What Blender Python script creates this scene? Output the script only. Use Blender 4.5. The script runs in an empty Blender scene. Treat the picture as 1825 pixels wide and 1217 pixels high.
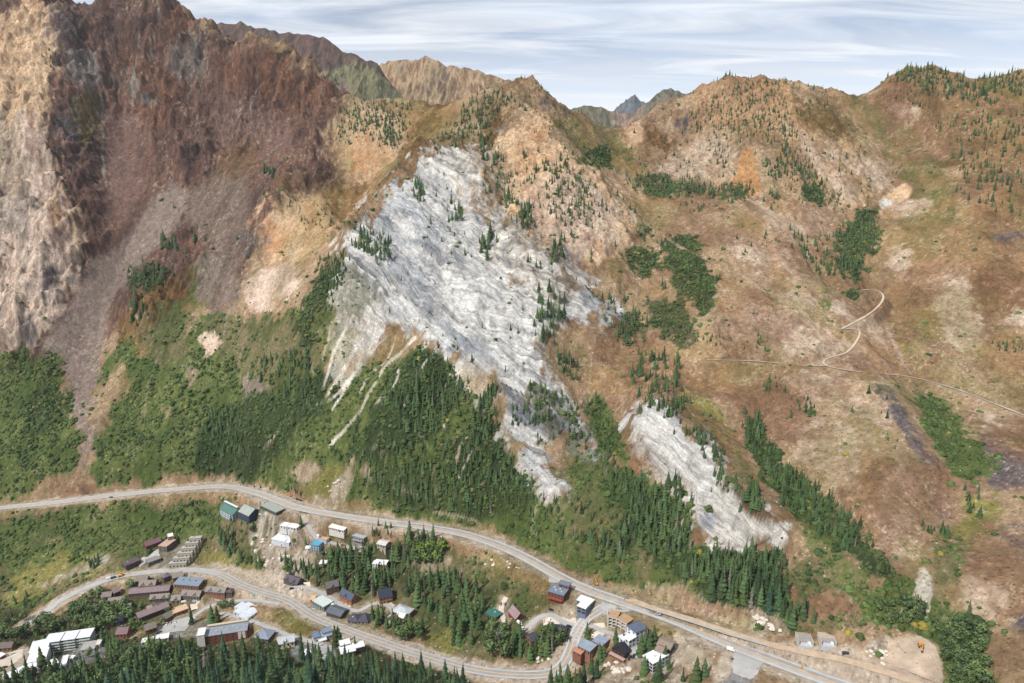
import bpy, math, random
import numpy as np
from math import radians as R
random.seed(7); rng = np.random.default_rng(7)
C = bpy.context.scene.collection
SC = bpy.context.scene

# ---------------------------------------------------------------- camera, sky, sun, exposure
F, CX, CY, PITCH, CAMZ = 1211.0, 912.5, 608.5, math.radians(13.0), 354.0
cam = bpy.data.cameras.new('camera'); cam_o = bpy.data.objects.new('camera', cam); C.objects.link(cam_o)
cam.sensor_width = 36.0; cam.lens = 36.0*F/1825.0; cam.clip_start = 1.0; cam.clip_end = 60000.0
cam_o.location = (0, 0, CAMZ); cam_o.rotation_euler = (math.pi/2-PITCH, 0, 0)
SC.camera = cam_o

SUN_EL, SUN_AZ = R(49), R(226)     # azimuth clockwise from north (+Y): sun in the south-west, behind the camera's left shoulder
w = bpy.data.worlds.new('World'); SC.world = w; w.use_nodes = True
nt = w.node_tree; nt.nodes.clear()
def N(tree, kind, **kw):
    n = tree.nodes.new(kind)
    for k, v in kw.items():
        if k.startswith('i_'): n.inputs[k[2:]].default_value = v
        else: setattr(n, k, v)
    return n
out = N(nt, 'ShaderNodeOutputWorld'); bg = N(nt, 'ShaderNodeBackground')
sky = N(nt, 'ShaderNodeTexSky', sky_type='NISHITA', sun_disc=False, sun_elevation=SUN_EL, sun_rotation=SUN_AZ, altitude=2600, air_density=1.0, dust_density=1.6, ozone_density=1.2)
tc = N(nt, 'ShaderNodeTexCoord')
sep = N(nt, 'ShaderNodeSeparateXYZ'); nt.links.new(tc.outputs['Generated'], sep.inputs[0])
# cloud sheet: direction projected on a high plane so that streaks thin out towards the horizon
zz = N(nt, 'ShaderNodeMath', operation='ADD'); zz.inputs[1].default_value = 0.10; nt.links.new(sep.outputs['Z'], zz.inputs[0])
zc = N(nt, 'ShaderNodeMath', operation='MAXIMUM'); zc.inputs[1].default_value = 0.05; nt.links.new(zz.outputs[0], zc.inputs[0])
dx = N(nt, 'ShaderNodeMath', operation='DIVIDE'); nt.links.new(sep.outputs['X'], dx.inputs[0]); nt.links.new(zc.outputs[0], dx.inputs[1])
dy = N(nt, 'ShaderNodeMath', operation='DIVIDE'); nt.links.new(sep.outputs['Y'], dy.inputs[0]); nt.links.new(zc.outputs[0], dy.inputs[1])
cmb = N(nt, 'ShaderNodeCombineXYZ'); nt.links.new(dx.outputs[0], cmb.inputs[0]); nt.links.new(dy.outputs[0], cmb.inputs[1])
mp = N(nt, 'ShaderNodeMapping'); mp.inputs['Scale'].default_value = (0.42, 1.5, 1.0); mp.inputs['Rotation'].default_value = (0, 0, R(-7)); mp.inputs['Location'].default_value = (1.3, 4.2, 0)
nt.links.new(cmb.outputs[0], mp.inputs[0])
n1 = N(nt, 'ShaderNodeTexNoise', noise_dimensions='2D'); n1.inputs['Scale'].default_value = 1.9; n1.inputs['Detail'].default_value = 9; n1.inputs['Roughness'].default_value = 0.58; n1.inputs['Distortion'].default_value = 0.5
nt.links.new(mp.outputs[0], n1.inputs['Vector'])
r1 = N(nt, 'ShaderNodeValToRGB'); r1.color_ramp.elements[0].position = 0.33; r1.color_ramp.elements[0].color = (0.34,)*3+(1,); r1.color_ramp.elements[1].position = 0.66; r1.color_ramp.elements[1].color = (0.96,)*3+(1,)
nt.links.new(n1.outputs['Fac'], r1.inputs[0])
# thin veil that closes towards the horizon
vl = N(nt, 'ShaderNodeMapRange'); vl.inputs['From Min'].default_value = 0.10; vl.inputs['From Max'].default_value = 0.25; vl.inputs['To Min'].default_value = 0.95; vl.inputs['To Max'].default_value = 0.0
nt.links.new(sep.outputs['Z'], vl.inputs['Value'])
mxv = N(nt, 'ShaderNodeMath', operation='MAXIMUM'); nt.links.new(r1.outputs[0], mxv.inputs[0]); nt.links.new(vl.outputs[0], mxv.inputs[1])
n2 = N(nt, 'ShaderNodeTexNoise', noise_dimensions='2D'); n2.inputs['Scale'].default_value = 2.6; n2.inputs['Detail'].default_value = 6
nt.links.new(mp.outputs[0], n2.inputs['Vector'])
r2 = N(nt, 'ShaderNodeValToRGB'); r2.color_ramp.elements[0].position = 0.35; r2.color_ramp.elements[0].color = (8.9, 9.6, 10.6, 1); r2.color_ramp.elements[1].position = 0.7; r2.color_ramp.elements[1].color = (10.1, 10.2, 10.4, 1)
nt.links.new(n2.outputs['Fac'], r2.inputs[0])
mx = N(nt, 'ShaderNodeMix', data_type='RGBA'); nt.links.new(mxv.outputs[0], mx.inputs[0]); nt.links.new(sky.outputs[0], mx.inputs[6]); nt.links.new(r2.outputs[0], mx.inputs[7])
nt.links.new(mx.outputs[2], bg.inputs[0]); bg.inputs[1].default_value = 0.10
nt.links.new(bg.outputs[0], out.inputs[0])

sun = bpy.data.lights.new('sun', 'SUN'); sun.energy = 4.9; sun.angle = R(0.7); sun.color = (1.0, 0.965, 0.915)
sun_o = bpy.data.objects.new('sun', sun); C.objects.link(sun_o)
sun_o.rotation_euler = (math.pi/2-SUN_EL, 0, math.pi-SUN_AZ)
SC.view_settings.view_transform = 'Standard'; SC.view_settings.look = 'None'; SC.view_settings.exposure = 0.0; SC.view_settings.gamma = 1.0; SC.view_settings.use_curve_mapping = False

# ---------------------------------------------------------------- geometry of the view (survey of the place from the drone)
cp, sp = math.cos(PITCH), math.sin(PITCH)
def ray(px, py):
    u = (np.asarray(px, float)-CX)/F; v = (CY-np.asarray(py, float))/F
    d = cp+v*sp
    return u/d, (-sp+v*cp)/d            # x/y and (z-CAMZ)/y
def proj(x, y, z):
    dz = z-CAMZ
    f = y*cp-dz*sp; u = x; v = y*sp+dz*cp
    return CX+F*u/f, CY-F*v/f
def pt(px, py, Y=None, Z=None):
    a, s = ray(px, py)
    if Y is None: Y = (Z-CAMZ)/s
    return (float(a*Y), float(Y), float(CAMZ+s*Y))

# ---------------------------------------------------------------- value noise
_T = rng.random((512, 512)).astype(np.float32)
def vn(x, y, seed=0):
    x = x+seed*37.13; y = y+seed*91.7
    xi = np.floor(x).astype(np.int64); yi = np.floor(y).astype(np.int64)
    fx = (x-xi); fy = (y-yi)
    fx = fx*fx*(3-2*fx); fy = fy*fy*(3-2*fy)
    x0 = xi & 511; x1 = (xi+1) & 511; y0 = yi & 511; y1 = (yi+1) & 511
    return (_T[y0, x0]*(1-fx)+_T[y0, x1]*fx)*(1-fy)+(_T[y1, x0]*(1-fx)+_T[y1, x1]*fx)*fy
def fbm(x, y, o=4, seed=0, g=0.5):
    s = 0; a = 1; t = 0
    for k in range(o):
        xr = x*0.8-y*0.6; yr = x*0.6+y*0.8
        s = s+a*vn(x, y, seed+k); t += a; a *= g; x, y = xr*2.03, yr*2.03
    return s/t
def ridged(x, y, o=4, seed=0, g=0.5):
    s = 0; a = 1; t = 0
    for k in range(o):
        xr = x*0.8-y*0.6; yr = x*0.6+y*0.8
        s = s+a*(1-abs(2*vn(x, y, seed+k)-1))**1.5; t += a; a *= g; x, y = xr*2.03, yr*2.03
    return s/t

# ---------------------------------------------------------------- surveyed terrain points: (px, py, distance north) or (px, py, None, height)
SURV = [
 # highway
 (0,905,None,-70),(190,885,None,-56),(400,868,None,-40),(530,905,None,-28),(700,932,None,-18),(840,955,None,-10),(1000,1030,None,-2),(1090,1068,None,0),(1200,1105,None,6),(1400,1185,None,16),(1480,1215,None,20),
 # lower road and village
 (70,1095,None,-124),(200,1030,None,-105),(300,1018,None,-97),(390,1020,None,-90),(470,1055,None,-84),(560,1100,None,-75),(700,1150,None,-58),(850,1190,None,-42),(980,1203,None,-30),(1010,1170,None,-22),(1040,1105,None,-8),
 (600,1217,445),(200,1217,505),(0,1217,545),(400,1217,475),(780,1217,470),(0,1130,None,-136),(150,1120,None,-122),(250,1090,None,-110),(420,1120,None,-92),
 (0,1000,None,-105),(0,1060,None,-130),(250,960,None,-88),(420,940,None,-60),(560,1000,None,-58),(700,1000,None,-46),(850,1060,None,-36),(900,1130,None,-30),(1000,1100,None,-12),(1150,1150,None,-3),(1250,1190,None,4),(1150,1217,None,-6),(1350,1217,None,12),
 (1250,1110,None,10),(1500,1165,None,31),(1380,1135,None,22),(1450,1090,None,40),
 # left: lower slopes, chute, buttress
 (0,850,873),(0,700,980),(0,600,1050),(0,450,1150),(0,300,1270),(0,150,1400),(0,20,1540),
 (130,800,905),(140,700,985),(150,600,1070),(200,480,1180),(265,380,1270),(205,250,1405),(190,120,1515),(250,0,1625),
 (60,330,1230),(100,430,1155),(30,520,1085),(100,100,1450),(75,20,1520),(110,230,1345),(60,640,1010),
 (300,820,880),(300,700,960),(250,600,1035),(300,500,1120),(350,420,1195),(450,800,850),(450,650,945),(450,500,1070),(430,400,1200),(480,300,1325),(400,220,1445),(300,150,1540),(320,300,1360),
 (330,20,1650),(350,45,1640),(400,84,1600),(490,93,1555),(560,140,1515),(620,175,1490),(730,180,1480),(810,183,1450),(870,165,1425),(950,152,1400),
 (520,190,1470),(600,250,1370),(520,300,1300),(560,370,1165),(500,420,1130),(680,240,1350),(740,230,1365),(700,280,1300),(640,370,1210),(600,415,1130),(430,510,1080),(560,450,1050),
 # white rib
 (820,245,1270),(760,272,1205),(685,345,1110),(640,400,1050),(610,450,1000),(560,530,945),(780,500,905),(850,420,985),(900,300,1160),(850,650,795),(740,590,850),(930,660,785),(1000,560,870),(1060,560,900),(1100,600,875),(1050,400,1050),(1010,275,1200),(945,190,1345),(700,450,960),(880,560,860),(960,470,955),
 (1150,400,1120),(1100,320,1240),(1080,270,1320),(1060,235,1370),(550,620,890),(650,650,850),(700,720,770),(600,800,790),(720,850,722),(850,800,725),(1000,890,None,42),(950,780,735),(1000,720,775),(1090,800,715),(1100,950,None,30),(900,900,None,24),(600,870,None,0),
 # skyline right
 (1000,185,1400),(1050,206,1410),(1110,221,1430),(1180,197,1450),(1240,163,1470),(1290,145,1490),(1330,136,1500),(1400,152,1510),(1440,150,1515),(1500,168,1530),(1560,160,1520),(1600,130,1500),(1640,117,1500),(1700,135,1495),(1825,128,1540),
 # right slopes
 (1380,1000,510),(1300,960,540),(1400,950,528),(1250,850,612),(1130,730,712),(1200,1000,None,32),(1150,720,725),(1200,780,672),
 (1330,740,700),(1350,800,645),(1450,900,565),(1250,700,742),(1150,620,850),(1150,500,985),(1250,500,960),(1200,400,1130),(1300,600,850),(1400,500,965),(1400,400,1100),(1300,350,1225),(1330,270,1315),(1250,250,1380),(1330,200,1410),(1200,240,1420),
 (1480,300,1270),(1580,360,1200),(1550,450,1075),(1570,520,980),(1650,680,765),(1650,600,835),(1550,650,790),(1450,650,790),(1550,700,722),(1550,850,565),(1550,780,632),(1720,800,605),(1700,900,532),(1825,850,560),(1825,700,725),(1825,600,820),(1825,450,975),(1825,350,1115),(1825,250,1300),(1700,300,1255),(1700,450,1005),(1600,250,1380),(1700,200,1400),(1750,160,1460),
 (1550,1000,478),(1450,1060,None,46),(1700,1000,470),(1825,1000,448),(1825,1100,400),(1825,1217,355),(1650,1150,None,45),(1750,1150,395),
]
P = []
for q in SURV:
    P.append(pt(q[0], q[1], q[2]) if len(q) == 3 else pt(q[0], q[1], None, q[3]))
# far side of the crest, behind the camera, beyond the frame
for q in [(250,0,1625),(350,45,1640),(490,93,1555),(620,175,1490),(730,180,1480),(810,183,1450),(950,152,1400),(1050,206,1410),(1110,221,1430),(1240,163,1470),(1330,136,1500),(1500,168,1530),(1640,117,1500),(1825,128,1540),(0,20,1540)]:
    x, y, z = pt(*q); y0 = y
    P.append((x*(y+90)/y, y+90, z-45)); P.append((x*1.15, y+330, z-240)); P.append((x*1.4, y+900, z-330 if x > -600 else z-250))
P += [(-2200,2600,300),(2400,2600,250),(0,3600,150),(-2600,3800,150),(2600,3800,150),(-250,300,60),(0,300,60),(250,290,40),(-600,380,-60),(600,250,80),(0,100,60),(-900,200,40),(900,100,160),
      (-950,800,-90),(-1150,1000,60),(-1350,1400,520),(1050,700,190),(1200,1000,330),(1350,1500,560),(700,400,100)]
P = np.array(P)
CS = 45.0
def _mqfit(P):
    n = len(P); d = np.hypot(P[:,None,0]-P[None,:,0], P[:,None,1]-P[None,:,1])
    A = np.zeros((n+3, n+3)); A[:n,:n] = np.sqrt(d*d+CS*CS); A[:n,:n] -= np.eye(n)*3.0
    A[:n,n] = 1; A[:n,n+1] = P[:,0]/1000; A[:n,n+2] = P[:,1]/1000; A[n:,:n] = A[:n,n:].T
    return np.linalg.solve(A, np.concatenate([P[:,2], [0,0,0]]))
_W = _mqfit(P)
def base_h(x, y):
    sh = x.shape; x = x.ravel(); y = y.ravel(); o = np.empty(x.size)
    for k in range(0, x.size, 60000):
        xs = x[k:k+60000, None]; ys = y[k:k+60000, None]
        o[k:k+60000] = np.sqrt((xs-P[None,:,0])**2+(ys-P[None,:,1])**2+CS*CS)@_W[:-3]
    n = len(P)
    return (o+_W[n]+_W[n+1]*x/1000+_W[n+2]*y/1000).reshape(sh)

# terrain grid: rows run east-west, columns fan out northwards (finer close by)
acol = np.concatenate([np.linspace(-1.5,-0.95,18,endpoint=False), np.linspace(-0.95,0.95,1000), np.linspace(0.95,1.5,19)[1:]])
yrow = np.concatenate([np.linspace(120,330,30,endpoint=False), np.linspace(330,1720,800,endpoint=False), np.geomspace(1720,4200,46)])
GA, GY = np.meshgrid(acol, yrow)          # [row, col]
GX = GA*GY
# coarse evaluation then bilinear refinement (the survey surface is smooth)
ca = np.linspace(acol[0], acol[-1], 320); cy = np.linspace(yrow[0], yrow[-1], 560)
CAm, CYm = np.meshgrid(ca, cy); CH = base_h(CAm*CYm, CYm)
def bil(grid, ax, ay, qa, qy):
    ia = np.clip(np.searchsorted(ax, qa, side='right')-1, 0, len(ax)-2); iy = np.clip(np.searchsorted(ay, qy, side='right')-1, 0, len(ay)-2)
    fa = np.clip((qa-ax[ia])/(ax[ia+1]-ax[ia]), 0, 1); fy = np.clip((qy-ay[iy])/(ay[iy+1]-ay[iy]), 0, 1)
    return (grid[iy,ia]*(1-fa)+grid[iy,ia+1]*fa)*(1-fy)+(grid[iy+1,ia]*(1-fa)+grid[iy+1,ia+1]*fa)*fy
H = bil(CH, ca, cy, GA, GY)
# ---------------------------------------------------------------- ray / ground intersection
def make_at(Hg):
    S = (Hg-CAMZ)/GY
    M = np.maximum.accumulate(S, axis=0)
    def at(px, py):
        px = np.atleast_1d(np.asarray(px, float)); py = np.atleast_1d(np.asarray(py, float))
        a, s = ray(px, py)
        ja = np.clip(np.searchsorted(acol, a)-1, 0, len(acol)-2); fa = (a-acol[ja])/(acol[ja+1]-acol[ja])
        o = np.empty((len(a), 3))
        for k in range(len(a)):
            col = M[:, ja[k]]*(1-fa[k])+M[:, ja[k]+1]*fa[k]
            i = int(np.searchsorted(col, s[k])); i = min(max(i, 1), len(yrow)-1)
            c0, c1 = col[i-1], col[i]; f = 0.5 if c1 <= c0 else min(max((s[k]-c0)/(c1-c0), 0), 1)
            Y = yrow[i-1]*(1-f)+yrow[i]*f
            o[k] = (a[k]*Y, Y, CAMZ+s[k]*Y)
        return o
    return at
at0 = make_at(H)

def seg_dist(X, Y, pl, closed=False):
    """distance to a polyline and the parameter's interpolated third value"""
    best = np.full(X.shape, 1e9); val = np.zeros(X.shape)
    for (x0, y0, v0), (x1, y1, v1) in zip(pl[:-1], pl[1:]):
        dx, dy = x1-x0, y1-y0; L = dx*dx+dy*dy+1e-9
        t = np.clip(((X-x0)*dx+(Y-y0)*dy)/L, 0, 1)
        d = np.hypot(X-(x0+t*dx), Y-(y0+t*dy)); m = d < best
        best = np.where(m, d, best); val = np.where(m, v0+t*(v1-v0), val)
    return best, val
def smooth_line(pts, n=8):
    pts = np.asarray(pts, float); o = []
    for i in range(len(pts)-1):
        p0 = pts[max(i-1, 0)]; p1 = pts[i]; p2 = pts[i+1]; p3 = pts[min(i+2, len(pts)-1)]
        for k in range(n):
            t = k/n; o.append(0.5*((2*p1)+(-p0+p2)*t+(2*p0-5*p1+4*p2-p3)*t*t+(-p0+3*p1-3*p2+p3)*t**3))
    o.append(pts[-1]); return np.array(o)
def line_world(pix, at, n=4):
    return at(*smooth_line(pix, n).T)

# ---------------------------------------------------------------- ribs (+) and gullies (-): pixel line, height at each end, half-width in metres
FEAT = [
 ([(100,20),(105,100),(95,180),(75,260),(90,340),(125,430),(60,560)], 7, 4, 50),
 ([(190,110),(185,200),(190,300),(200,400),(230,450),(195,530),(160,640),(145,760)], -5, -8, 50),
 ([(280,5),(250,90),(245,160),(262,240),(285,320)], 14, 8, 38),
 ([(225,120),(215,190),(225,260)], -12, -6, 22),
 ([(330,60),(300,150),(300,240),(330,320),(350,400)], 18, 8, 38),
 ([(345,120),(360,200),(400,260),(390,330),(380,450)], -16, -8, 38),
 ([(490,93),(470,160),(460,250),(440,340),(440,430)], 18, 10, 42),
 ([(560,140),(570,200),(560,260),(500,330),(490,400)], 12, 8, 36),
 ([(600,215),(600,290),(540,350),(520,400),(500,470)], -20, -14, 36),
 ([(735,185),(720,235),(660,300),(620,370),(590,415)], -8, -26, 46),
 ([(680,190),(640,230),(610,290),(575,345),(550,380)], 14, 16, 40),
 ([(880,190),(820,248),(762,272),(687,343),(640,400),(610,450),(560,525),(480,600),(440,680)], 10, 8, 34),
 ([(760,272),(700,350),(650,410),(612,455)], 18, 14, 40),
 ([(945,190),(985,235),(1012,276),(1070,330),(1120,375),(1190,440)], 20, 4, 42),
 ([(870,230),(870,290),(900,350),(860,400)], -16, -8, 34),
 ([(830,410),(800,470),(830,540),(870,620),(900,680),(960,760),(1010,840)], 16, 18, 50),
 ([(1050,230),(1090,290),(1150,360),(1165,450),(1150,560),(1160,640)], -18, -14, 60),
 ([(1060,600),(1045,680),(1080,760),(1110,830)], -16, -14, 36),
 ([(1130,725),(1200,780),(1260,850),(1330,900),(1400,945),(1410,1000)], 20, 12, 40),
 ([(1290,700),(1330,770),(1400,860),(1480,930),(1570,1010)], -18, -12, 40),
 ([(1180,200),(1210,250),(1230,300)], -16, -10, 40),
 ([(1330,140),(1340,200),(1380,240),(1440,290),(1500,330)], 7, 4, 50),
 ([(1240,165),(1260,220),(1310,260)], 12, 4, 40),
 ([(1290,180),(1290,240),(1270,300)], -10, -10, 26),
 ([(1500,170),(1560,240),(1600,310),(1575,365),(1520,400),(1560,470),(1580,560),(1650,680),(1700,780),(1690,860),(1710,940),(1690,1010)], -14, -16, 50),
 ([(1420,370),(1440,440),(1480,490),(1530,520)], -14, -10, 32),
 ([(1480,660),(1550,680),(1600,740),(1620,800),(1640,880)], 16, 10, 50),
 ([(1640,120),(1650,180),(1690,230),(1720,330)], 14, 8, 50),
 ([(1760,160),(1780,260),(1790,380)], 12, 6, 50),
 ([(600,560),(560,640),(520,760)], -8, -6, 30),
 ([(740,600),(660,700),(600,790)], -6, -5, 26),
]
# ---------------------------------------------------------------- painted land cover: soft pixel polygons (survey map)
MW, MH = 1000, 680     # map covers x -90..1910, y -70..1290 at half size
def raster(poly):
    p = (np.asarray(poly, float)+np.array([90, 70]))/2; m = np.zeros((MH, MW), np.float32)
    x0, x1 = int(max(p[:,0].min()-1, 0)), int(min(p[:,0].max()+2, MW)); y0, y1 = int(max(p[:,1].min()-1, 0)), int(min(p[:,1].max()+2, MH))
    if x1 <= x0 or y1 <= y0: return m
    X, Y = np.meshgrid(np.arange(x0, x1)+.5, np.arange(y0, y1)+.5); ins = np.zeros(X.shape, bool)
    for (ax, ay), (bx, by) in zip(p, np.roll(p, -1, 0)):
        if ay == by: continue
        c = ((ay > Y) != (by > Y)) & (X < (bx-ax)*(Y-ay)/(by-ay)+ax); ins ^= c
    m[y0:y1, x0:x1] = ins; return m
def blur(m, r):
    r = max(int(round(r/2)), 1)
    for _ in range(2):
        for ax in (0, 1):
            c = np.cumsum(np.concatenate([np.repeat(m.take([0], ax), r+1, ax), m, np.repeat(m.take([-1], ax), r, ax)], ax), ax)
            n = m.shape[ax]; m = (c.take(range(2*r+1, 2*r+1+n), ax)-c.take(range(0, n), ax))/(2*r+1)
    return m
def smap(m, px, py):
    x = np.clip((px+90)/2-.5, 0, MW-1.001); y = np.clip((py+70)/2-.5, 0, MH-1.001)
    xi = x.astype(int); yi = y.astype(int); fx = x-xi; fy = y-yi
    return (m[yi,xi]*(1-fx)+m[yi,xi+1]*fx)*(1-fy)+(m[yi+1,xi]*(1-fx)+m[yi+1,xi+1]*fx)*fy
def sst(e0, e1, x):
    t = np.clip((x-e0)/(e1-e0), 0, 1); return t*t*(3-2*t)

PG = dict(
 left_rock=[(-90,-70),(280,-70),(350,40),(490,85),(625,170),(605,260),(600,330),(520,350),(470,430),(430,520),(330,545),(150,640),(-90,700)],
 left_cream=[(-60,60),(10,45),(40,-20),(95,-10),(100,50),(110,100),(105,150),(92,180),(85,230),(88,280),(115,330),(140,400),(165,455),(125,520),(110,570),(60,615),(0,660),(-90,680)],
 left_grey=[(-90,180),(0,180),(40,230),(70,270),(85,330),(60,400),(0,430),(-90,440)],
 white=[(680,340),(760,272),(830,262),(885,300),(890,345),(860,385),(930,400),(960,440),(1000,430),(1030,470),(1060,520),(1105,575),(1060,590),(1000,575),(965,640),(1000,680),(1050,740),(1112,800),(1112,832),(1060,795),(990,790),(965,820),(1015,895),(960,872),(920,815),(892,760),(882,690),(830,668),(790,622),(745,600),(700,592),(665,618),(640,600),(625,570),(600,520),(610,450),(645,395)],
 white_right=[(1120,730),(1160,718),(1220,750),(1285,800),(1290,860),(1340,900),(1400,915),(1415,955),(1340,985),(1260,968),(1235,935),(1245,885),(1180,855),(1130,795)],
 rib_tan=[(830,250),(860,160),(950,135),(1040,190),(1030,255),(1050,290),(1135,385),(1140,430),(1060,470),(1000,430),(950,430),(890,380),(885,330),(925,285)],
 flag=[(1120,215),(1185,185),(1240,150),(1330,120),(1440,135),(1520,160),(1520,210),(1560,290),(1605,340),(1560,375),(1450,365),(1330,345),(1220,330),(1150,275)],
 scree=[(300,330),(335,345),(345,385),(300,430),(250,480),(205,540),(195,620),(186,700),(182,760),(155,850),(120,850),(135,770),(112,710),(116,660),(60,640),(70,600),(110,570),(125,530),(150,480),(195,440),(245,390)],
 scree2=[(185,185),(255,200),(275,330),(240,400),(185,420),(178,300)], scree3=[(350,330),(440,290),(520,220),(560,300),(500,330),(470,380),(430,460),(445,520),(380,580),(340,560),(370,480),(350,400),(300,380)],
 valley=[(-90,890),(400,850),(700,915),(860,940),(1100,1050),(1400,1150),(1560,1150),(1600,1290),(-90,1290)],
)
mk = {k: blur(raster(v), 14) for k, v in PG.items()}
def fold(px): return np.where(px < -50, -100-px, np.where(px > 1875, 3750-px, px))     # the country beyond the frame goes on like its edge
PX0, PY0 = proj(GX, GY, H); PX0 = fold(PX0)
m_left = smap(mk['left_rock'], PX0, PY0); m_white = np.maximum(smap(mk['white'], PX0, PY0), smap(mk['white_right'], PX0, PY0))
m_rt = smap(mk['rib_tan'], PX0, PY0); m_fl = smap(mk['flag'], PX0, PY0); m_val = smap(mk['valley'], PX0, PY0); m_lc = smap(mk['left_cream'], PX0, PY0); m_sc = np.clip(smap(mk['scree'], PX0, PY0)+.8*smap(mk['scree2'], PX0, PY0)+.6*smap(mk['scree3'], PX0, PY0), 0, 1); m_left = m_left*(1-.88*m_sc)

D = np.zeros_like(H)
for pix, a0, a1, wd in FEAT:
    L = line_world(pix, at0, 3); vv = np.linspace(a0, a1, len(L)); pl = [(l[0], l[1], v) for l, v in zip(L, vv)]
    xs = np.array([l[0] for l in pl]); ys = np.array([l[1] for l in pl]); R3 = wd*3.2
    r0, r1 = np.searchsorted(yrow, [ys.min()-R3, ys.max()+R3]); al = (xs/ys)
    c0, c1 = np.searchsorted(acol, [al.min()-R3/ys.min()*1.3, al.max()+R3/ys.min()*1.3])
    if r1 <= r0 or c1 <= c0: continue
    d, v = seg_dist(GX[r0:r1, c0:c1], GY[r0:r1, c0:c1], pl)
    # the ends of a line fade out
    e = np.minimum(np.hypot(GX[r0:r1, c0:c1]-xs[0], GY[r0:r1, c0:c1]-ys[0]), np.hypot(GX[r0:r1, c0:c1]-xs[-1], GY[r0:r1, c0:c1]-ys[-1]))
    D[r0:r1, c0:c1] += v*(1.15+.5*(pix[0][0] < 620 and pix[0][1] < 300))*np.exp(-np.sqrt((d/wd)**2+0.02))*sst(0, wd*1.5, R3-d)*sst(-5, wd*1.2, e)
calm = (1-m_val)*(1-.6*m_sc)
wx = (fbm(GX/130, GY/130, 3, 50)-.5)*60; wy = (fbm(GX/130, GY/130, 3, 60)-.5)*60
fall = ridged((GX+wx)/62, (GY+wy)/210, 5, 3, .55)          # ribs and runnels down the fall line
rough = ridged((GX+wx)/48, (GY+wy)/48, 5, 11, .58)
rolls = fbm(GX/120, GY/160, 4, 21)
Zb = H+D
q = GX*0.52+Zb*0.86+GY*0.10+(fbm(GX/90, GY/90, 4, 31)-.5)*16
strata = (1-abs(2*vn(q/17, GX/170, 41)-1))**1.6*.62+(1-abs(2*vn(q/6.5, GX/110, 43)-1))*.38
A_rock = np.clip(m_left*1.0+m_white*.22+m_rt*.8+m_fl*.7, 0, 1.1)
north = sst(600, 1000, GY)
D += calm*((fall-.45)*(18+30*m_left*1.0)*north+(rough-.42)*(9+15*A_rock)*sst(480, 800, GY)+(rolls-.5)*16*north)
q2 = -GX*0.40+Zb*0.9+(fbm(GX/60, GY/60, 4, 36)-.5)*26
ledge = (1-abs(2*vn(q2/15, GX/120, 46)-1))**1.5*.6+(1-abs(2*vn(q2/6, GX/80, 47)-1))*.4
D += m_left*calm*((ledge-.5)*20+(ridged(GX/20, GY/26, 4, 72)-.4)*16)
D += (m_rt+m_fl)*.5*calm*((ledge-.5)*8+(ridged(GX/20, GY/24, 4, 73)-.4)*8)
D += m_white*calm*((1-abs(2*vn(q/48, GX/260, 45)-1))**1.3-.5)*24
D += m_white*calm*((strata-.5)*19+(ridged(GX/22, GY/22, 4, 71)-.4)*9)
D += calm*(fbm(GX/9, GY/9, 3, 81)-.5)*(1.2+4.5*A_rock)
D += m_val*((fbm(GX/60, GY/60, 3, 91)-.5)*5+(fbm(GX/8, GY/8, 3, 95)-.5)*1.1)
H = H+D

# ---------------------------------------------------------------- roads: pixel lines on the smooth ground, with heights eased along them
at1 = make_at(bil(CH, ca, cy, GA, GY))
def road_line(pix, n=8, ease=6, zs=None):
    L = line_world(pix, at1, n)
    if zs is not None:                                        # surveyed heights
        s = smooth_line([(z, 0) for z in zs], n)[:,0]; pp = smooth_line(pix, n)
        L = np.array([pt(a, b, None, z) for (a, b), z in zip(pp, s)])
    else:
        z = L[:,2].copy()
        for _ in range(ease): z[1:-1] = (z[:-2]+2*z[1:-1]+z[2:])/4
        # stay on the sight line of the surveyed pixel
        pp = smooth_line(pix, n); L = np.array([pt(a, b, None, zz_) for (a, b), zz_ in zip(pp, z)])
    return L
ROADS = {}
ROADS['highway'] = (road_line([(-420,962),(-240,935),(-80,914),(0,905),(100,895),(190,884),(300,873),(400,867),(460,879),(530,904),(610,919),(700,932),(770,941),(840,955),(920,985),(1000,1029),(1045,1050),(1095,1068),(1200,1104),(1300,1147),(1400,1185),(1480,1214),(1560,1240),(1680,1280),(1800,1325)],
                     zs=[-104,-90,-77,-70,-62,-56,-48,-40,-34,-28,-23,-18,-14,-10,-6,-2,-1,0.5,6,11,16,20,24,30,36]), 6.6, 6.2)
ROADS['village_road'] = (road_line([(40,1118),(75,1095),(120,1063),(200,1030),(262,1020),(310,1016),(352,1016),(392,1023),(430,1042),(470,1056),(515,1070),(560,1099),(620,1123),(700,1151),(780,1176),(850,1194),(920,1202),(975,1200),(1003,1184),(1018,1155),(1026,1130),(1042,1105),(1066,1088),(1092,1074)],
                     zs=[-127,-124,-114,-105,-101,-97,-94,-90,-86,-83,-80,-75,-69,-58,-50,-43,-36,-30,-26,-20,-14,-8,-3,-0.4]), 5.2, 5.0)
ROADS['dirt_road'] = (road_line([(1120,1068),(1165,1084),(1230,1104),(1300,1127),(1380,1150),(1450,1165),(1520,1180),(1600,1205),(1680,1235)], zs=[2,6,10,14,19,24,29,34,40]), 3.6, 1.8)
ROADS['lane'] = (road_line([(540,912),(548,935),(565,958),(590,967),(612,972),(640,980)], ease=2), 2.7, 1.0)
ROADS['cul_de_sac'] = (road_line([(508,1050),(540,1046),(580,1060),(615,1082),(640,1088),(665,1076),(690,1078),(702,1092),(690,1103)], ease=3), 2.6, 0.8)
ROADS['side_street'] = (road_line([(1032,1118),(1005,1109),(985,1096),(962,1100),(940,1120)], ease=2), 3.2, 1.0)
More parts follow.
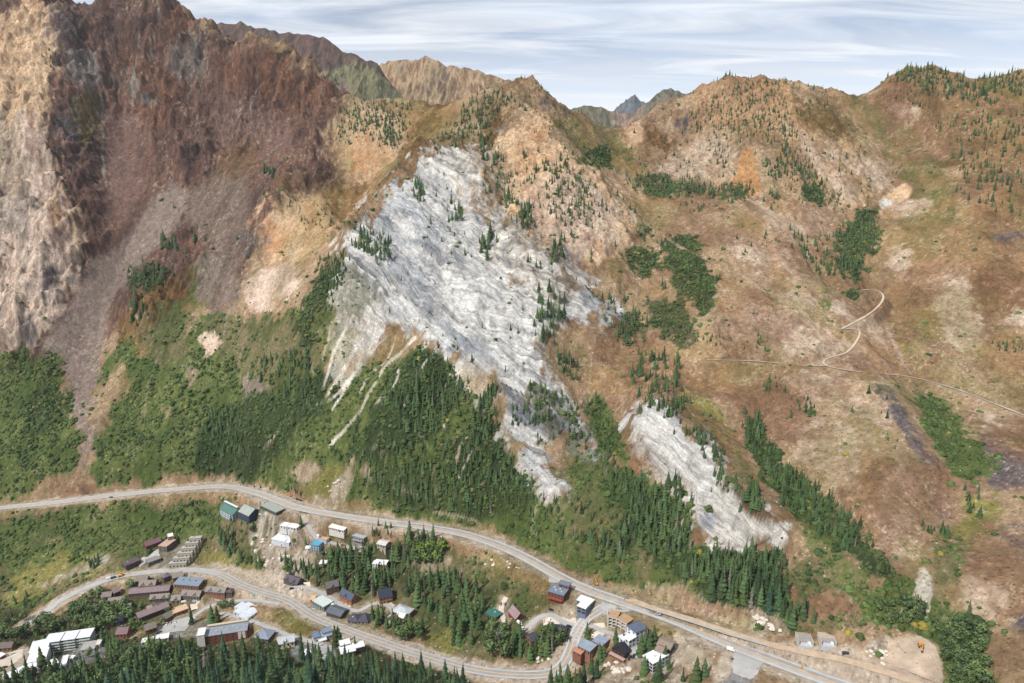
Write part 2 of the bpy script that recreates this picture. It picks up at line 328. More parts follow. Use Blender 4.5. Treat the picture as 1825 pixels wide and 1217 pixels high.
ROADS['access_lane'] = (road_line([(1046,1112),(1075,1124),(1105,1134),(1128,1146),(1133,1172)], ease=2), 2.6, .8)
ROADS['service_road'] = (road_line([(500,1076),(455,1070),(410,1072),(370,1082),(345,1098),(310,1112),(280,1120)], ease=3), 2.8, .8)
ROADS['lodge_road'] = (road_line([(392,1092),(440,1104),(485,1120),(520,1134),(575,1148)], ease=3), 2.6, .8)
ROADS['driveway'] = (road_line([(902,1064),(893,1085),(898,1110),(885,1128),(888,1150)], ease=2), 2.4, .5)
ROADS['mountain_track'] = (road_line([(1535,517),(1558,516),(1574,527),(1566,545),(1540,565),(1500,586)], ease=2), 1.4, .6)
ROADS['mountain_track2'] = (road_line([(1500,586),(1530,588),(1528,605),(1508,628),(1472,640),(1474,652),(1530,662),(1620,671),(1700,692),(1780,722),(1900,770)], ease=2), 1.35, .5)
ROADS['mountain_track3'] = (road_line([(1472,652),(1420,650),(1340,643),(1260,641)], ease=2), 1.1, .4)
road_d = np.full(H.shape, 1e3); _sw = np.zeros(H.shape); _sz = np.zeros(H.shape); _ta = np.zeros(H.shape)
for k, (L, hw, sh) in ROADS.items():
    bench = 24 if k in ('highway', 'village_road') else (13 if k.startswith('mount') else 8)
    R3 = hw+sh+bench; ys = L[:,1]; al = L[:,0]/L[:,1]
    r0, r1 = np.searchsorted(yrow, [ys.min()-R3, ys.max()+R3]); c0, c1 = np.searchsorted(acol, [al.min()-R3/ys.min(), al.max()+R3/ys.min()])
    if c1 <= c0: continue
    S_ = (slice(r0, r1), slice(c0, c1)); d, z = seg_dist(GX[S_], GY[S_], [tuple(p) for p in L])
    e = np.maximum(d-hw-.6, 0); t = 1-sst(hw+sh, hw+sh+bench, d); w_ = t/(.25+e)**3
    _sw[S_] += w_; _sz[S_] += w_*(z-(0.8 if k.startswith('mount') else 0.30)); _ta[S_] = np.maximum(_ta[S_], t)
    road_d[S_] = np.minimum(road_d[S_], d-hw-sh)
H = np.where(_sw > 0, H*(1-_ta)+_sz/np.maximum(_sw, 1e-12)*_ta, H)
at = make_at(H)
def hz(x, y): return bil(H, acol, yrow, np.asarray(x)/np.asarray(y), np.asarray(y))
PX, PY = proj(GX, GY, H)
# ---------------------------------------------------------------- land cover: colours (albedo) and vegetation densities per survey polygon
def srgb(r, g, b, k=0.61):
    c = np.array([r, g, b], float)/255; c = np.where(c <= .04045, c/12.92, ((c+.055)/1.055)**2.4); g_ = c.mean()*np.ones(3); return (c*.90+g_*.10)*k
CLS = {  # name: colour A, colour B, pattern, shrub density, conifer density (per 1000 m2)
 'purple': ((140,104,86), (98,78,70), 'streak', .0, .0), 'rust': ((148,104,78), (106,78,64), 'streak', 0, 0),
 'cream': ((238,200,156), (194,146,108), 'crag', .01, 0), 'creamwhite': ((238,210,186), (194,156,132), 'crag', .03, 0),
 'greyrock': ((168,158,146), (108,106,98), 'crag', .04, 0), 'greyscree': ((146,124,108), (118,100,86), 'streak', .0, 0),
 'scree': ((160,140,126), (140,120,108), 'fine', 0, 0), 'purplescree': ((142,110,96), (124,96,84), 'streak', 0, 0),
 'grassbrown': ((146,110,64), (116,86,48), 'blotch', .01, 0), 'tan': ((208,176,138), (168,134,100), 'blotch', .03, 0),
 'meadowtan': ((184,154,118), (148,118,84), 'blotch', .02, 0), 'pink': ((226,202,174), (184,154,126), 'fine', .01, 0),
 'olive': ((140,122,74), (114,104,58), 'blotch', .03, 0), 'meadow': ((126,132,66), (100,110,52), 'blotch', .1, 0),
 'yellowgreen': ((152,144,74), (124,120,60), 'blotch', .12, 0),
 'shrubland': ((112,122,62), (82,100,46), 'blotch', 1.0, 0), 'openshrub': ((140,124,88), (96,102,56), 'blotch', .5, 0), 'forest': ((98,94,62), (68,74,42), 'blotch', .8, 7),
 'krumm': ((74,84,50), (58,68,40), 'blotch', 1.3, 4), 'darkgreen': ((70,84,46), (56,70,38), 'blotch', 1.2, 6.5),
 'lime': ((238,234,227), (156,159,164), 'strata', 0, 0), 'limewarm': ((250,240,222), (188,179,166), 'crag', .05, 0), 'limeblue': ((190,195,200), (122,127,136), 'strata', 0, 0), 'limewhite': ((255,254,248), (240,235,226), 'fine', 0, 0),
 'gravel': ((214,198,176), (192,173,150), 'fine', 0, 0), 'dirt': ((214,186,156), (190,160,130), 'fine', 0, 0), 'orange': ((222,160,98), (204,140,84), 'streak', 0, 0),
 'darkrock': ((130,116,112), (94,86,88), 'fine', 0, 0), 'asphalt': ((160,158,156), (140,139,138), 'fine', 0, 0), 'rubble': ((222,210,192), (150,128,100), 'fine', .3, 0),
}
n_bl = fbm(GX/38, GY/38, 5, 101, .6); n_fi = fbm(GX/7, GY/7, 3, 111, .65); n_st = ridged((GX+wx*.7)/16, (GY+wy)/120, 4, 121, .6)
n_cr = ridged((GX+wx*.5)/26+H/60, (GY)/42, 5, 131, .62); n_sr = vn(q/30, GX/200, 140)*.35+vn(q/8, GX/110, 141)*.32+vn(q/3.1, GX/60, 143)*.2+fbm(GX/30, GY/30, 3, 145)*.13
PAT = {'blotch': sst(.32, .68, n_bl*.7+n_fi*.3), 'fine': sst(.25, .75, n_fi*.75+n_bl*.25), 'streak': sst(.25, .75, n_st*.6+n_bl*.4), 'crag': sst(.2, .62, n_cr*.7+n_fi*.3), 'strata': sst(.34, .58, n_sr)}
edge_n = (fbm(GX/34, GY/34, 6, 151, .70)-.5)*2.1+(fbm(GX/9, GY/12, 4, 155, .65)-.5)*1.3
WPX = fold(PX)+(fbm(GX/55, GY/55, 3, 161)-.5)*16; WPY = PY+(fbm(GX/55, GY/55, 3, 171)-.5)*14
COL = np.zeros(H.shape+(3,), np.float32); SH = np.zeros(H.shape, np.float32); CO = np.zeros(H.shape, np.float32); RU = np.zeros(H.shape, np.float32)
def linemask(pix, wd):
    pix = smooth_line(pix, 5); m = np.zeros((MH, MW), np.float32); p = (pix+np.array([90, 70]))/2
    x0, x1 = int(max(p[:,0].min()-wd-3, 0)), int(min(p[:,0].max()+wd+3, MW)); y0, y1 = int(max(p[:,1].min()-wd-3, 0)), int(min(p[:,1].max()+wd+3, MH))
    if x1 <= x0 or y1 <= y0: return m, (x0, y0, x1, y1)
    X, Y = np.meshgrid(np.arange(x0, x1)+.5, np.arange(y0, y1)+.5)
    d, _ = seg_dist(X, Y, [(a, b, 0) for a, b in p]); m[y0:y1, x0:x1] = np.clip(.5+(wd/5-d)*.45, 0, 1)
    return m
def paint(cls, poly, soft=10, rag=1.15, amt=1.0, line=None, sh=None, co=None):
    A, B, pat, s0, c0 = CLS[cls]; pa = np.asarray(poly, float)
    if line: m = linemask(poly, line)
    else: soft = soft*2.0; m = blur(raster(poly), soft)
    pad = 24+soft+(line or 0)
    sel = np.flatnonzero(((WPX > pa[:,0].min()-pad) & (WPX < pa[:,0].max()+pad) & (WPY > pa[:,1].min()-pad) & (WPY < pa[:,1].max()+pad)).ravel())
    if not len(sel): return
    v = smap(m, WPX.ravel()[sel], WPY.ravel()[sel])
    if line: w = sst(.25, .8, v*1.0+edge_n.ravel()[sel]*.55)*(v > .03)*amt*.9
    else: w = sst(.30, .70, v+edge_n.ravel()[sel]*rag*.75*np.clip(4*v*(1-v)*1.3, 0, 1))*amt
    p = PAT[pat].ravel()[sel][:,None]; c = srgb(*A)*(p)+srgb(*B)*(1-p)
    C3 = COL.reshape(-1, 3); C3[sel] = C3[sel]*(1-w[:,None])+c*w[:,None]
    for arr, val in ((SH, s0 if sh is None else sh), (CO, c0 if co is None else co)):
        f = arr.reshape(-1); f[sel] = f[sel]*(1-w)+val*w
BIG = [(-90,-70),(1915,-70),(1915,1290),(-90,1290)]
A0, B0 = CLS['meadowtan'][:2]; p_ = PAT['blotch'][...,None]; COL[:] = srgb(*A0)*p_+srgb(*B0)*(1-p_); SH[:] = .02
PAINT = [
 # ---- left mountain
 ('purple', PG['left_rock']), ('rust', [(230,90),(300,100),(330,180),(300,250),(240,230),(200,160)]), ('rust', [(380,90),(500,100),(600,170),(580,210),(450,170),(380,140)]),
 ('rust', [(280,0),(340,30),(350,70),(300,60)]), ('purplescree', [(190,190),(250,190),(265,320),(230,400),(185,420),(180,300)]), ('purplescree', [(330,200),(420,180),(520,220),(540,300),(440,300),(340,260)]),
 ('greyscree', [(350,330),(440,290),(500,310),(470,350),(430,460),(440,520),(380,580),(345,560),(370,480),(360,400),(300,380)]),
 ('olive', [(120,175),(160,165),(182,180),(165,250),(135,272),(118,240)], 8, .9, .7), ('olive', [(135,40),(165,50),(165,80),(135,90)], 8, .9, .6), ('grassbrown', [(400,250),(470,255),(480,320),(400,320),(380,290)], 10, .9, .6),
 ('purple', [(455,280),(560,260),(620,290),(610,330),(540,330),(500,400),(440,440),(440,370)]), ('grassbrown', [(490,290),(520,300),(530,340),(490,350)], 8, .9, .7),
 ('cream', PG['left_cream'], 10), ('creamwhite', [(-60,400),(60,330),(120,400),(160,460),(110,560),(60,615),(-60,680)]), ('greyrock', PG['left_grey'], 12, 1.2, .6), ('creamwhite', [(30,200),(80,200),(100,300),(140,420),(90,390),(50,290)]),
 ('darkrock', [(85,190),(128,195),(135,240),(138,275),(108,285),(88,250)]), ('darkrock', [(75,20),(130,5),(165,40),(150,60),(120,110),(98,60)], 10, 1, .7), ('darkrock', [(82,450),(122,460),(118,520),(100,560),(80,520)]), ('darkrock', [(75,285),(110,320),(112,350),(85,330)], 8, 1, .8), ('darkrock', [(35,560),(70,570),(75,610),(45,640)], 8, 1, .8),
 ('greyrock', [(110,90),(170,80),(175,150),(120,150)], 10, 1, .7), ('greyrock', [(205,120),(240,130),(290,180),(260,190),(210,170)], 10, 1, .8), ('greyrock', [(290,130),(350,40),(370,100),(340,150)], 10, 1, .5),
 ('scree', [(300,330),(335,345),(330,385),(290,430),(240,480),(200,540),(190,620),(182,700),(178,760),(150,840),(125,845),(140,770),(118,710),(122,660),(66,640),(75,600),(115,570),(130,530),(150,480),(200,445),(250,390)], 8, .6),
 ('scree', [(10,770),(50,720),(40,715),(0,760)], 5, .6), ('greyrock', [(240,150),(250,60),(256,120),(250,150)], 5, .5, .6),
 # ---- centre left
 ('grassbrown', [(735,188),(812,184),(818,215),(770,262),(692,330),(622,400),(590,435),(555,400),(595,350),(680,292),(720,240)], 8), ('tan', [(606,190),(640,175),(735,182),(735,240),(690,292),(640,335),(590,290),(578,240)]), ('orange', [(625,200),(655,240),(690,290),(640,320),(600,280)], 12, 1, .45),
 ('cream', [(435,390),(520,338),(580,368),(602,420),(570,470),(520,490),(430,520),(425,500),(460,470),(480,440)]), ('orange', [(445,380),(510,400),(500,460),(450,430)], 10, 1, .5), ('darkrock', [(420,400),(470,410),(465,450),(430,460)], 8, 1, .7),
 ('creamwhite', [(425,500),(465,470),(500,480),(540,480),(540,520),(480,560),(440,560)], 6), ('grassbrown', [(220,540),(260,500),(330,470),(350,520),(330,590),(250,640),(190,620)], 10), ('tan', [(560,400),(620,410),(600,450),(560,500),(520,540),(500,560),(540,480)], 8, 1, .8),
 # ---- green lower slopes
 ('shrubland', [(-90,680),(30,610),(60,640),(90,620),(120,660),(125,740),(140,790),(130,850),(-90,905)], 8),
 ('shrubland', [(150,850),(180,760),(180,690),(170,640),(230,590),(250,640),(330,590),(340,550),(400,560),(470,570),(560,530),(640,560),(600,640),(560,700),(700,640),(745,600),(800,640),(855,690),(850,800),(920,800),(960,870),(1015,900),(1020,830),(1090,800),(1110,850),(1180,850),(1240,880),(1240,960),(1280,985),(1380,990),(1420,1100),(1330,1110),(1250,1080),(1100,1050),(1000,1010),(860,940),(700,915),(540,880),(400,850),(150,865)], 8),
 ('meadowtan', [(190,660),(240,650),(235,700),(190,740),(180,780),(160,760),(175,700)], 8, 1, .9), ('meadowtan', [(60,870),(90,845),(150,842),(170,872),(60,895)], 6, .6), ('rust', [(110,868),(140,862),(168,872),(160,882),(110,884)], 4, .6, .8), ('gravel', [(105,855),(130,854),(125,862)], 3, .3),
 ('openshrub', [(250,560),(330,530),(360,560),(330,640),(260,640)], 10), ('openshrub', [(360,570),(560,560),(640,600),(560,680),(470,690),(440,640),(360,620)], 12, 1, .8), ('meadow', [(345,480),(375,450),(370,540),(350,590),(330,570)], 8, .8), ('scree', [(355,455),(420,470),(420,560),(400,570),(390,500),(372,540),(352,560)], 5, .9, .8),
 ('creamwhite', [(355,600),(385,592),(395,610),(375,640),(358,630)], 4), ('scree', [(325,650),(355,640),(345,670),(330,690),(322,670)], 5), ('scree', [(430,680),(460,660),(470,700),(445,720)], 5), ('meadowtan', [(280,735),(310,725),(300,745)], 4),
 ('darkgreen', [(380,740),(440,700),(480,720),(560,640),(600,640),(590,720),(520,780),(460,850),(350,860),(330,800)], 10), ('darkgreen', [(70,690),(120,690),(125,740),(100,760),(50,780)], 8, 1, .8, None, 1.2, 0),
 ('darkgreen', [(530,560),(560,490),(600,460),(620,480),(600,560),(560,640),(520,620)], 8), ('darkgreen', [(690,650),(745,605),(800,640),(840,690),(790,760),(720,820),(640,850),(600,830),(660,740)], 12), ('darkgreen', [(850,690),(880,700),(890,760),(930,830),(900,880),(820,850),(800,820),(840,760)], 8), ('darkgreen', [(640,830),(800,800),(940,850),(960,900),(860,930),(700,900),(620,880)], 10, 1, .7),
 ('darkgreen', [(1150,880),(1190,860),(1230,900),(1240,980),(1290,990),(1380,980),(1400,1090),(1330,1095),(1240,1070),(1210,1030),(1090,1000),(1070,930)], 10), ('openshrub', [(1040,880),(1100,880),(1090,980),(1180,1000),(1170,1040),(1080,1020),(1000,980)], 12), ('openshrub', [(1010,800),(1080,800),(1100,860),(1050,900),(1000,930),(960,900)], 10, 1, .5),
 ('pink', [(1150,1040),(1210,1035),(1260,1080),(1360,1110),(1350,1130),(1250,1105),(1160,1070)], 6), ('rubble', [(1330,1090),(1400,1110),(1410,1130),(1340,1118)], 5),
 ('rust', [(515,835),(550,815),(578,840),(572,865),(530,868)], 4, .5, .4), ('pink', [(514,840),(545,815),(575,835),(575,865),(530,868)], 4, .5, .7), ('yellowgreen', [(530,860),(590,830),(640,820),(620,870),(590,900),(530,885)], 8), ('gravel', [(582,890),(590,860),(625,832),(632,850),(620,880),(600,905)], 4, .5), ('pink', [(620,820),(665,825),(675,860),(650,870)], 6), ('rubble', [(540,880),(600,890),(640,905),(600,915),(540,900)], 6, 1, .8),
 ('meadow', [(560,540),(640,560),(640,600),(600,650),(560,620)], 8, 1, .6),
 # ---- the white rib
 ('meadowtan', [(820,190),(900,170),(945,160),(1000,190),(940,200),(890,260),(820,260),(760,280),(740,260)], 8), ('grassbrown', [(870,200),(930,180),(900,240),(860,290),(880,320),(840,300)], 8), ('greyrock', [(880,215),(930,225),(930,260),(890,270)], 8, 1, .7),
 ('orange', [(918,215),(945,190),(985,225),(990,260),(960,300),(910,320),(890,330),(930,260)], 10, 1, .5), ('cream', [(880,250),(945,188),(1000,255),(1050,290),(1135,385),(1140,430),(1060,470),(1000,430),(950,430),(890,380),(885,330),(925,285)], 8), ('orange', [(940,200),(990,240),(985,262),(955,240)], 8, .8, .8), ('orange', [(940,260),(985,265),(960,300),(900,325)], 8, .8, .35), ('creamwhite', [(960,310),(1040,300),(1090,370),(1120,420),(1060,450),(960,440),(920,380)], 12, 1, .8),
 ('lime', PG['white'], 12, 1.9), ('limewarm', [(830,400),(930,400),(1010,470),(1050,540),(980,560),(900,480),(850,450)], 16, 1, .75), ('limewarm', [(880,300),(890,345),(850,400),(800,350),(760,280),(830,262)], 12, 1, .5), ('limewarm', [(610,460),(660,520),(700,580),(640,640),(575,700),(600,600),(600,520)], 12, 1, .5),
 ('limeblue', [(740,470),(780,500),(770,560),(830,580),(870,640),(820,640),(760,580),(690,520),(660,470),(690,440)], 12, 1, .8), ('limeblue', [(670,360),(730,340),(800,400),(780,440),(700,430),(640,420)], 12, 1, .7), ('limeblue', [(840,620),(880,610),(900,660),(850,660)], 8, 1, .6), ('limeblue', [(890,720),(930,760),(990,880),(950,860),(915,800)], 10, 1, .6), ('limeblue', [(1010,500),(1070,530),(1090,570),(1040,560)], 10, 1, .5),
 ('limewhite', [(780,480),(815,472),(835,500),(870,560),(930,600),(945,640),(900,660),(860,600),(820,560),(785,530)], 8, .9, .9), ('limewhite', [(650,480),(700,500),(760,560),(810,615),(800,625),(740,580),(690,530)], 4, .6, .8), ('limewhite', [(900,660),(960,650),(1010,690),(1040,740),(980,740),(920,700)], 10, 1, .7), ('limewhite', [(670,350),(720,380),(760,430),(730,430),(690,390)], 5, 1, .8),
 ('meadowtan', [(900,400),(960,430),(1000,470),(1010,540),(960,520),(920,470)], 16, 2.6, .75), ('meadowtan', [(850,270),(890,300),(880,360),(850,390),(820,340)], 12, 2.4, .7), ('openshrub', [(930,700),(1010,720),(1080,790),(1020,800),(950,780)], 14, 2.6, .7), ('meadowtan', [(960,600),(990,560),(1000,640),(1020,690),(980,670)], 10, 2.2, .8), ('openshrub', [(640,470),(680,520),(650,580),(610,540)], 12, 2.4, .6), ('rubble', [(1200,780),(1260,800),(1300,880),(1250,870)], 10, 2.2, .7),
 ('openshrub', [(760,690),(800,650),(850,700),(850,740),(800,720)], 8, 1, .4), ('limewarm', [(790,625),(880,670),(885,740),(860,750),(800,660)], 8, 1, .7),
 ('meadowtan', [(985,580),(1060,590),(1110,620),(1130,720),(1110,760),(1060,720),(1010,640)], 8), ('olive', [(1000,600),(1060,620),(1050,700),(1020,660)], 8, 1, .7), ('shrubland', [(1060,700),(1110,760),(1120,830),(1090,830),(1050,760),(1040,710)], 6, 1, 1, None, 1, 2), ('olive', [(1140,600),(1180,640),(1170,700),(1110,700),(1080,640)], 10, 1, .6),
 ('yellowgreen', [(1200,690),(1250,700),(1310,790),(1330,880),(1290,840),(1270,790),(1210,740)], 8), ('lime', PG['white_right'], 12, 1.9), ('limewarm', [(1240,870),(1340,900),(1410,950),(1340,985),(1250,960)], 10, 1, .5), ('limeblue', [(1250,910),(1275,925),(1272,950),(1250,935)], 3, .6), ('openshrub', [(1290,830),(1340,830),(1350,890),(1310,880)], 8), ('limewhite', [(1125,735),(1180,750),(1220,800),(1240,850),(1190,840),(1150,790)], 8, 1, .6),
 ('openshrub', [(1400,960),(1480,1000),(1550,1060),(1560,1110),(1470,1130),(1400,1120)], 12), ('meadowtan', [(1410,1050),(1540,1060),(1530,1110),(1420,1115)], 10, 1, .6),
 # ---- right bowls
 ('rust', [(935,160),(960,150),(1050,205),(1110,222),(1190,200),(1190,230),(1110,240),(1010,210)], 8), ('olive', [(975,195),(1060,225),(1130,235),(1150,270),(1100,310),(1050,290),(1000,240)], 10), ('meadow', [(980,215),(1040,260),(1060,300),(1010,262)], 8, 1, .6), ('darkrock', [(1055,232),(1090,240),(1090,260),(1050,262)], 6, 1, .6), ('darkrock', [(940,158),(975,165),(1000,190),(970,195)], 6, 1, .7), ('orange', [(965,190),(990,215),(985,220)], 3, .3), ('orange', [(1058,248),(1080,258),(1082,268),(1064,256)], 3, .3),
 ('pink', [(1040,290),(1130,370),(1200,440),(1160,430),(1100,370)], 8, .9), ('tan', [(1185,195),(1330,130),(1440,145),(1500,210),(1560,290),(1605,340),(1560,375),(1450,365),(1330,345),(1220,330),(1150,275)]), ('orange', [(1250,150),(1330,136),(1400,150),(1480,200),(1500,260),(1400,240),(1300,220),(1230,190)], 14, 1, .4), ('darkrock', [(1170,195),(1215,205),(1250,250),(1240,262),(1200,230)], 6, .9), ('grassbrown', [(1150,210),(1200,230),(1215,270),(1170,280),(1140,250)], 8), ('cream', [(1120,205),(1150,205),(1145,250),(1125,270),(1115,240)], 5, .9, .8),
 ('pink', [(1180,290),(1240,240),(1300,250),(1320,330),(1240,330),(1150,310)], 10), ('pink', [(1330,340),(1440,350),(1450,370),(1350,365)], 6), ('orange', [(1325,262),(1345,262),(1352,300),(1364,345),(1302,345)], 3, .35), ('pink', [(1430,240),(1500,260),(1560,290),(1605,330),(1570,350),(1490,310)], 12), ('grassbrown', [(1405,160),(1500,190),(1540,250),(1500,250),(1430,220)], 8), ('creamwhite', [(1395,190),(1500,310),(1530,360),(1520,370),(1450,310)], 5, 1, .7),
 ('olive', [(1490,170),(1560,165),(1600,220),(1660,260),(1720,330),(1700,420),(1640,470),(1600,440),(1590,400),(1630,330),(1570,270)], 10), ('grassbrown', [(1560,150),(1640,118),(1830,140),(1910,180),(1910,560),(1740,560),(1700,450),(1720,330),(1660,250),(1600,200)], 12, 1, .8), ('meadow', [(1680,420),(1760,430),(1780,470),(1720,480)], 8, 1, .7), ('meadow', [(1640,340),(1700,340),(1680,370),(1640,365)], 8, 1, .5), ('pink', [(1585,180),(1650,195),(1655,215),(1600,205)], 5, 1, .8), ('grassbrown', [(1720,128),(1790,150),(1800,170),(1740,150)], 4, .8),
 ('cream', [(1565,370),(1610,320),(1630,330),(1620,350),(1590,380),(1585,392),(1560,385)], 3, .5), ('pink', [(1595,365),(1650,350),(1662,370),(1620,390),(1585,385)], 4, .6), ('limewhite', [(1568,358),(1594,358),(1588,372),(1566,374)], 2, .3), ('cream', [(1470,330),(1530,370),(1560,375),(1550,385),(1500,365)], 4, .8),
 ('pink', [(1350,370),(1460,370),(1500,400),(1420,440),(1350,400)], 10, 1, .8), ('pink', [(1290,420),(1360,420),(1440,480),(1440,500),(1350,480)], 10), ('pink', [(1380,520),(1440,515),(1470,560),(1400,560)], 10, 1, .8), ('pink', [(1240,560),(1380,550),(1500,590),(1500,630),(1400,640),(1260,620)], 12), ('pink', [(1480,620),(1560,560),(1600,640),(1600,670),(1540,655)], 10, 1, .6), ('pink', [(1480,540),(1550,520),(1560,545),(1500,580)], 8),
 ('pink', [(1590,430),(1620,430),(1610,520),(1590,490)], 6), ('pink', [(1670,490),(1710,480),(1740,530),(1750,590),(1700,600),(1660,560)], 8), ('pink', [(1660,570),(1770,580),(1760,610),(1690,620)], 8), ('pink', [(1780,570),(1825,540),(1860,560),(1825,590)], 6), ('cream', [(1656,492),(1672,486),(1684,490),(1668,502)], 2, .3), ('meadow', [(1450,535),(1485,535),(1478,552)], 3, .8), ('darkrock', [(1760,400),(1825,410),(1870,470),(1780,440)], 10, .9, .8),
 ('olive', [(1580,520),(1650,530),(1680,600),(1640,620),(1600,580)], 8), ('darkrock', [(1500,630),(1550,640),(1575,665),(1510,655)], 8, .9, .8), ('pink', [(1400,670),(1560,670),(1600,760),(1600,800),(1480,720),(1400,700)], 12), ('cream', [(1460,650),(1560,690),(1590,760),(1540,720)], 10, 1, .5), ('darkrock', [(1555,672),(1590,700),(1640,780),(1690,870),(1680,900),(1640,840),(1600,760)], 6), ('olive', [(1500,730),(1560,720),(1560,760),(1500,760)], 8, 1, .6), ('pink', [(1370,740),(1540,760),(1560,860),(1500,880),(1420,800)], 14, 1, .8), ('pink', [(1560,820),(1640,830),(1670,920),(1600,960),(1560,920)], 12, 1, .7), ('olive', [(1480,880),(1560,880),(1560,910),(1480,905)], 8, 1, .5),
 ('pink', [(1555,950),(1650,960),(1660,1010),(1590,1010)], 10, 1, .8), ('orange', [(1530,770),(1545,800),(1538,900),(1528,890)], 3, .9, .5), ('pink', [(1750,720),(1800,740),(1780,770),(1740,750)], 6), ('pink', [(1690,1040),(1825,1060),(1825,1110),(1740,1100)], 14, 1, .7), ('darkrock', [(1740,770),(1825,785),(1900,850),(1820,880),(1760,860)], 8), ('greyscree', [(1740,940),(1825,935),(1900,960),(1900,1000),(1780,980)], 8), ('darkrock', [(1790,1080),(1900,1060),(1900,1140),(1810,1135)], 8), ('darkrock', [(1640,880),(1720,900),(1700,940),(1640,930)], 8, 1, .7), ('greyscree', [(1560,830),(1640,760),(1690,860),(1700,960),(1640,900)], 12, 1, .3), ('yellowgreen', [(1700,880),(1780,890),(1790,940),(1720,930)], 8), ('yellowgreen', [(1650,950),(1740,930),(1800,940),(1760,960),(1670,980)], 6), ('yellowgreen', [(1560,670),(1650,690),(1700,780),(1660,760)], 8, 1, .3), ('meadow', [(1790,770),(1860,790),(1850,810),(1790,790)], 5),
 ('shrubland', [(1612,690),(1660,705),(1745,790),(1795,835),(1745,850),(1700,860),(1660,790)], 6), ('meadow', [(1655,690),(1668,700),(1590,560),(1582,570)], 3, .5), ('darkgreen', [(1315,735),(1352,738),(1368,790),(1420,850),(1500,905),(1560,985),(1600,1025),(1550,1035),(1480,980),(1400,920),(1335,810)], 6), ('shrubland', [(1440,880),(1500,940),(1560,1040),(1600,1060),(1540,1080),(1460,1000),(1410,930)], 10, 1, .8),
 ('shrubland', [(1530,1070),(1600,1030),(1660,1060),(1700,1090),(1760,1130),(1775,1250),(1700,1250),(1665,1150),(1600,1125),(1545,1110)], 8), ('darkgreen', [(1690,1100),(1755,1120),(1775,1180),(1720,1190)], 8), ('openshrub', [(1650,960),(1720,970),(1700,1040),(1650,1030)], 8), ('limewarm', [(1635,1010),(1650,1000),(1660,1060),(1645,1100),(1630,1080)], 4, .8), ('rubble', [(1535,1150),(1580,1130),(1600,1160),(1560,1190)], 5),
 ('krumm', [(1115,405),(1165,398),(1175,418),(1130,425)], 5), ('krumm', [(1105,435),(1170,440),(1185,490),(1150,495),(1110,465)], 6), ('krumm', [(1180,420),(1240,425),(1265,480),(1290,540),(1250,560),(1205,520),(1190,470)], 7), ('krumm', [(1150,530),(1210,540),(1240,570),(1230,620),(1170,600)], 8, 1, .8), ('krumm', [(1045,255),(1075,258),(1090,290),(1078,305),(1040,280)], 4), ('krumm', [(1500,380),(1560,380),(1560,420),(1540,500),(1500,490),(1470,480),(1500,430)], 8), ('krumm', [(1480,500),(1540,520),(1530,535),(1495,515)], 4),
 ('krumm', [(620,400),(690,335),(700,345),(660,370),(620,420)], 4), ('krumm', [(1090,580),(1140,560),(1150,600),(1100,620)], 8, 1, .8), ('krumm', [(225,490),(280,465),(305,480),(280,520),(235,520)], 6), ('krumm', [(1410,340),(1450,330),(1490,360),(1440,360)], 5), ('krumm', [(1120,315),(1180,315),(1240,335),(1330,335),(1330,352),(1240,350),(1150,345)], 4, 1, .8),
 # ---- valley
 ('openshrub', [(-90,925),(0,925),(200,898),(400,885),(480,930),(560,960),(700,960),(850,990),(960,1060),(1060,1110),(1030,1190),(850,1180),(560,1090),(400,1015),(300,1005),(100,1080),(-90,1130)], 6), ('shrubland', [(-90,945),(0,940),(200,905),(390,890),(400,930),(330,960),(230,990),(100,960),(-90,980)], 8), ('shrubland', [(0,960),(160,960),(240,1000),(120,1020),(0,1060)], 10), ('yellowgreen', [(0,1030),(60,1000),(180,1000),(210,1015),(120,1050),(60,1085),(0,1110)], 10), ('shrubland', [(0,1080),(60,1060),(120,1040),(90,1075),(0,1120)], 8),
 ('rubble', [(40,1050),(110,1025),(200,985),(205,995),(120,1040),(50,1060)], 4, 1, .7), ('meadow', [(170,1020),(240,1000),(260,1015),(200,1030)], 6), ('forest', [(70,1100),(180,1050),(300,1020),(330,1100),(250,1140),(200,1120),(60,1140)], 8, 1, .8, None, .7, 0), ('forest', [(-90,1120),(60,1080),(200,1120),(400,1130),(560,1140),(760,1165),(860,1217),(860,1290),(-90,1290)], 8, 1, 1, None, .5, 0),
 ('yellowgreen', [(330,990),(400,985),(470,1010),(480,1040),(430,1040),(380,1015)], 6), ('rubble', [(440,960),(500,940),(560,980),(560,1030),(500,1030),(450,1000)], 8), ('rubble', [(470,930),(540,925),(560,960),(590,1000),(520,1010)], 8), ('olive', [(460,1080),(500,1080),(560,1110),(570,1130),(500,1130)], 6), ('yellowgreen', [(490,1090),(540,1100),(560,1125),(500,1120)], 6),
 ('forest', [(560,990),(640,960),(780,950),(800,1020),(720,1050),(640,1060),(560,1040)], 10, 1, .9, None, .4, 0), ('forest', [(740,1040),(860,1020),(900,1080),(880,1150),(760,1130)], 12, 1, .6, None, .3, 0), ('yellowgreen', [(700,1140),(800,1110),(830,1160),(760,1165)], 8), ('yellowgreen', [(740,1050),(790,1060),(760,1090),(720,1075)], 10, 1, .6), ('yellowgreen', [(860,960),(940,1010),(920,1040),(840,1000)], 12, 1, .6), ('pink', [(700,990),(860,1000),(820,1030),(740,1010)], 8, 1, .5), ('rubble', [(1200,1130),(1260,1140),(1300,1190),(1220,1150)], 6, 1, .7),
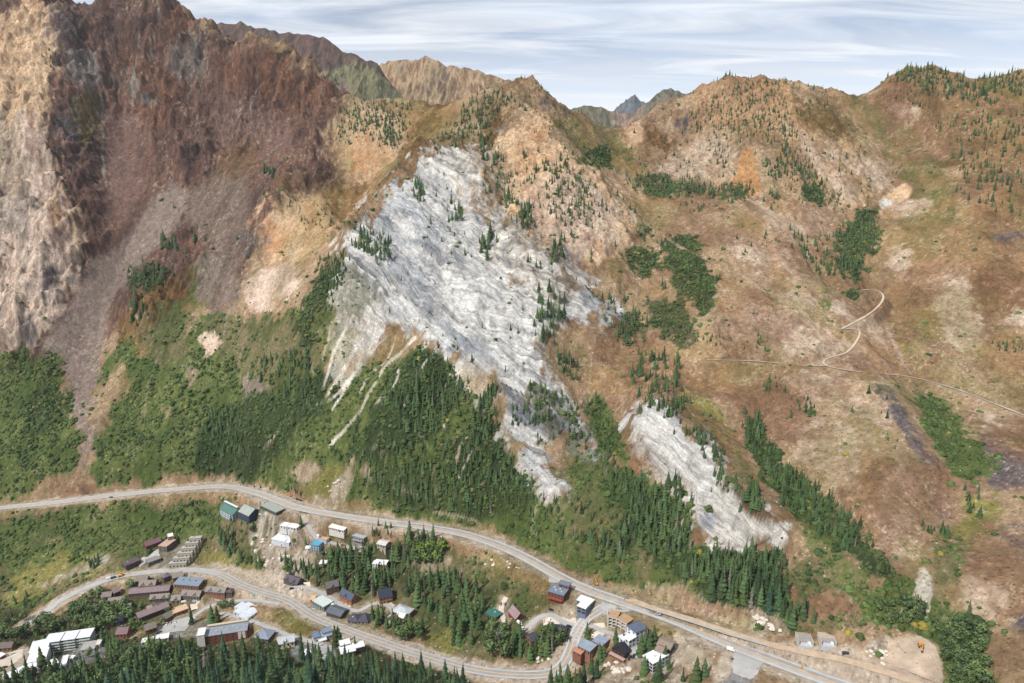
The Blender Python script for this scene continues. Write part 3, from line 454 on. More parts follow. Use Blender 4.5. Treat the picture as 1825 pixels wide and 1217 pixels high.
 ('rubble', [(1040,1180),(1200,1180),(1220,1230),(1050,1230)], 8, 1, .7), ('rubble', [(1000,1060),(1060,1060),(1080,1090),(1040,1110),(1000,1090)], 8, 1, .8), ('meadow', [(900,1205),(980,1210),(940,1240),(860,1240)], 6), ('openshrub', [(1200,1130),(1290,1170),(1300,1210),(1240,1200)], 8, 1, .7),
 ('openshrub', [(180,1050),(300,1025),(410,1045),(400,1075),(330,1110),(270,1130),(200,1130)], 8, 1, .8),
 # ---- bare ground and yards
 ('gravel', [(455,1020),(520,1022),(560,1060),(610,1100),(650,1130),(620,1125),(560,1095),(510,1065),(470,1050),(400,1020),(340,1008),(380,1000)], 4, .3), ('gravel', [(1190,1150),(1240,1145),(1290,1190),(1300,1217),(1230,1200)], 6, .6, .6), ('asphalt', [(1300,1170),(1345,1180),(1352,1217),(1290,1230),(1270,1210)], 4, .4), ('gravel', [(1275,1165),(1310,1165),(1300,1215),(1260,1235)], 5, .5),
 ('dirt', [(1590,1135),(1640,1128),(1680,1160),(1690,1250),(1560,1210),(1480,1180),(1515,1142),(1570,1180)], 4, .3), ('dirt', [(1590,1140),(1640,1135),(1672,1160),(1685,1250),(1560,1200),(1490,1175),(1525,1146),(1570,1175)], 4, .4), ('dirt', [(1060,1042),(1110,1042),(1180,1072),(1200,1090),(1130,1080)], 5, .5), ('gravel', [(1075,1045),(1105,1050),(1130,1062),(1100,1064)], 3, .3), ('rust', [(1620,1140),(1640,1140),(1640,1152),(1618,1150)], 3, .4, .6), ('dirt', [(1325,1145),(1365,1155),(1362,1170),(1330,1165)], 3, .4), ('gravel', [(1480,1150),(1520,1146),(1560,1180),(1500,1175)], 3, .4, .5), ('dirt', [(1400,1150),(1440,1155),(1445,1175),(1400,1170)], 4, .6, .7),
 ('gravel', [(965,1095),(1000,1085),(1040,1100),(1030,1115),(990,1112)], 4, .3), ('asphalt', [(925,1115),(965,1098),(1000,1105),(1030,1118),(1000,1122),(960,1110),(930,1122)], 3, .3), ('gravel', [(925,1125),(960,1115),(945,1130),(925,1150)], 4, .5, .8), ('gravel', [(485,1055),(540,1040),(600,1060),(680,1075),(700,1100),(680,1110),(640,1090)], 3, .3, .5), ('asphalt', [(250,1005),(330,960),(340,990),(290,1020),(240,1035),(220,1040)], 5, .4, .9), ('gravel', [(275,1115),(330,1085),(360,1075),(370,1090),(330,1120),(280,1130)], 4, .4), ('asphalt', [(270,1130),(350,1105),(380,1115),(360,1135),(280,1140)], 3, .3), ('gravel', [(0,1165),(45,1150),(60,1190),(40,1210),(0,1215)], 4, .4), ('asphalt', [(520,1140),(590,1145),(595,1175),(560,1190),(520,1170)], 4, .4), ('asphalt', [(140,1150),(185,1135),(190,1170),(110,1200),(60,1205)], 5, .4, .8), ('gravel', [(1160,1140),(1215,1130),(1225,1150),(1190,1165),(1160,1150)], 4, .5, .8),
]
for e in PAINT: paint(*e)
for pix, wd, cls in [([(645,600),(612,650),(578,705)], 7, 'limewarm'), ([(625,565),(595,620),(572,690)], 5, 'limewarm'), ([(660,615),(640,650),(605,690)], 5, 'limewarm'), ([(705,598),(690,640),(660,670),(640,700)], 5, 'limewarm'), ([(742,600),(715,630),(690,650),(660,700),(640,735),(590,792)], 8, 'limewarm'), ([(712,655),(700,690),(672,720)], 5, 'limewarm'), ([(600,560),(585,600),(575,640)], 4, 'gravel'), ([(570,590),(560,640),(555,680)], 3, 'gravel'), ([(850,745),(835,770),(820,790),(810,830)], 4, 'gravel'),
                     ([(1067,590),(1060,620),(1055,660),(1048,700)], 5, 'dirt'), ([(905,800),(890,790),(940,850),(960,880)], 3, 'gravel'), ([(770,912),(840,930),(860,945)], 5, 'gravel'), ([(700,865),(745,885)], 4, 'gravel'), ([(1215,880),(1210,930),(1180,980)], 4, 'gravel'), ([(1570,560),(1600,620),(1625,668)], 7, 'limewarm'), ([(1625,700),(1650,720),(1680,760)], 4, 'rubble'),
                     ([(400,545),(405,575),(398,600)], 4, 'scree'), ([(690,300),(650,350),(610,400)], 3, 'gravel'), ([(515,430),(520,460),(505,500)], 4, 'gravel'), ([(1130,380),(1200,430),(1270,470),(1330,495),(1360,515)], 3, 'dirt'), ([(1180,215),(1105,225),(1040,250)], 2, 'dirt'), ([(1440,260),(1500,320),(1540,372)], 5, 'pink'), ([(180,170),(183,240),(186,330)], 5, 'greyrock'), ([(245,60),(243,130),(236,190)], 4, 'greyrock'),
                     ([(640,640),(620,680),(590,730)], 3, 'limewarm'), ([(760,640),(730,690),(715,740)], 3, 'limewarm'), ([(800,665),(785,710),(790,760)], 3, 'limewarm'), ([(690,600),(650,640),(600,700),(560,720)], 4, 'limewarm'), ([(855,700),(845,760),(830,820),(815,850)], 3, 'limewarm'), ([(520,700),(500,760),(470,800)], 2, 'gravel'), ([(960,880),(950,920),(945,940)], 3, 'gravel'), ([(1230,880),(1215,940),(1190,985)], 3, 'limewarm'), ([(440,600),(430,660),(440,720)], 2, 'scree'), ([(300,600),(260,700),(250,780)], 2, 'scree'), ([(1645,1010),(1640,1060),(1650,1100)], 5, 'limewarm'), ([(1590,1110),(1610,1080),(1630,1060)], 3, 'gravel'), ([(485,540),(530,520),(510,545),(490,560)], 4, 'creamwhite'), ([(1700,720),(1720,760),(1735,740)], 3, 'pink'), ([(90,20),(60,200),(90,330),(150,440)], 2, 'creamwhite')]:
    paint(cls, pix, line=wd)
# road benches and gravel shoulders
t_ = sst(4.0, -1.0, road_d+edge_n*5)[...,None]; p_ = PAT['fine'][...,None]
t_ *= np.where(PY < 800, .55, 1.0)[...,None]
COL[:] = COL*(1-t_)+(srgb(212,194,172)*p_+srgb(190,170,148)*(1-p_))*t_
k_ = sst(1.0, 5.0, road_d); SH *= k_; CO *= k_
# olive and golden grass drifts over the open slopes
gr_ = (sst(.46, .62, fbm(GX/70+3, GY/110, 5, 221, .62))*(1-np.clip(m_white+m_left+m_sc+m_rt*.8+m_fl*.5, 0, 1))*(PY < 1130)*.5)[...,None]*(SH < .35)[...,None]
COL[:] = COL*(1-gr_)+(srgb(146,134,72)*PAT['blotch'][...,None]+srgb(120,104,50)*(1-PAT['blotch'][...,None]))*gr_
he_ = (sst(.47, .60, fbm(GX/90+5, GY/90, 5, 226, .64))*(1-np.clip(m_white+m_left+m_rt+m_fl*.8, 0, 1))*(PY < 1100)*(PX > 900)*.6)[...,None]*(SH < .35)[...,None]
COL[:] = COL*(1-he_)+(srgb(158,114,84)*PAT['fine'][...,None]+srgb(126,90,66)*(1-PAT['fine'][...,None]))*he_
go_ = (sst(.50, .64, fbm(GX/50+9, GY/60, 5, 231, .62))*(1-np.clip(m_white+m_left+m_sc, 0, 1))*.26)[...,None]*(SH < .35)[...,None]*(PY < 700)[...,None]
COL[:] = COL*(1-go_)+srgb(206,162,106)*go_
SH += (1-m_white)*(1-m_left)*(SH < .3)*.09*sst(.42, .6, n_bl); SH += (m_white > .3)*.10*sst(.45, .62, fbm(GX/40, GY/40, 3, 241)); SH += m_fl*.05+m_rt*.05; CO *= 1.0; CO += (m_white > .3)*1.5*sst(.42, .6, fbm(GX/60, GY/60, 3, 242))+m_rt*2.2+m_fl*1.2; SH *= k_; CO *= k_
# scattered bare stones and tiny plants break up every surface
spk = vn(GX/1.7, GY/1.7, 201)*.5+vn(GX/3.3, GY/3.3, 203)*.5
st_ = (sst(.66, .80, spk)*sst(.40, .6, n_bl))[...,None]*.45*(1-m_white[...,None])*np.where(SH[...,None] > .4, .5, 1)
COL[:] = COL*(1-st_)+srgb(226,208,184)*st_
dk_ = (sst(.34, .22, spk))[...,None]*.40*(1-m_white*.6)[...,None]
COL[:] = COL*(1-dk_)+COL*np.array([.50,.52,.42])*dk_
COL *= (0.86+.28*fbm(GX/4, GY/4, 2, 211))[...,None]
crk = np.clip(1-abs(2*vn(q/10, GX/75, 251)-1), 0, 1)**7*.8+np.clip(1-abs(2*vn(GX/16+q/30, GY/16, 252)-1), 0, 1)**9*.5
COL *= (1-.55*np.clip(crk, 0, 1)*m_white)[...,None]
crl = np.clip(1-abs(2*vn(q2/9, GX/60, 253)-1), 0, 1)**6*.8+np.clip(1-abs(2*vn((GX+wx*.5)/15, GY/50, 254)-1), 0, 1)**8*.7
COL *= (1-.45*np.clip(crl, 0, 1)*np.clip(m_left+m_rt*.5+m_fl*.5, 0, 1))[...,None]
COL = np.clip(COL, .012, .82).astype(np.float32)

# ---------------------------------------------------------------- materials
def mat(name, rough=.9, base=(.5,.5,.5), spec=.25, metal=0, noise=None, bump=None, attr=None, emis=None):
    m = bpy.data.materials.new(name); m.use_nodes = True; t = m.node_tree; b = t.nodes['Principled BSDF']
    b.inputs['Roughness'].default_value = rough; b.inputs['Specular IOR Level'].default_value = spec; b.inputs['Metallic'].default_value = metal
    b.inputs['Base Color'].default_value = (*base, 1)
    src = None
    if attr:
        a = t.nodes.new('ShaderNodeAttribute'); a.attribute_name = attr; src = a.outputs['Color']
    if noise:                                              # (scale, low, high, detail)
        tcn = t.nodes.new('ShaderNodeTexCoord'); n = t.nodes.new('ShaderNodeTexNoise'); n.inputs['Scale'].default_value = noise[0]; n.inputs['Detail'].default_value = noise[3] if len(noise) > 3 else 5; n.inputs['Roughness'].default_value = .65
        t.links.new(tcn.outputs['Object'], n.inputs['Vector'])
        mr = t.nodes.new('ShaderNodeMapRange'); mr.inputs['From Min'].default_value = .3; mr.inputs['From Max'].default_value = .7; mr.inputs['To Min'].default_value = noise[1]; mr.inputs['To Max'].default_value = noise[2]
        t.links.new(n.outputs['Fac'], mr.inputs['Value'])
        v = t.nodes.new('ShaderNodeVectorMath'); v.operation = 'SCALE'; t.links.new(mr.outputs[0], v.inputs['Scale'])
        if src: t.links.new(src, v.inputs[0])
        else: v.inputs[0].default_value = base
        src = v.outputs[0]
    if src: t.links.new(src, b.inputs['Base Color'])
    if bump:                                               # (scale, strength, distance)
        tcb = t.nodes.new('ShaderNodeTexCoord'); nb = t.nodes.new('ShaderNodeTexNoise'); nb.inputs['Scale'].default_value = bump[0]; nb.inputs['Detail'].default_value = 6; nb.inputs['Roughness'].default_value = .7
        t.links.new(tcb.outputs['Object'], nb.inputs['Vector'])
        bp = t.nodes.new('ShaderNodeBump'); bp.inputs['Strength'].default_value = bump[1]; bp.inputs['Distance'].default_value = bump[2]
        t.links.new(nb.outputs['Fac'], bp.inputs['Height']); t.links.new(bp.outputs[0], b.inputs['Normal'])
    return m
M_land = mat('mountain_ground', .95, attr='land', spec=.1, noise=(.22, .76, 1.24, 8), bump=(.16, .8, 3.0))
def enrich(m):
    """finer grain on the land: bedding and crack lines on rock, tufts and stones elsewhere"""
    t = m.node_tree; b = t.nodes['Principled BSDF']; Lk = t.links; src = b.inputs['Base Color'].links[0].from_socket
    a = t.nodes.new('ShaderNodeAttribute'); a.attribute_name = 'grainco'; rk = t.nodes.new('ShaderNodeAttribute'); rk.attribute_name = 'rockness'
    def noise(vec, sc, det, ro): n = t.nodes.new('ShaderNodeTexNoise'); n.inputs['Scale'].default_value = sc; n.inputs['Detail'].default_value = det; n.inputs['Roughness'].default_value = ro; Lk.new(vec, n.inputs['Vector']); return n.outputs['Fac']
    def mr(x, a0, a1, b0, b1): n = t.nodes.new('ShaderNodeMapRange'); n.inputs['From Min'].default_value = a0; n.inputs['From Max'].default_value = a1; n.inputs['To Min'].default_value = b0; n.inputs['To Max'].default_value = b1; Lk.new(x, n.inputs['Value']); return n.outputs[0]
    def mth(op, x, y): 
        n = t.nodes.new('ShaderNodeMath'); n.operation = op
        for i, v in enumerate((x, y)):
            if isinstance(v, (int, float)): n.inputs[i].default_value = v
            else: Lk.new(v, n.inputs[i])
        return n.outputs[0]
    nb = noise(a.outputs['Vector'], 1.0, 7, .72); gb = mth('MULTIPLY', mr(nb, .36, .60, .62, 1.2), mr(mth('ABSOLUTE', mth('SUBTRACT', noise(a.outputs['Vector'], .55, 6, .65), .5), 0), 0, .03, .66, 1.0))
    rf = rk.outputs['Fac']; fac = mth('ADD', mth('MULTIPLY', mth('SUBTRACT', gb, 1.0), rf), 1.0)
    tc_ = t.nodes.new('ShaderNodeTexCoord'); vo = t.nodes.new('ShaderNodeTexVoronoi'); vo.inputs['Scale'].default_value = .36; Lk.new(tc_.outputs['Object'], vo.inputs['Vector'])
    sx = t.nodes.new('ShaderNodeSeparateColor'); Lk.new(vo.outputs['Color'], sx.inputs[0])
    inside = mr(vo.outputs['Distance'], .25, .55, 1, 0); dark = mth('MULTIPLY', inside, mr(sx.outputs[0], .66, .74, 0, 1)); lite = mth('MULTIPLY', inside, mr(sx.outputs[1], .80, .88, 0, 1))
    inv = mth('SUBTRACT', 1.0, mth('MULTIPLY', rf, .75))
    fac = mth('MULTIPLY', fac, mth('SUBTRACT', 1.0, mth('MULTIPLY', mth('MULTIPLY', dark, .48), inv))); fac = mth('MULTIPLY', fac, mth('ADD', 1.0, mth('MULTIPLY', mth('MULTIPLY', lite, .6), inv)))
    n3 = noise(tc_.outputs['Object'], .9, 5, .7); fac = mth('MULTIPLY', fac, mr(n3, .3, .7, .8, 1.2))
    v = t.nodes.new('ShaderNodeVectorMath'); v.operation = 'SCALE'; Lk.new(src, v.inputs[0]); Lk.new(fac, v.inputs['Scale']); Lk.new(v.outputs[0], b.inputs['Base Color'])
    bp0 = b.inputs['Normal'].links[0].from_socket; bp = t.nodes.new('ShaderNodeBump'); bp.inputs['Distance'].default_value = 2.2; Lk.new(mth('ADD', mth('MULTIPLY', rf, .75), .12), bp.inputs['Strength']); Lk.new(nb, bp.inputs['Height']); Lk.new(bp0, bp.inputs['Normal']); Lk.new(bp.outputs[0], b.inputs['Normal'])
enrich(M_land)
def set_vec(me, name, v): a = me.attributes.new(name, 'FLOAT_VECTOR', 'POINT'); a.data.foreach_set('vector', np.ascontiguousarray(v, np.float32).ravel())
def set_flt(me, name, v): a = me.attributes.new(name, 'FLOAT', 'POINT'); a.data.foreach_set('value', np.ascontiguousarray(v, np.float32).ravel())

def raw_mesh(name, co, faces, loops_per):
    me = bpy.data.meshes.new(name); co = np.asarray(co, np.float32); f = np.asarray(faces, np.int32)
    me.vertices.add(len(co)); me.vertices.foreach_set('co', co.ravel())
    me.loops.add(f.size); me.loops.foreach_set('vertex_index', f.ravel())
    me.polygons.add(len(f)); me.polygons.foreach_set('loop_start', (np.arange(len(f))*loops_per).astype(np.int32))
    me.update(calc_edges=True); return me
def grid_mesh(name, X, Y, Z, col=None):
    nr, nc = X.shape; i = np.arange(nr*nc).reshape(nr, nc)
    q = np.stack([i[:-1,:-1], i[:-1,1:], i[1:,1:], i[1:,:-1]], -1).reshape(-1, 4)
    me = raw_mesh(name, np.stack([X, Y, Z], -1).reshape(-1, 3), q, 4)
    if col is not None: set_col(me, col.reshape(-1, 3))
    return me
def set_col(me, c, name='land'):
    a = me.color_attributes.new(name, 'FLOAT_COLOR', 'POINT'); c4 = np.ones((len(c), 4), np.float32); c4[:,:3] = c; a.data.foreach_set('color', c4.ravel())
def link(name, me, material=None, parent=None):
    o = bpy.data.objects.new(name, me); C.objects.link(o)
    if material is not None: me.materials.append(material)
    if parent is not None: o.parent = parent
    return o
ter = link('terrain', grid_mesh('terrain', GX, GY, H, COL), M_land); ter['kind'] = 'structure'
_wm = (m_white > .5)[...,None]; _lm = (np.maximum(m_left, 0) > .5)[...,None]
_g = np.where(_wm, np.stack([q/2.2, GX/40, GY/60], -1), np.where(_lm, np.stack([(GX+wx*.6)/5.0+q2/18, (GY)/22, q2/7], -1), np.stack([GX/6, GY/9, H/9], -1)))
set_vec(ter.data, 'grainco', _g.reshape(-1, 3)); set_flt(ter.data, 'rockness', np.clip(m_white*.95+m_left*.9+m_rt*.7+m_fl*.6+.22, 0, 1).ravel())
# ---------------------------------------------------------------- ridges beyond the crest, each its own piece of terrain
def far_ridge(name, crest, depth, drop, clsA, clsB, seed, jag=14, nx=420, ny=90, back=500, patch=None):
    g = np.array([pt(*c) for c in crest]); s = np.r_[0, np.cumsum(np.hypot(*np.diff(g[:,:2], axis=0).T))]
    t = np.linspace(0, s[-1], nx); cx_ = np.interp(t, s, g[:,0]); cy_ = np.interp(t, s, g[:,1]); cz_ = np.interp(t, s, g[:,2])
    u = np.concatenate([np.linspace(-depth, 0, ny, endpoint=False), np.linspace(0, back, 16)])
    X = cx_[None,:]*(1+u[:,None]/cy_[None,:]); Y = cy_[None,:]+u[:,None]; sl = drop/depth
    wv = (fbm(X/200, Y/200, 3, seed)-.5)*60
    Z = cz_[None,:]+np.where(u[:,None] < 0, u[:,None]*sl, -u[:,None]*.6)
    rg = ridged((X+wv)/90, (Y)/300, 5, seed+5, .58); Z = Z+(rg-.62)*jag*2.2*sst(0, 140, abs(u))[:,None]+(ridged(X/34, Y/60, 4, seed+9)-.5)*jag*.55*(0.3+sst(0, 60, abs(u)))[:,None]
    Z = Z+((vn(t/16, t*0, seed+3)-.5)*jag*.7+(vn(t/45, t*0, seed+4)-.5)*jag*.5)[None,:]
    m_ = fbm(X/80, Y/160, 4, seed+20); k = sst(.42, .56, m_)[...,None]; f = sst(.3, .7, ridged(X/14, Y/70, 3, seed+30))[...,None]
    col = (srgb(*clsA[0])*f+srgb(*clsA[1])*(1-f))*k+(srgb(*clsB[0])*f+srgb(*clsB[1])*(1-f))*(1-k)
    if patch:
        qx, qy = proj(X, Y, Z)
        for poly, c in patch:
            m = smap(blur(raster(poly), 10), qx+(m_-.5)*60, qy+(f[...,0]-.5)*14); w_ = sst(.35, .65, m)[...,None]; col = col*(1-w_)+srgb(*c)*(.85+.3*f)*w_
    o = link(name, grid_mesh(name, X, Y, Z, np.clip(col, .01, .8)), M_land); set_vec(o.data, 'grainco', np.stack([X/9, Y/50, Z/50], -1).reshape(-1, 3)); set_flt(o.data, 'rockness', np.full(X.size, .8)); o['kind'] = 'structure'; return X, Y, Z
far_ridge('jagged_ridge', [(290,40,2300),(340,48,2280),(360,44,2260),(384,46,2250),(395,42,2240),(430,40,2230),(450,50,2200),(500,56,2180),(540,64,2160),(575,66,2150),(610,88,2120),(640,102,2100),(672,112,2080),(700,150,2040),(735,190,2000)], 560, 330, ((122,98,88),(98,80,76)), ((112,98,84),(96,84,74)), 401, 16,
          patch=[([(540,130),(580,135),(640,110),(735,182),(700,185),(620,185),(575,160)], (132,128,96)), ([(560,150),(600,150),(640,180),(600,185)], (140,120,108))])
far_ridge('tan_ridge', [(640,150,2500),(672,118,2480),(690,108,2460),(720,106,2450),(745,108,2440),(758,98,2430),(775,108,2420),(800,118,2400),(840,124,2380),(870,132,2350),(905,142,2330),(928,152,2310),(960,200,2280)], 520, 320, ((192,162,126),(148,120,92)), ((174,150,118),(134,114,92)), 431, 14)
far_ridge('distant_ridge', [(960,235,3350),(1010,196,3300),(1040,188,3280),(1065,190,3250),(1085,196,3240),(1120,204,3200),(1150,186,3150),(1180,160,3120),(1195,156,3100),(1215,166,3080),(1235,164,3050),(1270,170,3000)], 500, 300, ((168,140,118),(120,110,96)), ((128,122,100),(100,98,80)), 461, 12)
far_ridge('haze_tinted_peak', [(1080,215,6600),(1100,190,6600),(1118,176,6600),(1132,169,6600),(1145,180,6600),(1170,200,6600),(1200,215,6600)], 900, 420, ((120,124,128),(98,104,110)), ((108,114,116),(90,96,100)), 481, 26, back=700)  # bluish grey of distant haze is put into this peak's rock colours
# ---------------------------------------------------------------- vegetation
M_needle = mat('spruce_needles', .8, attr='leaf', spec=.15)
M_leaf = mat('foliage', .75, attr='leaf', spec=.2)
M_bark = mat('bark', .95, base=(.10,.075,.055), noise=(2, .7, 1.3))
M_pale_bark = mat('pale_bark', .9, base=(.48,.45,.38), noise=(2, .7, 1.15))
M_dead = mat('dead_wood', .95, base=(.30,.27,.24), noise=(2, .75, 1.2))
def add_random_tint(m, lo, hi):
    t = m.node_tree; b = t.nodes['Principled BSDF']; src = b.inputs['Base Color'].links[0].from_socket
    oi = t.nodes.new('ShaderNodeObjectInfo'); mr = t.nodes.new('ShaderNodeMapRange'); mr.inputs['To Min'].default_value = lo; mr.inputs['To Max'].default_value = hi
    t.links.new(oi.outputs['Random'], mr.inputs['Value']); v = t.nodes.new('ShaderNodeVectorMath'); v.operation = 'SCALE'
    t.links.new(src, v.inputs[0]); t.links.new(mr.outputs[0], v.inputs['Scale']); t.links.new(v.outputs[0], b.inputs['Base Color'])
add_random_tint(M_needle, .68, 1.4); add_random_tint(M_leaf, .8, 1.2)

def tri_mesh(name, co, tri, col, material):
    me = raw_mesh(name, co, tri, 3); set_col(me, np.asarray(col, np.float32), 'leaf'); me.materials.append(material); return me
def spruce_crown(seed, h=1.0, wd=.16, tiers=15, blades=9, tint=(.030,.052,.022)):
    r = np.random.default_rng(seed); V = []; T = []; K = []
    def add(vs, ts, c): b = len(V); V.extend(vs); T.extend([[b+i for i in t] for t in ts]); K.extend(c)
    tint = np.array(tint)
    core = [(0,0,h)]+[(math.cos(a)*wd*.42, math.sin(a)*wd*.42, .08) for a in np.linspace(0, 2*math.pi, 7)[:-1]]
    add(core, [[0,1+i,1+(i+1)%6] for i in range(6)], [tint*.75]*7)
    for k in range(tiers):
        f = k/(tiers-1); z = .07+.88*f; rad = wd*(1-f)**.82*(.85+.3*r.random())+.008
        off = r.random()*6.28; n = max(4, int(blades*(1-f*.5)))
        for i in range(n):
            a = off+i*6.283/n+r.normal()*.12; rr = rad*(.72+.5*r.random()); dz = rr*.35+.012; w_ = rr*.42+.01
            ca, sa = math.cos(a), math.sin(a)
            tip = (ca*rr, sa*rr, z-dz); l = (ca*rr*.45-sa*w_, sa*rr*.45+ca*w_, z-dz*.75); m_ = (ca*rr*.45+sa*w_, sa*rr*.45-ca*w_, z-dz*.75); top = (0,0,z+.045)
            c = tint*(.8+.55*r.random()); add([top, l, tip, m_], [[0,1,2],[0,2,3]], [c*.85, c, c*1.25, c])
    return V, T, K
def broad_crown(seed, n=240, tint=(.075,.12,.030), sx=.34, z0=.22, z1=1.0, leaf=.056):
    r = np.random.default_rng(seed); V = []; T = []; K = []; tint = np.array(tint)
    lob = [(r.normal()*.09, r.normal()*.09, z0+.15+(z1-z0-.25)*r.random(), .14+.10*r.random()) for _ in range(7)]
    for i in range(n):
        lx, ly, lz, lr = lob[i % 7]; d = r.normal(size=3); d /= np.linalg.norm(d); p = np.array([lx, ly, lz])+d*lr*np.array([1.15, 1.15, 1.0])*(.75+.3*r.random())
        t = np.cross(d, r.normal(size=3)); t /= np.linalg.norm(t)+1e-9; u = np.cross(d, t); s = leaf*(.6+.8*r.random()); b = len(V)
        c = tint*(.7+.7*r.random()); V += [p+t*s, p+u*s, p-t*s+d*s*.3, p-u*s]; T += [[b,b+1,b+2],[b,b+2,b+3]]; K += [c]*4
    return V, T, K
def trunk_mesh(name, r0, h, material, sides=6):
    V = []; T = []
    for z, r_ in ((-.04, r0*1.25), (h*.5, r0*.7), (h, r0*.15)):
        V += [(math.cos(a)*r_, math.sin(a)*r_, z) for a in np.linspace(0, 2*math.pi, sides+1)[:-1]]
    for k in range(2):
        for i in range(sides):
            a = k*sides+i; b = k*sides+(i+1)%sides; T += [[a,b,b+sides],[a,b+sides,a+sides]]
    me = raw_mesh(name, V, T, 3); me.materials.append(material); return me
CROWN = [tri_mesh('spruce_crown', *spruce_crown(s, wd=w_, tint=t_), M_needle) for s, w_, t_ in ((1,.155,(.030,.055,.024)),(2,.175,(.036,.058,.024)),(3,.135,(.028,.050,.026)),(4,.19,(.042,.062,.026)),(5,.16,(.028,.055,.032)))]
TRUNK = trunk_mesh('spruce_trunk', .014, .9, M_bark)
BROAD = [tri_mesh('aspen_crown', *broad_crown(s, tint=t_), M_leaf) for s, t_ in ((11,(.085,.125,.045)),(12,(.105,.145,.050)),(13,(.070,.105,.040)))]
BROAD_Y = tri_mesh('aspen_crown_pale', *broad_crown(14, tint=(.14,.19,.035)), M_leaf)
BTRUNK = trunk_mesh('aspen_trunk', .016, .8, M_pale_bark)
DEADT = trunk_mesh('dead_trunk', .012, 1.0, M_dead)
def dead_branches():
    r = np.random.default_rng(5); V = []; T = []
    for k in range(34):
        z = .2+.75*k/34; a = r.random()*6.28; L = (.10*(1.15-z)+.015)*(.6+.6*r.random()); b = len(V)
        V += [(0,0,z+.006),(0,0,z-.006),(math.cos(a)*L, math.sin(a)*L, z-.02),(math.cos(a+.3)*.012, math.sin(a+.3)*.012, z)]; T += [[b,b+1,b+2],[b,b+2,b+3]]
    me = raw_mesh('dead_branches', V, T, 3); me.materials.append(M_dead); return me
DEADB = dead_branches()

def inpoly(poly, n, r, seed=0):
    """n random pixels inside a polygon, at least roughly r pixels apart"""
    g = np.random.default_rng(seed); p = np.asarray(poly, float); x0, y0 = p.min(0); x1, y1 = p.max(0); out_ = []; tries = 0
    while len(out_) < n and tries < n*60:
        tries += 1; x = g.uniform(x0, x1); y = g.uniform(y0, y1); c = False
        for (ax, ay), (bx, by) in zip(p, np.roll(p, -1, 0)):
            if (ay > y) != (by > y) and x < (bx-ax)*(y-ay)/(by-ay)+ax: c = not c
        if not c: continue
        if r and any((x-a)**2+((y-b)*1.6)**2 < r*r for a, b in out_): continue
        out_.append((x, y))
    return out_
# --- groves of spruce that stand close to the drone: (pixel polygon, how many, spacing, height range, where, kind)
GROVES = [
 ([(0,1205),(60,1195),(180,1190),(300,1165),(345,1185),(470,1165),(540,1170),(600,1195),(700,1212),(830,1240),(860,1330),(0,1330)], 290, 10.5, (20,31), 'dense forest along the bottom edge of the view', 'spruce'),
 ([(120,1130),(150,1110),(215,1130),(215,1175),(180,1185),(160,1150)], 12, 9, (18,26), 'grove right of the long white stepped lodge', 'spruce'),
 ([(395,925),(425,930),(420,985),(440,1000),(470,1010),(480,1020),(400,990),(385,950)], 26, 7, (14,20), 'grove below the green-roofed chalets', 'spruce'),
 ([(500,1000),(560,1010),(560,1035),(520,1030)], 16, 6, (12,17), 'small grove above the dark-roofed house by the lower road', 'spruce'),
 ([(560,1010),(600,985),(680,985),(690,1030),(700,1060),(680,1070),(640,1065),(600,1045),(560,1045)], 62, 8, (16,24), 'hillside grove above the row of dark-roofed houses', 'spruce'),
 ([(700,960),(740,955),(790,965),(790,1000),(730,1010),(700,1040),(690,1000)], 30, 8, (15,22), 'grove between the curving lane and the highway', 'spruce'),
 ([(735,1040),(800,1030),(850,1050),(865,1090),(850,1150),(800,1150),(780,1110),(750,1080),(720,1060)], 50, 8.5, (17,26), 'grove in the middle of the valley floor', 'spruce'),
 ([(660,1100),(690,1110),(720,1120),(760,1125),(740,1135),(680,1125)], 10, 8, (15,22), 'cluster in front of the cul-de-sac', 'spruce'),
 ([(560,1180),(700,1200),(830,1232),(860,1300),(600,1300)], 75, 8.5, (22,32), 'right half of the bottom-edge forest', 'spruce'),
 ([(900,1110),(930,1120),(930,1150),(970,1160),(1000,1140),(1000,1175),(930,1180),(905,1160)], 20, 9, (14,21), 'grove round the cabins west of the side road', 'spruce'),
 ([(975,1215),(1040,1210),(1045,1235),(980,1240)], 9, 9, (18,24), 'clump at the bend of the lower road', 'spruce'),
 ([(1270,1040),(1330,1030),(1400,1060),(1395,1090),(1330,1085),(1255,1068)], 34, 9, (18,27), 'dense stand above the dirt road', 'spruce'),
 ([(1390,1080),(1430,1075),(1450,1110),(1400,1120)], 9, 9, (14,20), 'clump beside the concrete shell building', 'spruce'),
]
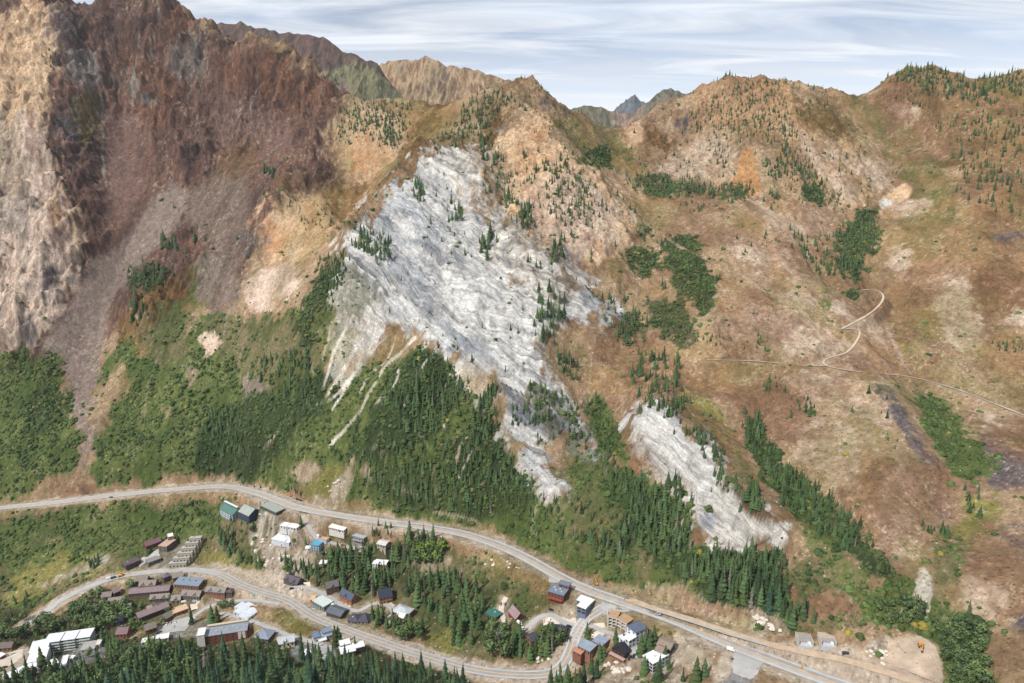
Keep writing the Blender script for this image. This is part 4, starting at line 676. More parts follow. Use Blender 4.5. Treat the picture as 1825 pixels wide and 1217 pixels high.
POINTS = [(498,1130,27,'lone tall spruce in the yellow meadow beside the lower road'),(342,1112,26,'broad tall spruce between the lodge and the parking yard'),(378,1108,22,'dark spruce at the upper left corner of the long grey-roofed lodge'),(388,1110,22,'dark spruce at the upper left corner of the long grey-roofed lodge'),
 (598,1152,24,'spruce beside the flat-roofed modern house by the lower road'),(604,1150,22,'spruce beside the flat-roofed modern house by the lower road'),(633,1160,17,'spruce in the corner of the white L-shaped roof'),
 (1165,1150,20,'spruce between the white tower house and the white flat-roofed house'),(1158,1160,20,'spruce between the white tower house and the white flat-roofed house'),(1142,1168,21,'spruce between the white tower house and the white flat-roofed house'),(1150,1148,18,'spruce between the white tower house and the white flat-roofed house'),(1172,1216,27,'tall spruce in front of the white flat-roofed house'),(1148,1200,17,'narrow spruce at the left corner of the white flat-roofed house'),(1185,1180,16,'spruce to the right of the white flat-roofed house'),(1192,1190,14,'spruce to the right of the white flat-roofed house'),
 (1240,1214,22,'pointed spruce at the edge of the gravel lot'),(1255,1206,17,'smaller pointed spruce at the edge of the gravel lot'),(1217,1214,13,'short spruce left of the pointed pair by the gravel lot'),(1097,1148,18,'spruce beside the black-roofed cabin'),(1111,1145,13,'spruce beside the black-roofed cabin'),(1068,1182,20,'spruce below the flat-roofed brick house'),(1075,1176,16,'spruce below the flat-roofed brick house'),(1054,1200,19,'spruce in the rocky creek bed'),(1062,1207,17,'spruce in the rocky creek bed'),(1046,1135,15,'spruce by the inner side of the road bend'),
 (545,972,14,'spruce beside the pale wrapped house'),(537,938,15,'spruce behind the grey flat garage roof'),(458,908,14,'spruce by the covered stair to the highway'),(465,912,15,'spruce by the covered stair to the highway'),(468,940,16,'spruce between the grey chalet and the grey garage'),(432,950,20,'spruce in front of the grey-roofed chalet'),(313,968,19,'dark spruce beside the stepped concrete apartments'),(283,1052,15,'spruce among the village roofs')]
# --- broadleaf trees
BGROVES = [
 ([(215,1075),(330,1060),(372,1070),(335,1090),(300,1120),(235,1125)], 26, 9, (6,10), 'small leafy tree in the lanes between the village houses'),
 ([(120,1085),(180,1060),(225,1060),(240,1100),(215,1120),(170,1130),(130,1115)], 42, 8, (11,17), 'round leafy tree in the grove left of the village roofs'),
 ([(0,1120),(60,1100),(110,1110),(110,1130),(40,1140),(0,1145)], 22, 9, (10,16), 'leafy tree behind the long white stepped lodge'),
 ([(225,1035),(270,1030),(300,1022),(310,1050),(285,1075),(240,1080)], 18, 9, (11,16), 'leafy tree standing between the village roofs'),
 ([(180,1185),(260,1165),(350,1160),(350,1190),(300,1215),(180,1217)], 26, 11, (12,18), 'leafy tree at the village edge of the dark forest'),
 ([(30,1210),(180,1200),(230,1230),(60,1240)], 14, 12, (11,16), 'bright leafy tree at the bottom left corner'),
 ([(730,975),(800,975),(790,1005),(740,1005)], 16, 8, (10,14), 'yellow-green leafy tree below the highway'),
 ([(700,1125),(745,1120),(750,1145),(705,1150)], 12, 7, (12,16), 'pale-trunked aspen in the roadside stand'),
 ([(870,1120),(905,1130),(900,1180),(860,1160)], 16, 9, (11,16), 'leafy tree left of the driveway'),
 ([(950,1140),(1010,1110),(1020,1150),(960,1170)], 10, 9, (9,13), 'leafy tree round the black-roofed cabins'),
 ([(1665,1110),(1730,1110),(1760,1150),(1765,1230),(1700,1230),(1672,1160)], 56, 9, (6,10), 'leafy tree beside the excavated pit'),
 ([(1560,1080),(1610,1060),(1650,1080),(1640,1110),(1580,1120)], 26, 9, (5,8), 'leafy tree above the excavated pit'),
 ([(380,1080),(430,1085),(445,1100),(400,1098)], 9, 9, (9,13), 'leafy tree in front of the white vaulted roofs'),
 ([(140,1160),(160,1150),(170,1165),(150,1180)], 3, 8, (8,11), 'small leafy tree in the court of the white stepped lodge'),
]
# --- far conifers: (polygon, count, height range)
FAR = [
 ([(0,1205),(60,1195),(180,1190),(300,1165),(345,1185),(470,1165),(540,1170),(600,1195),(700,1212),(830,1240),(860,1280),(0,1280)], 260, (9,16)),
 ([(800,230),(850,170),(905,160),(895,200),(850,240),(810,260)], 140, (10,16)), ([(850,250),(880,235),(895,300),(865,310)], 40, (12,18)), ([(640,180),(730,185),(730,220),(700,260),(650,240),(610,230)], 230, (8,14)), ([(600,200),(640,190),(640,260),(600,260)], 40, (6,10)),
 ([(670,240),(728,240),(715,265),(680,262)], 40, (8,12)), ([(770,250),(810,230),(820,265),(770,280)], 22, (9,14)), ([(735,330),(755,330),(758,360),(735,360)], 10, (16,22)), ([(800,360),(826,365),(826,400),(800,395)], 11, (16,22)), ([(640,405),(695,430),(690,470),(640,450)], 44, (13,19)), ([(740,350),(760,340),(760,350)], 3, (18,20)),
 ([(860,315),(1010,285),(1020,300),(900,335),(862,345)], 60, (9,15)), ([(895,345),(915,345),(910,385),(893,375)], 10, (12,18)), ([(925,370),(950,360),(950,400),(930,410)], 16, (16,22)), ([(1000,290),(1060,330),(1050,400),(1000,400),(960,360)], 130, (8,14)), ([(950,160),(975,158),(975,164)], 7, (6,10)), ([(935,245),(940,280),(930,285)], 4, (12,16)),
 ([(855,425),(885,420),(885,450),(860,470)], 10, (15,24)), ([(985,430),(1005,425),(1005,465),(985,470)], 12, (14,20)), ([(960,520),(985,510),(985,610),(955,620)], 34, (13,19)), ([(990,540),(1008,530),(1008,570),(992,575)], 9, (15,22)), ([(1070,520),(1140,540),(1150,610),(1100,620),(1080,570)], 50, (11,17)), ([(1140,620),(1210,640),(1215,720),(1160,730),(1120,690)], 80, (11,17)), ([(990,630),(1030,650),(1028,680),(1000,670)], 22, (12,18)),
 ([(945,680),(1080,740),(1100,800),(1020,800),(950,790),(900,750)], 110, (7,14)), ([(965,690),(980,690),(978,710)], 3, (16,20)), ([(1200,740),(1290,800),(1285,830),(1240,790)], 40, (8,14)), ([(1320,880),(1355,870),(1360,910),(1320,915)], 22, (11,16)), ([(1160,720),(1230,700),(1225,740),(1180,745)], 24, (10,15)), ([(1270,840),(1330,860),(1320,890),(1280,870)], 20, (7,12)),
 ([(860,690),(885,690),(880,760),(850,800),(820,830),(845,750)], 60, (12,19)), ([(480,300),(490,302),(488,322),(470,322),(468,300)], 12, (13,19)), ([(285,425),(315,420),(315,448),(285,450)], 16, (13,19)), ([(340,405),(352,405),(350,435),(340,435)], 6, (13,19)), ([(232,525),(258,530),(260,580),(235,590)], 22, (14,20)), ([(222,480),(300,475),(290,515),(235,520)], 60, (8,13)), ([(320,450),(330,450),(330,480),(320,478)], 4, (12,16)),
 ([(310,365),(330,370),(325,385),(312,380)], 4, (9,12)), ([(80,80),(105,95),(100,130),(70,110)], 20, (5,8)), ([(470,330),(560,370),(600,360),(600,400),(560,430),(520,380)], 40, (6,11)), ([(460,340),(480,335),(480,360)], 5, (8,12)), ([(570,470),(620,450),(610,500),(580,540)], 60, (10,16)),
 ([(440,830),(380,800),(370,740),(420,740),(440,760)], 70, (11,17)), ([(465,640),(490,640),(490,690),(465,690)], 14, (13,18)), ([(495,640),(560,620),(550,700),(500,720)], 50, (11,17)), ([(430,0),(431,0),(431,1)], 0, (6,9)),
 ([(1225,200),(1330,140),(1400,150),(1420,240),(1460,290),(1400,270),(1320,240),(1230,240)], 400, (6,12)), ([(1390,270),(1400,260),(1470,330),(1450,350),(1400,310)], 130, (8,13)), ([(1270,260),(1305,260),(1300,305),(1280,300)], 18, (9,13)), ([(1360,285),(1395,285),(1395,320),(1370,320)], 24, (9,13)), ([(1215,325),(1335,335),(1335,356),(1215,345)], 100, (10,16)), ([(1110,310),(1215,320),(1210,350),(1130,345)], 80, (8,13)), ([(1085,255),(1140,270),(1200,300),(1190,315),(1100,290)], 60, (5,9)), ([(1370,345),(1390,350),(1388,380),(1372,375)], 10, (9,14)), ([(1205,360),(1255,365),(1250,380),(1210,378)], 14, (7,11)),
 ([(1430,160),(1450,150),(1495,180),(1510,215),(1460,200)], 40, (4,8)), ([(1460,220),(1530,210),(1540,240),(1480,240)], 14, (4,7)), ([(1500,130),(1600,118),(1640,116),(1700,135),(1760,160),(1780,190),(1740,185),(1690,170),(1600,145)], 260, (10,17)), ([(1570,165),(1640,160),(1670,200),(1600,180)], 40, (6,10)), ([(1720,125),(1825,125),(1825,170),(1770,165)], 130, (9,15)), ([(1660,215),(1825,190),(1825,280),(1740,290),(1680,240)], 110, (9,16)), ([(1700,270),(1825,290),(1825,400),(1780,390),(1700,340)], 80, (11,17)), ([(1590,290),(1630,305),(1620,320),(1590,310)], 12, (6,9)), ([(1440,430),(1470,420),(1560,380),(1560,440),(1530,500),(1470,490)], 90, (10,16)), ([(1400,410),(1440,430),(1480,490),(1450,480)], 34, (10,15)), ([(1420,340),(1500,340),(1500,365),(1430,360)], 60, (5,9)),
 ([(1240,600),(1370,590),(1370,625),(1240,620)], 22, (6,10)), ([(1300,410),(1380,390),(1380,440),(1300,450)], 10, (7,11)), ([(1360,680),(1400,670),(1400,700),(1365,705)], 14, (8,12)), ([(1410,710),(1460,710),(1450,745),(1400,750)], 20, (5,10)), ([(1480,680),(1600,700),(1580,760),(1500,740)], 6, (7,11)), ([(1315,735),(1350,740),(1370,800),(1420,850),(1500,905),(1550,985),(1500,975),(1400,900),(1335,800)], 150, (9,14)), ([(1760,610),(1825,610),(1825,625),(1770,628)], 18, (6,9)), ([(1640,930),(1690,935),(1690,955),(1640,955)], 14, (8,12)), ([(1720,860),(1760,880),(1750,930),(1725,920)], 10, (8,11)), ([(1560,770),(1610,780),(1600,810)], 6, (5,8)),
 ([(1230,460),(1270,440),(1300,600),(1260,610)], 0, (5,8)), ([(1180,500),(1190,500),(1190,530),(1178,530)], 4, (12,15)), ([(920,870),(960,880),(1090,900),(1080,960),(1000,960),(930,920)], 26, (9,14)), ([(1060,790),(1110,840),(1130,900),(1080,880)], 40, (10,15)), ([(1100,840),(1160,860),(1150,880),(1110,875)], 14, (10,14)),
 ([(690,700),(790,650),(840,700),(790,760),(720,780)], 120, (11,18)), ([(600,820),(800,790),(930,830),(960,880),(860,920),(720,900)], 190, (9,16)), ([(1120,900),(1200,850),(1235,900),(1235,980),(1190,1000),(1100,960)], 110, (11,18)), ([(1040,960),(1110,960),(1120,1010),(1050,990)], 26, (12,18)), ([(1240,990),(1390,990),(1400,1050),(1260,1035),(1215,1030)], 150, (11,18)),
 ([(400,870),(520,870),(560,885),(420,862)], 16, (7,11)), ([(0,1070),(60,1050),(60,1090),(0,1110)], 12, (8,12)), ([(150,1000),(180,990),(180,1012),(155,1012)], 12, (11,16)), ([(640,935),(700,935),(690,960),(640,960)], 14, (8,12)),
]
spr = []   # (x, y, z, height, zone)
for i, (poly, n, sp_, hr, zone, kind) in enumerate(GROVES):
    px = inpoly(poly, n, sp_, 100+i); W = at(*np.array(px).T); g = np.random.default_rng(i)
    for w_ in W: spr.append((*w_, g.uniform(*hr), zone))
for x, y, h_, lab in POINTS: spr.append((*at(x, y)[0], float(h_), lab))
far = []
for i, (poly, n, hr) in enumerate(FAR):
    px = inpoly(poly, int(n*1.15), 2.2, 300+i)
    if not px: continue
    g = np.random.default_rng(900+i); px = np.array(px); px = px+g.normal(size=px.shape)*(6 if n > 30 and hr[0] > 7 else 2)*np.array([1, .8]); W = at(*px.T); W = W[W[:,1] < 1600]
    for w_ in W: far.append((*w_, g.uniform(*hr)*(.55+.55*g.random()), None))
# random fill of the densities painted on the land
A_cell = np.gradient(acol)[None,:]*GY*np.gradient(yrow)[:,None]
vis = (PX > -330) & (PX < 2150) & (PY > -40) & (PY < 1300) & (GY < 1720)
def sample(dens, seed):
    lam = np.maximum(np.nan_to_num(dens), 0)*A_cell*vis; g = np.random.default_rng(seed); k = g.poisson(lam); r_, c_ = np.nonzero(k); n = k[r_, c_]; r_ = np.repeat(r_, n); c_ = np.repeat(c_, n)
    r_ = np.clip(r_, 0, len(yrow)-2); c_ = np.clip(c_, 0, len(acol)-2); fy = g.random(len(r_)); fa = g.random(len(r_))
    Y = yrow[r_]*(1-fy)+yrow[r_+1]*fy; X = (acol[c_]*(1-fa)+acol[c_+1]*fa)*Y
    return X, Y, hz(X, Y), r_, c_
clump = sst(.40, .62, fbm(GX/30, GY/30, 3, 301))
X, Y, Z, r_, c_ = sample(CO/1000*clump*2.0, 5)
g = np.random.default_rng(77)
for x, y, z in zip(X, Y, Z): far.append((x, y, z, g.uniform(6, 15.5)*(.8+.2*(y < 800)), None))
# nearest 300 spruces are individuals, the others join the far ones
def px_h(t): return t[3]/math.sqrt(t[0]**2+t[1]**2+(t[2]-CAMZ)**2)
BUILT_OVER = []     # filled by the buildings: (x, y, radius)
# ---------------------------------------------------------------- road surfaces and painted lines
def densify(L, step):
    L = np.asarray(L); s = np.r_[0, np.cumsum(np.hypot(*np.diff(L[:,:2], axis=0).T))]; n = max(int(s[-1]/step), 2); t = np.linspace(0, s[-1], n)
    return np.stack([np.interp(t, s, L[:,k]) for k in range(3)], -1), t
def ribbon(name, L, offs, z, material, parent=None, wob=0, step=3.0, dash=None, trim=(0, 0)):
    P_, t = densify(L, step); d = np.gradient(P_[:,:2], axis=0); d /= np.linalg.norm(d, axis=1)[:,None]+1e-9; nrm = np.stack([-d[:,1], d[:,0]], -1)
    if trim[0] or trim[1]: k = (t >= trim[0]) & (t <= t[-1]-trim[1]); P_, nrm, t = P_[k], nrm[k], t[k]
    co = []; F_ = []
    o = np.array(offs, float); w_ = (vn(t/9, t*0, 7)-.5)*2*wob
    for i in range(len(P_)):
        for j, q_ in enumerate(o):
            e = q_+(w_[i]*(1 if q_ > 0 else -1) if j in (0, len(o)-1) else 0)
            co.append((P_[i,0]+nrm[i,0]*e, P_[i,1]+nrm[i,1]*e, P_[i,2]+z))
    m = len(o)
    for i in range(len(P_)-1):
        if dash and int(t[i]/dash[0]) % 2: continue
        for j in range(m-1): F_.append((i*m+j+1, i*m+j, (i+1)*m+j, (i+1)*m+j+1))
    ob = link(name, raw_mesh(name, co, F_, 4), material, parent)
    return ob
M_asph = mat('asphalt', .9, base=(.34,.33,.315), noise=(.12, .84, 1.14, 8))
M_asph_new = mat('newer_asphalt', .85, base=(.26,.26,.257), noise=(.15, .8, 1.2, 8))
M_yel = mat('yellow_paint', .7, base=(.72,.36,.06)); M_wht = mat('white_paint', .7, base=(.66,.65,.62), noise=(.5,.85,1.1))
M_dirt = mat('dirt_surface', .95, base=(.42,.315,.22), noise=(.2, .8, 1.2, 7)); M_grav = mat('gravel_surface', .95, base=(.50,.43,.35), noise=(.2,.85,1.15,7))
M_trk = mat('track_surface', .95, base=(.43,.345,.25), noise=(.2,.85,1.15,7))
hw_ = ribbon('highway', ROADS['highway'][0], (-6.6,-2,2,6.6), .06, M_asph); hw_['kind'] = 'structure'
for nm, of, mt_ in (('centre_line', (-.34,.34), M_yel), ('edge_line', (-4.95,-4.6), M_wht), ('edge_line', (4.6,4.95), M_wht)): ribbon(nm, ROADS['highway'][0], of, .11, mt_, hw_)
ribbon('lane_surface', ROADS['highway'][0], (.5,4.3), .085, M_asph_new, hw_, trim=(900, 0)); ribbon('centre_strip', ROADS['highway'][0], (-1.1,1.1), .075, M_asph_new, hw_, trim=(0, 0))
vr = ribbon('village_road', ROADS['village_road'][0], (-5.2,5.2), .055, M_asph); vr['kind'] = 'structure'
ribbon('lane_surface', ROADS['village_road'][0], (-3.4,-.4), .08, M_asph_new, vr, trim=(235, 12)); ribbon('lane_surface', ROADS['village_road'][0], (.4,3.4), .08, M_asph_new, vr, trim=(235, 12))
ribbon('centre_line', ROADS['village_road'][0], (-.30,.30), .105, M_yel, vr, trim=(235, 14))
ribbon('edge_line', ROADS['village_road'][0], (3.75,4.0), .1, M_wht, vr, trim=(600, 10)); ribbon('edge_line', ROADS['village_road'][0], (-4.0,-3.75), .1, M_wht, vr, trim=(600, 14))
dr = ribbon('dirt_road', ROADS['dirt_road'][0], (-3.6,-1.2,1.2,3.6), .06, M_dirt, wob=.5); dr['kind'] = 'structure'
ribbon('wheel_track', ROADS['dirt_road'][0], (-3.4,-1.0), .09, M_asph, dr, trim=(20, 110))
for k, m_, nm in (('lane',M_asph,'lane'),('cul_de_sac',M_asph,'side_street'),('side_street',M_asph,'side_street'),('access_lane',M_asph,'side_street'),('service_road',M_asph,'side_street'),('lodge_road',M_asph,'side_street'),('driveway',M_grav,'driveway'),('mountain_track',M_trk,'mountain_track'),('mountain_track2',M_trk,'mountain_track'),('mountain_track3',M_trk,'mountain_track')):
    o = ribbon(nm, ROADS[k][0], (-ROADS[k][1], ROADS[k][1]), .05 if not k.startswith('mount') else (.20 if not k[-1].isdigit() else .16), m_, wob=.25 if not k.startswith('mount') else .5); o['kind'] = 'structure'
def pad(name, pix, material, z=.12, zfix=None):
    """a levelled sheet of paving or gravel, draped over the ground"""
    p_ = np.array(pix, float); g = np.random.default_rng(len(pix)); p_ = np.concatenate([[a*(1-t)+b*t+g.normal(size=2)*(.9 if t else .3) for t in (0,.25,.5,.75)] for a, b in zip(p_, np.roll(p_, -1, 0))]); W = at(*p_.T); c = W.mean(0); n = len(W); R_ = 6; co = [c]; fc = []
    for k in range(1, R_+1):
        for w_ in W: p = c+(w_-c)*k/R_; co.append(p)
    co = np.array(co); co[:,2] = hz(co[:,0], co[:,1])+z+.15
    for i in range(n):
        j = (i+1) % n; fc.append((0, 1+i, 1+j, 1+j))
    tri = [(0,1+i,1+(i+1)%n) for i in range(n)]
    for k in range(R_-1):
        for i in range(n):
            j = (i+1) % n; a = 1+k*n+i; b = 1+k*n+j; c2 = b+n; d = a+n; tri += [(a,d,c2),(a,c2,b)]
    me = raw_mesh(name, co, tri, 3); o = link(name, me, material); o['kind'] = 'structure'; return o
pad('road_junction', [(1047,1103),(1062,1086),(1078,1070),(1068,1058),(1110,1068),(1160,1090),(1118,1090),(1095,1091),(1072,1096),(1055,1107)], M_asph, -.05)
pad('road_junction', [(1310,1152),(1350,1170),(1362,1180),(1350,1202),(1338,1212),(1308,1200),(1304,1186)], M_asph, -.02)
pad('lay_by', [(978,1022),(1010,1036),(1000,1040),(978,1038)], M_asph, -.05)
pad('parking_yard', [(968,1104),(985,1096),(1010,1100),(1042,1103),(1036,1116),(1008,1112),(985,1112),(968,1114)], M_grav, -.05)
pad('parking_yard', [(1058,1128),(1068,1120),(1080,1128),(1070,1140),(1058,1140)], M_grav)
pad('garage_apron', [(1058,1111),(1077,1110),(1080,1120),(1060,1121)], M_grav)
pad('garage_apron', [(541,1038),(553,1037),(553,1049),(545,1048)], M_grav); pad('garage_apron', [(616,1075),(626,1080),(620,1086),(610,1081)], M_grav); pad('garage_apron', [(697,1074),(703,1078),(696,1083),(690,1079)], M_grav)
pad('parking_yard', [(283,1118),(330,1100),(350,1101),(330,1124),(285,1130)], M_asph); pad('parking_yard', [(560,1152),(592,1150),(590,1172),(560,1178),(545,1160)], M_asph)
pad('parking_yard', [(0,1168),(42,1156),(40,1172),(22,1186),(0,1190)], M_grav); pad('courtyard', [(252,995),(285,975),(292,983),(270,1008),(248,1012)], M_asph)
pad('parking_yard', [(328,1086),(350,1068),(357,1073),(352,1085),(336,1090)], M_grav)
pad('excavated_pit', [(1600,1140),(1640,1132),(1668,1152),(1680,1185),(1682,1225),(1600,1205),(1560,1188)], mat('pit_dirt', .95, base=(.38,.295,.22), noise=(.07,.62,1.3,9), bump=(.3,.8,1.5)), -.05)
#pad('gravel_lot', [(1196,1160),(1225,1150),(1262,1172),(1280,1200),(1250,1210),(1215,1190)], M_grav, -.1)
# ---------------------------------------------------------------- buildings
_MC = {}; PADS = []
def cm(rgb, rough=.8, kind='plain', k=.74):
    key = (rgb, rough, kind)
    if key not in _MC:
        b = tuple(float(v) for v in srgb(*rgb, k))
        _MC[key] = mat('%s_%d_%d_%d' % ((kind,)+tuple(rgb)), rough, base=b, noise={'plain': (.45,.88,1.10,5), 'roof': (.5,.78,1.18,7), 'metal': (.35,.85,1.12,4)}[kind], spec=.3 if kind == 'metal' else .2)
    return _MC[key]
M_glass = mat('window_glass', .12, base=(.035,.045,.055), spec=.6); M_frame = cm((225,222,215))
class MB:
    def __init__(s): s.v = []; s.f = []
    def poly(s, pts): b = len(s.v); s.v += [tuple(p) for p in pts]; s.f.append(tuple(range(b, b+len(pts))))
    def box(s, x0, x1, y0, y1, z0, z1):
        b = len(s.v); s.v += [(x0,y0,z0),(x1,y0,z0),(x1,y1,z0),(x0,y1,z0),(x0,y0,z1),(x1,y0,z1),(x1,y1,z1),(x0,y1,z1)]
        s.f += [(b,b+3,b+2,b+1),(b+4,b+5,b+6,b+7),(b,b+1,b+5,b+4),(b+1,b+2,b+6,b+5),(b+2,b+3,b+7,b+6),(b+3,b,b+4,b+7)]; return s
    def obox(s, c, ax, ay, az, hx, hy, hz_):
        c = np.array(c, float); ax, ay, az = (np.array(q, float) for q in (ax, ay, az)); b = len(s.v)
        for z in (-1, 1):
            for x, y in ((-1,-1),(1,-1),(1,1),(-1,1)): s.v.append(tuple(c+ax*hx*x+ay*hy*y+az*hz_*z))
        s.f += [(b,b+3,b+2,b+1),(b+4,b+5,b+6,b+7),(b,b+1,b+5,b+4),(b+1,b+2,b+6,b+5),(b+2,b+3,b+7,b+6),(b+3,b,b+4,b+7)]; return s
    def build(s, name, material, parent=None):
        me = bpy.data.meshes.new(name); me.from_pydata(s.v, [], s.f); me.update(); return link(name, me, material, parent)
def thing(name, loc, rz, label, cat, group=None):
    o = bpy.data.objects.new(name, None); C.objects.link(o); o.location = loc; o.rotation_euler = (0, 0, rz); o['label'] = label; o['category'] = cat
    if group: o['group'] = group
    return o
def on_level(px, py, h):
    """nearest point of the place whose ground level plus h lies on the sight line of a pixel"""
    a_, s_ = ray(px, py); Ys = np.arange(330, 1200, 1.0); g_ = hz(a_*Ys, Ys); d = (CAMZ+s_*Ys)-(g_+h); k = int(np.argmax(d <= 0)); Y_ = Ys[k]; return float(a_*Y_), float(Y_), float(g_[k])
_shared = {}
def shared_box(w_, d_, h_):
    k = (round(w_, 2), round(d_, 2), round(h_, 2))
    if k not in _shared:
        m = MB().box(-w_/2, w_/2, -d_/2, d_/2, 0, h_); me = bpy.data.meshes.new('piece'); me.from_pydata(m.v, [], m.f); me.update(); _shared[k] = me
    return _shared[k]
def piece(name, dims, loc, rz, material, parent):
    me = shared_box(*dims)
    key = (me.name, material.name)
    if key not in _shared:
        m2 = me.copy(); m2.materials.append(material); _shared[key] = m2
    o = bpy.data.objects.new(name, _shared[key]); C.objects.link(o); o.parent = parent; o.location = loc; o.rotation_euler = (0, 0, rz); return o
def block(root, L, W, h, roof, rc, wc, ox=0, oy=0, z0=0, rise=None, eave=.6, floors=None, win=True, every=3.2, wcol=None, rotc=0, skip=(), shed_to=1, glassy=False):
    """one mass of a building, in its own axes: wall and roof meshes plus windows on the outer walls"""
    x0, x1, y0, y1 = ox-L/2, ox+L/2, oy-W/2, oy+W/2; zb = -7.0; zt = z0+h
    w = MB(); R_ = MB(); T = .35
    if rise is None: rise = W*.32
    if roof == 'gable':
        w.poly([(x0,y0,zb),(x1,y0,zb),(x1,y0,zt),(x0,y0,zt)]); w.poly([(x1,y1,zb),(x0,y1,zb),(x0,y1,zt),(x1,y1,zt)])
        w.poly([(x1,y0,zb),(x1,y1,zb),(x1,y1,zt),(x1,oy,zt+rise),(x1,y0,zt)]); w.poly([(x0,y1,zb),(x0,y0,zb),(x0,y0,zt),(x0,oy,zt+rise),(x0,y1,zt)])
        k = rise/(W/2); ye = W/2+eave; ze = zt-eave*k
        for s in (-1, 1):
            a, b = x0-eave, x1+eave
            top = [(a,oy,zt+rise+T),(b,oy,zt+rise+T),(b,oy+s*ye,ze+T),(a,oy+s*ye,ze+T)]; bot = [(p[0],p[1],p[2]-T) for p in top]
            R_.poly(top if s < 0 else top[::-1]); R_.poly(bot[::-1] if s < 0 else bot)
            for i in range(4):
                j = (i+1) % 4; R_.poly([bot[i],bot[j],top[j],top[i]])
    elif roof == 'hip':
        w.box(x0,x1,y0,y1,zb,zt); e = eave; q_ = min(L, W)/2*.98; a, b = x0-e, x1+e; c, d = y0-e, y1+e
        r0 = (x0+q_, oy, zt+rise); r1 = (x1-q_, oy, zt+rise)
        if r0[0] > r1[0]: r0 = r1 = (ox, oy, zt+rise)
        P4 = [(a,c,zt),(b,c,zt),(b,d,zt),(a,d,zt)]
        R_.poly([P4[0],P4[1],r1,r0]); R_.poly([P4[1],P4[2],r1]); R_.poly([P4[2],P4[3],r0,r1]); R_.poly([P4[3],P4[0],r0]); R_.poly([(p[0],p[1],zt-.3) for p in P4][::-1])
        for i in range(4): j = (i+1) % 4; R_.poly([(P4[i][0],P4[i][1],zt-.3),(P4[j][0],P4[j][1],zt-.3),P4[j],P4[i]])
    elif roof == 'flat':
        w.box(x0,x1,y0,y1,zb,zt); e = min(eave, .35); R_.box(x0-e,x1+e,y0-e,y1+e,zt,zt+.35)
        P_ = .28
        for bx in ((x0-e,x1+e,y0-e,y0-e+.3),(x0-e,x1+e,y1+e-.3,y1+e),(x0-e,x0-e+.3,y0-e+.3,y1+e-.3),(x1+e-.3,x1+e,y0-e+.3,y1+e-.3)): R_.box(*bx, zt+.35, zt+.35+P_)
    elif roof == 'shed':
        zs = [zt, zt+rise] if shed_to > 0 else [zt+rise, zt]
        w.poly([(x0,y0,zb),(x1,y0,zb),(x1,y0,zs[0]),(x0,y0,zs[0])]); w.poly([(x1,y1,zb),(x0,y1,zb),(x0,y1,zs[1]),(x1,y1,zs[1])]); w.poly([(x1,y0,zb),(x1,y1,zb),(x1,y1,zs[1]),(x1,y0,zs[0])]); w.poly([(x0,y1,zb),(x0,y0,zb),(x0,y0,zs[0]),(x0,y1,zs[1])])
        k = (zs[1]-zs[0])/W; c, d = y0-eave, y1+eave; top = [(x0-eave,c,zs[0]-eave*k+T),(x1+eave,c,zs[0]-eave*k+T),(x1+eave,d,zs[1]+eave*k+T),(x0-eave,d,zs[1]+eave*k+T)]; bot = [(p[0],p[1],p[2]-T) for p in top]
        R_.poly(top); R_.poly(bot[::-1])
        for i in range(4): j = (i+1) % 4; R_.poly([bot[i],bot[j],top[j],top[i]])
    elif roof == 'vault':
        w.box(x0,x1,y0,y1,zb,zt); n = 10; pts = [(oy+(W/2+eave)*math.cos(math.pi-math.pi*i/n), zt+rise*math.sin(math.pi*i/n)) for i in range(n+1)]
        for i in range(n): R_.poly([(x0-eave,pts[i][0],pts[i][1]),(x1+eave,pts[i][0],pts[i][1]),(x1+eave,pts[i+1][0],pts[i+1][1]),(x0-eave,pts[i+1][0],pts[i+1][1])])
        R_.poly([(x1+eave,p[0],p[1]) for p in pts]); R_.poly([(x0-eave,p[0],p[1]) for p in pts][::-1])
    W_ = w.build('wall', cm(wc), root); Rf = R_.build('roof', cm(rc, .75, 'roof'), root)
    if win:
        nf = floors or max(1, int(h/3.0)); th = root.rotation_euler[2]; rx, ry = root.location[0], root.location[1]
        for side, (nx_, ny_) in (('s', (0,-1)), ('n', (0,1)), ('e', (1,0)), ('w', (-1,0))):
            if side in skip: continue
            wnx = nx_*math.cos(th)-ny_*math.sin(th); wny = nx_*math.sin(th)+ny_*math.cos(th)
            if wnx*(-rx)+wny*(-ry) <= 0: continue
            span = L if side in 'sn' else W; n = max(1, int(span/every))
            for fl in range(nf):
                for i in range(n):
                    u = -span/2+span*(i+.5)/n; zc_ = z0+h*(fl+.5)/nf-.75; ww = min(span/n*(.8 if glassy else .5), 3.2 if glassy else 1.7); hh = min(h/nf*(.62 if glassy else .5), 2.2)
                    if side in 'sn': loc = (ox+u, oy+ny_*(W/2+.0), zc_); rz = 0
                    else: loc = (ox+nx_*(L/2), oy+u, zc_); rz = math.pi/2
                    wd = piece('window', (ww, .16, hh), loc, rz, M_glass, W_)
    return W_, Rf
def chim(Rf, x, y, z, c=(120,110,105), s=1.0): piece('chimney', (s, s, 2.2), (x, y, z), 0, cm(c), Rf)
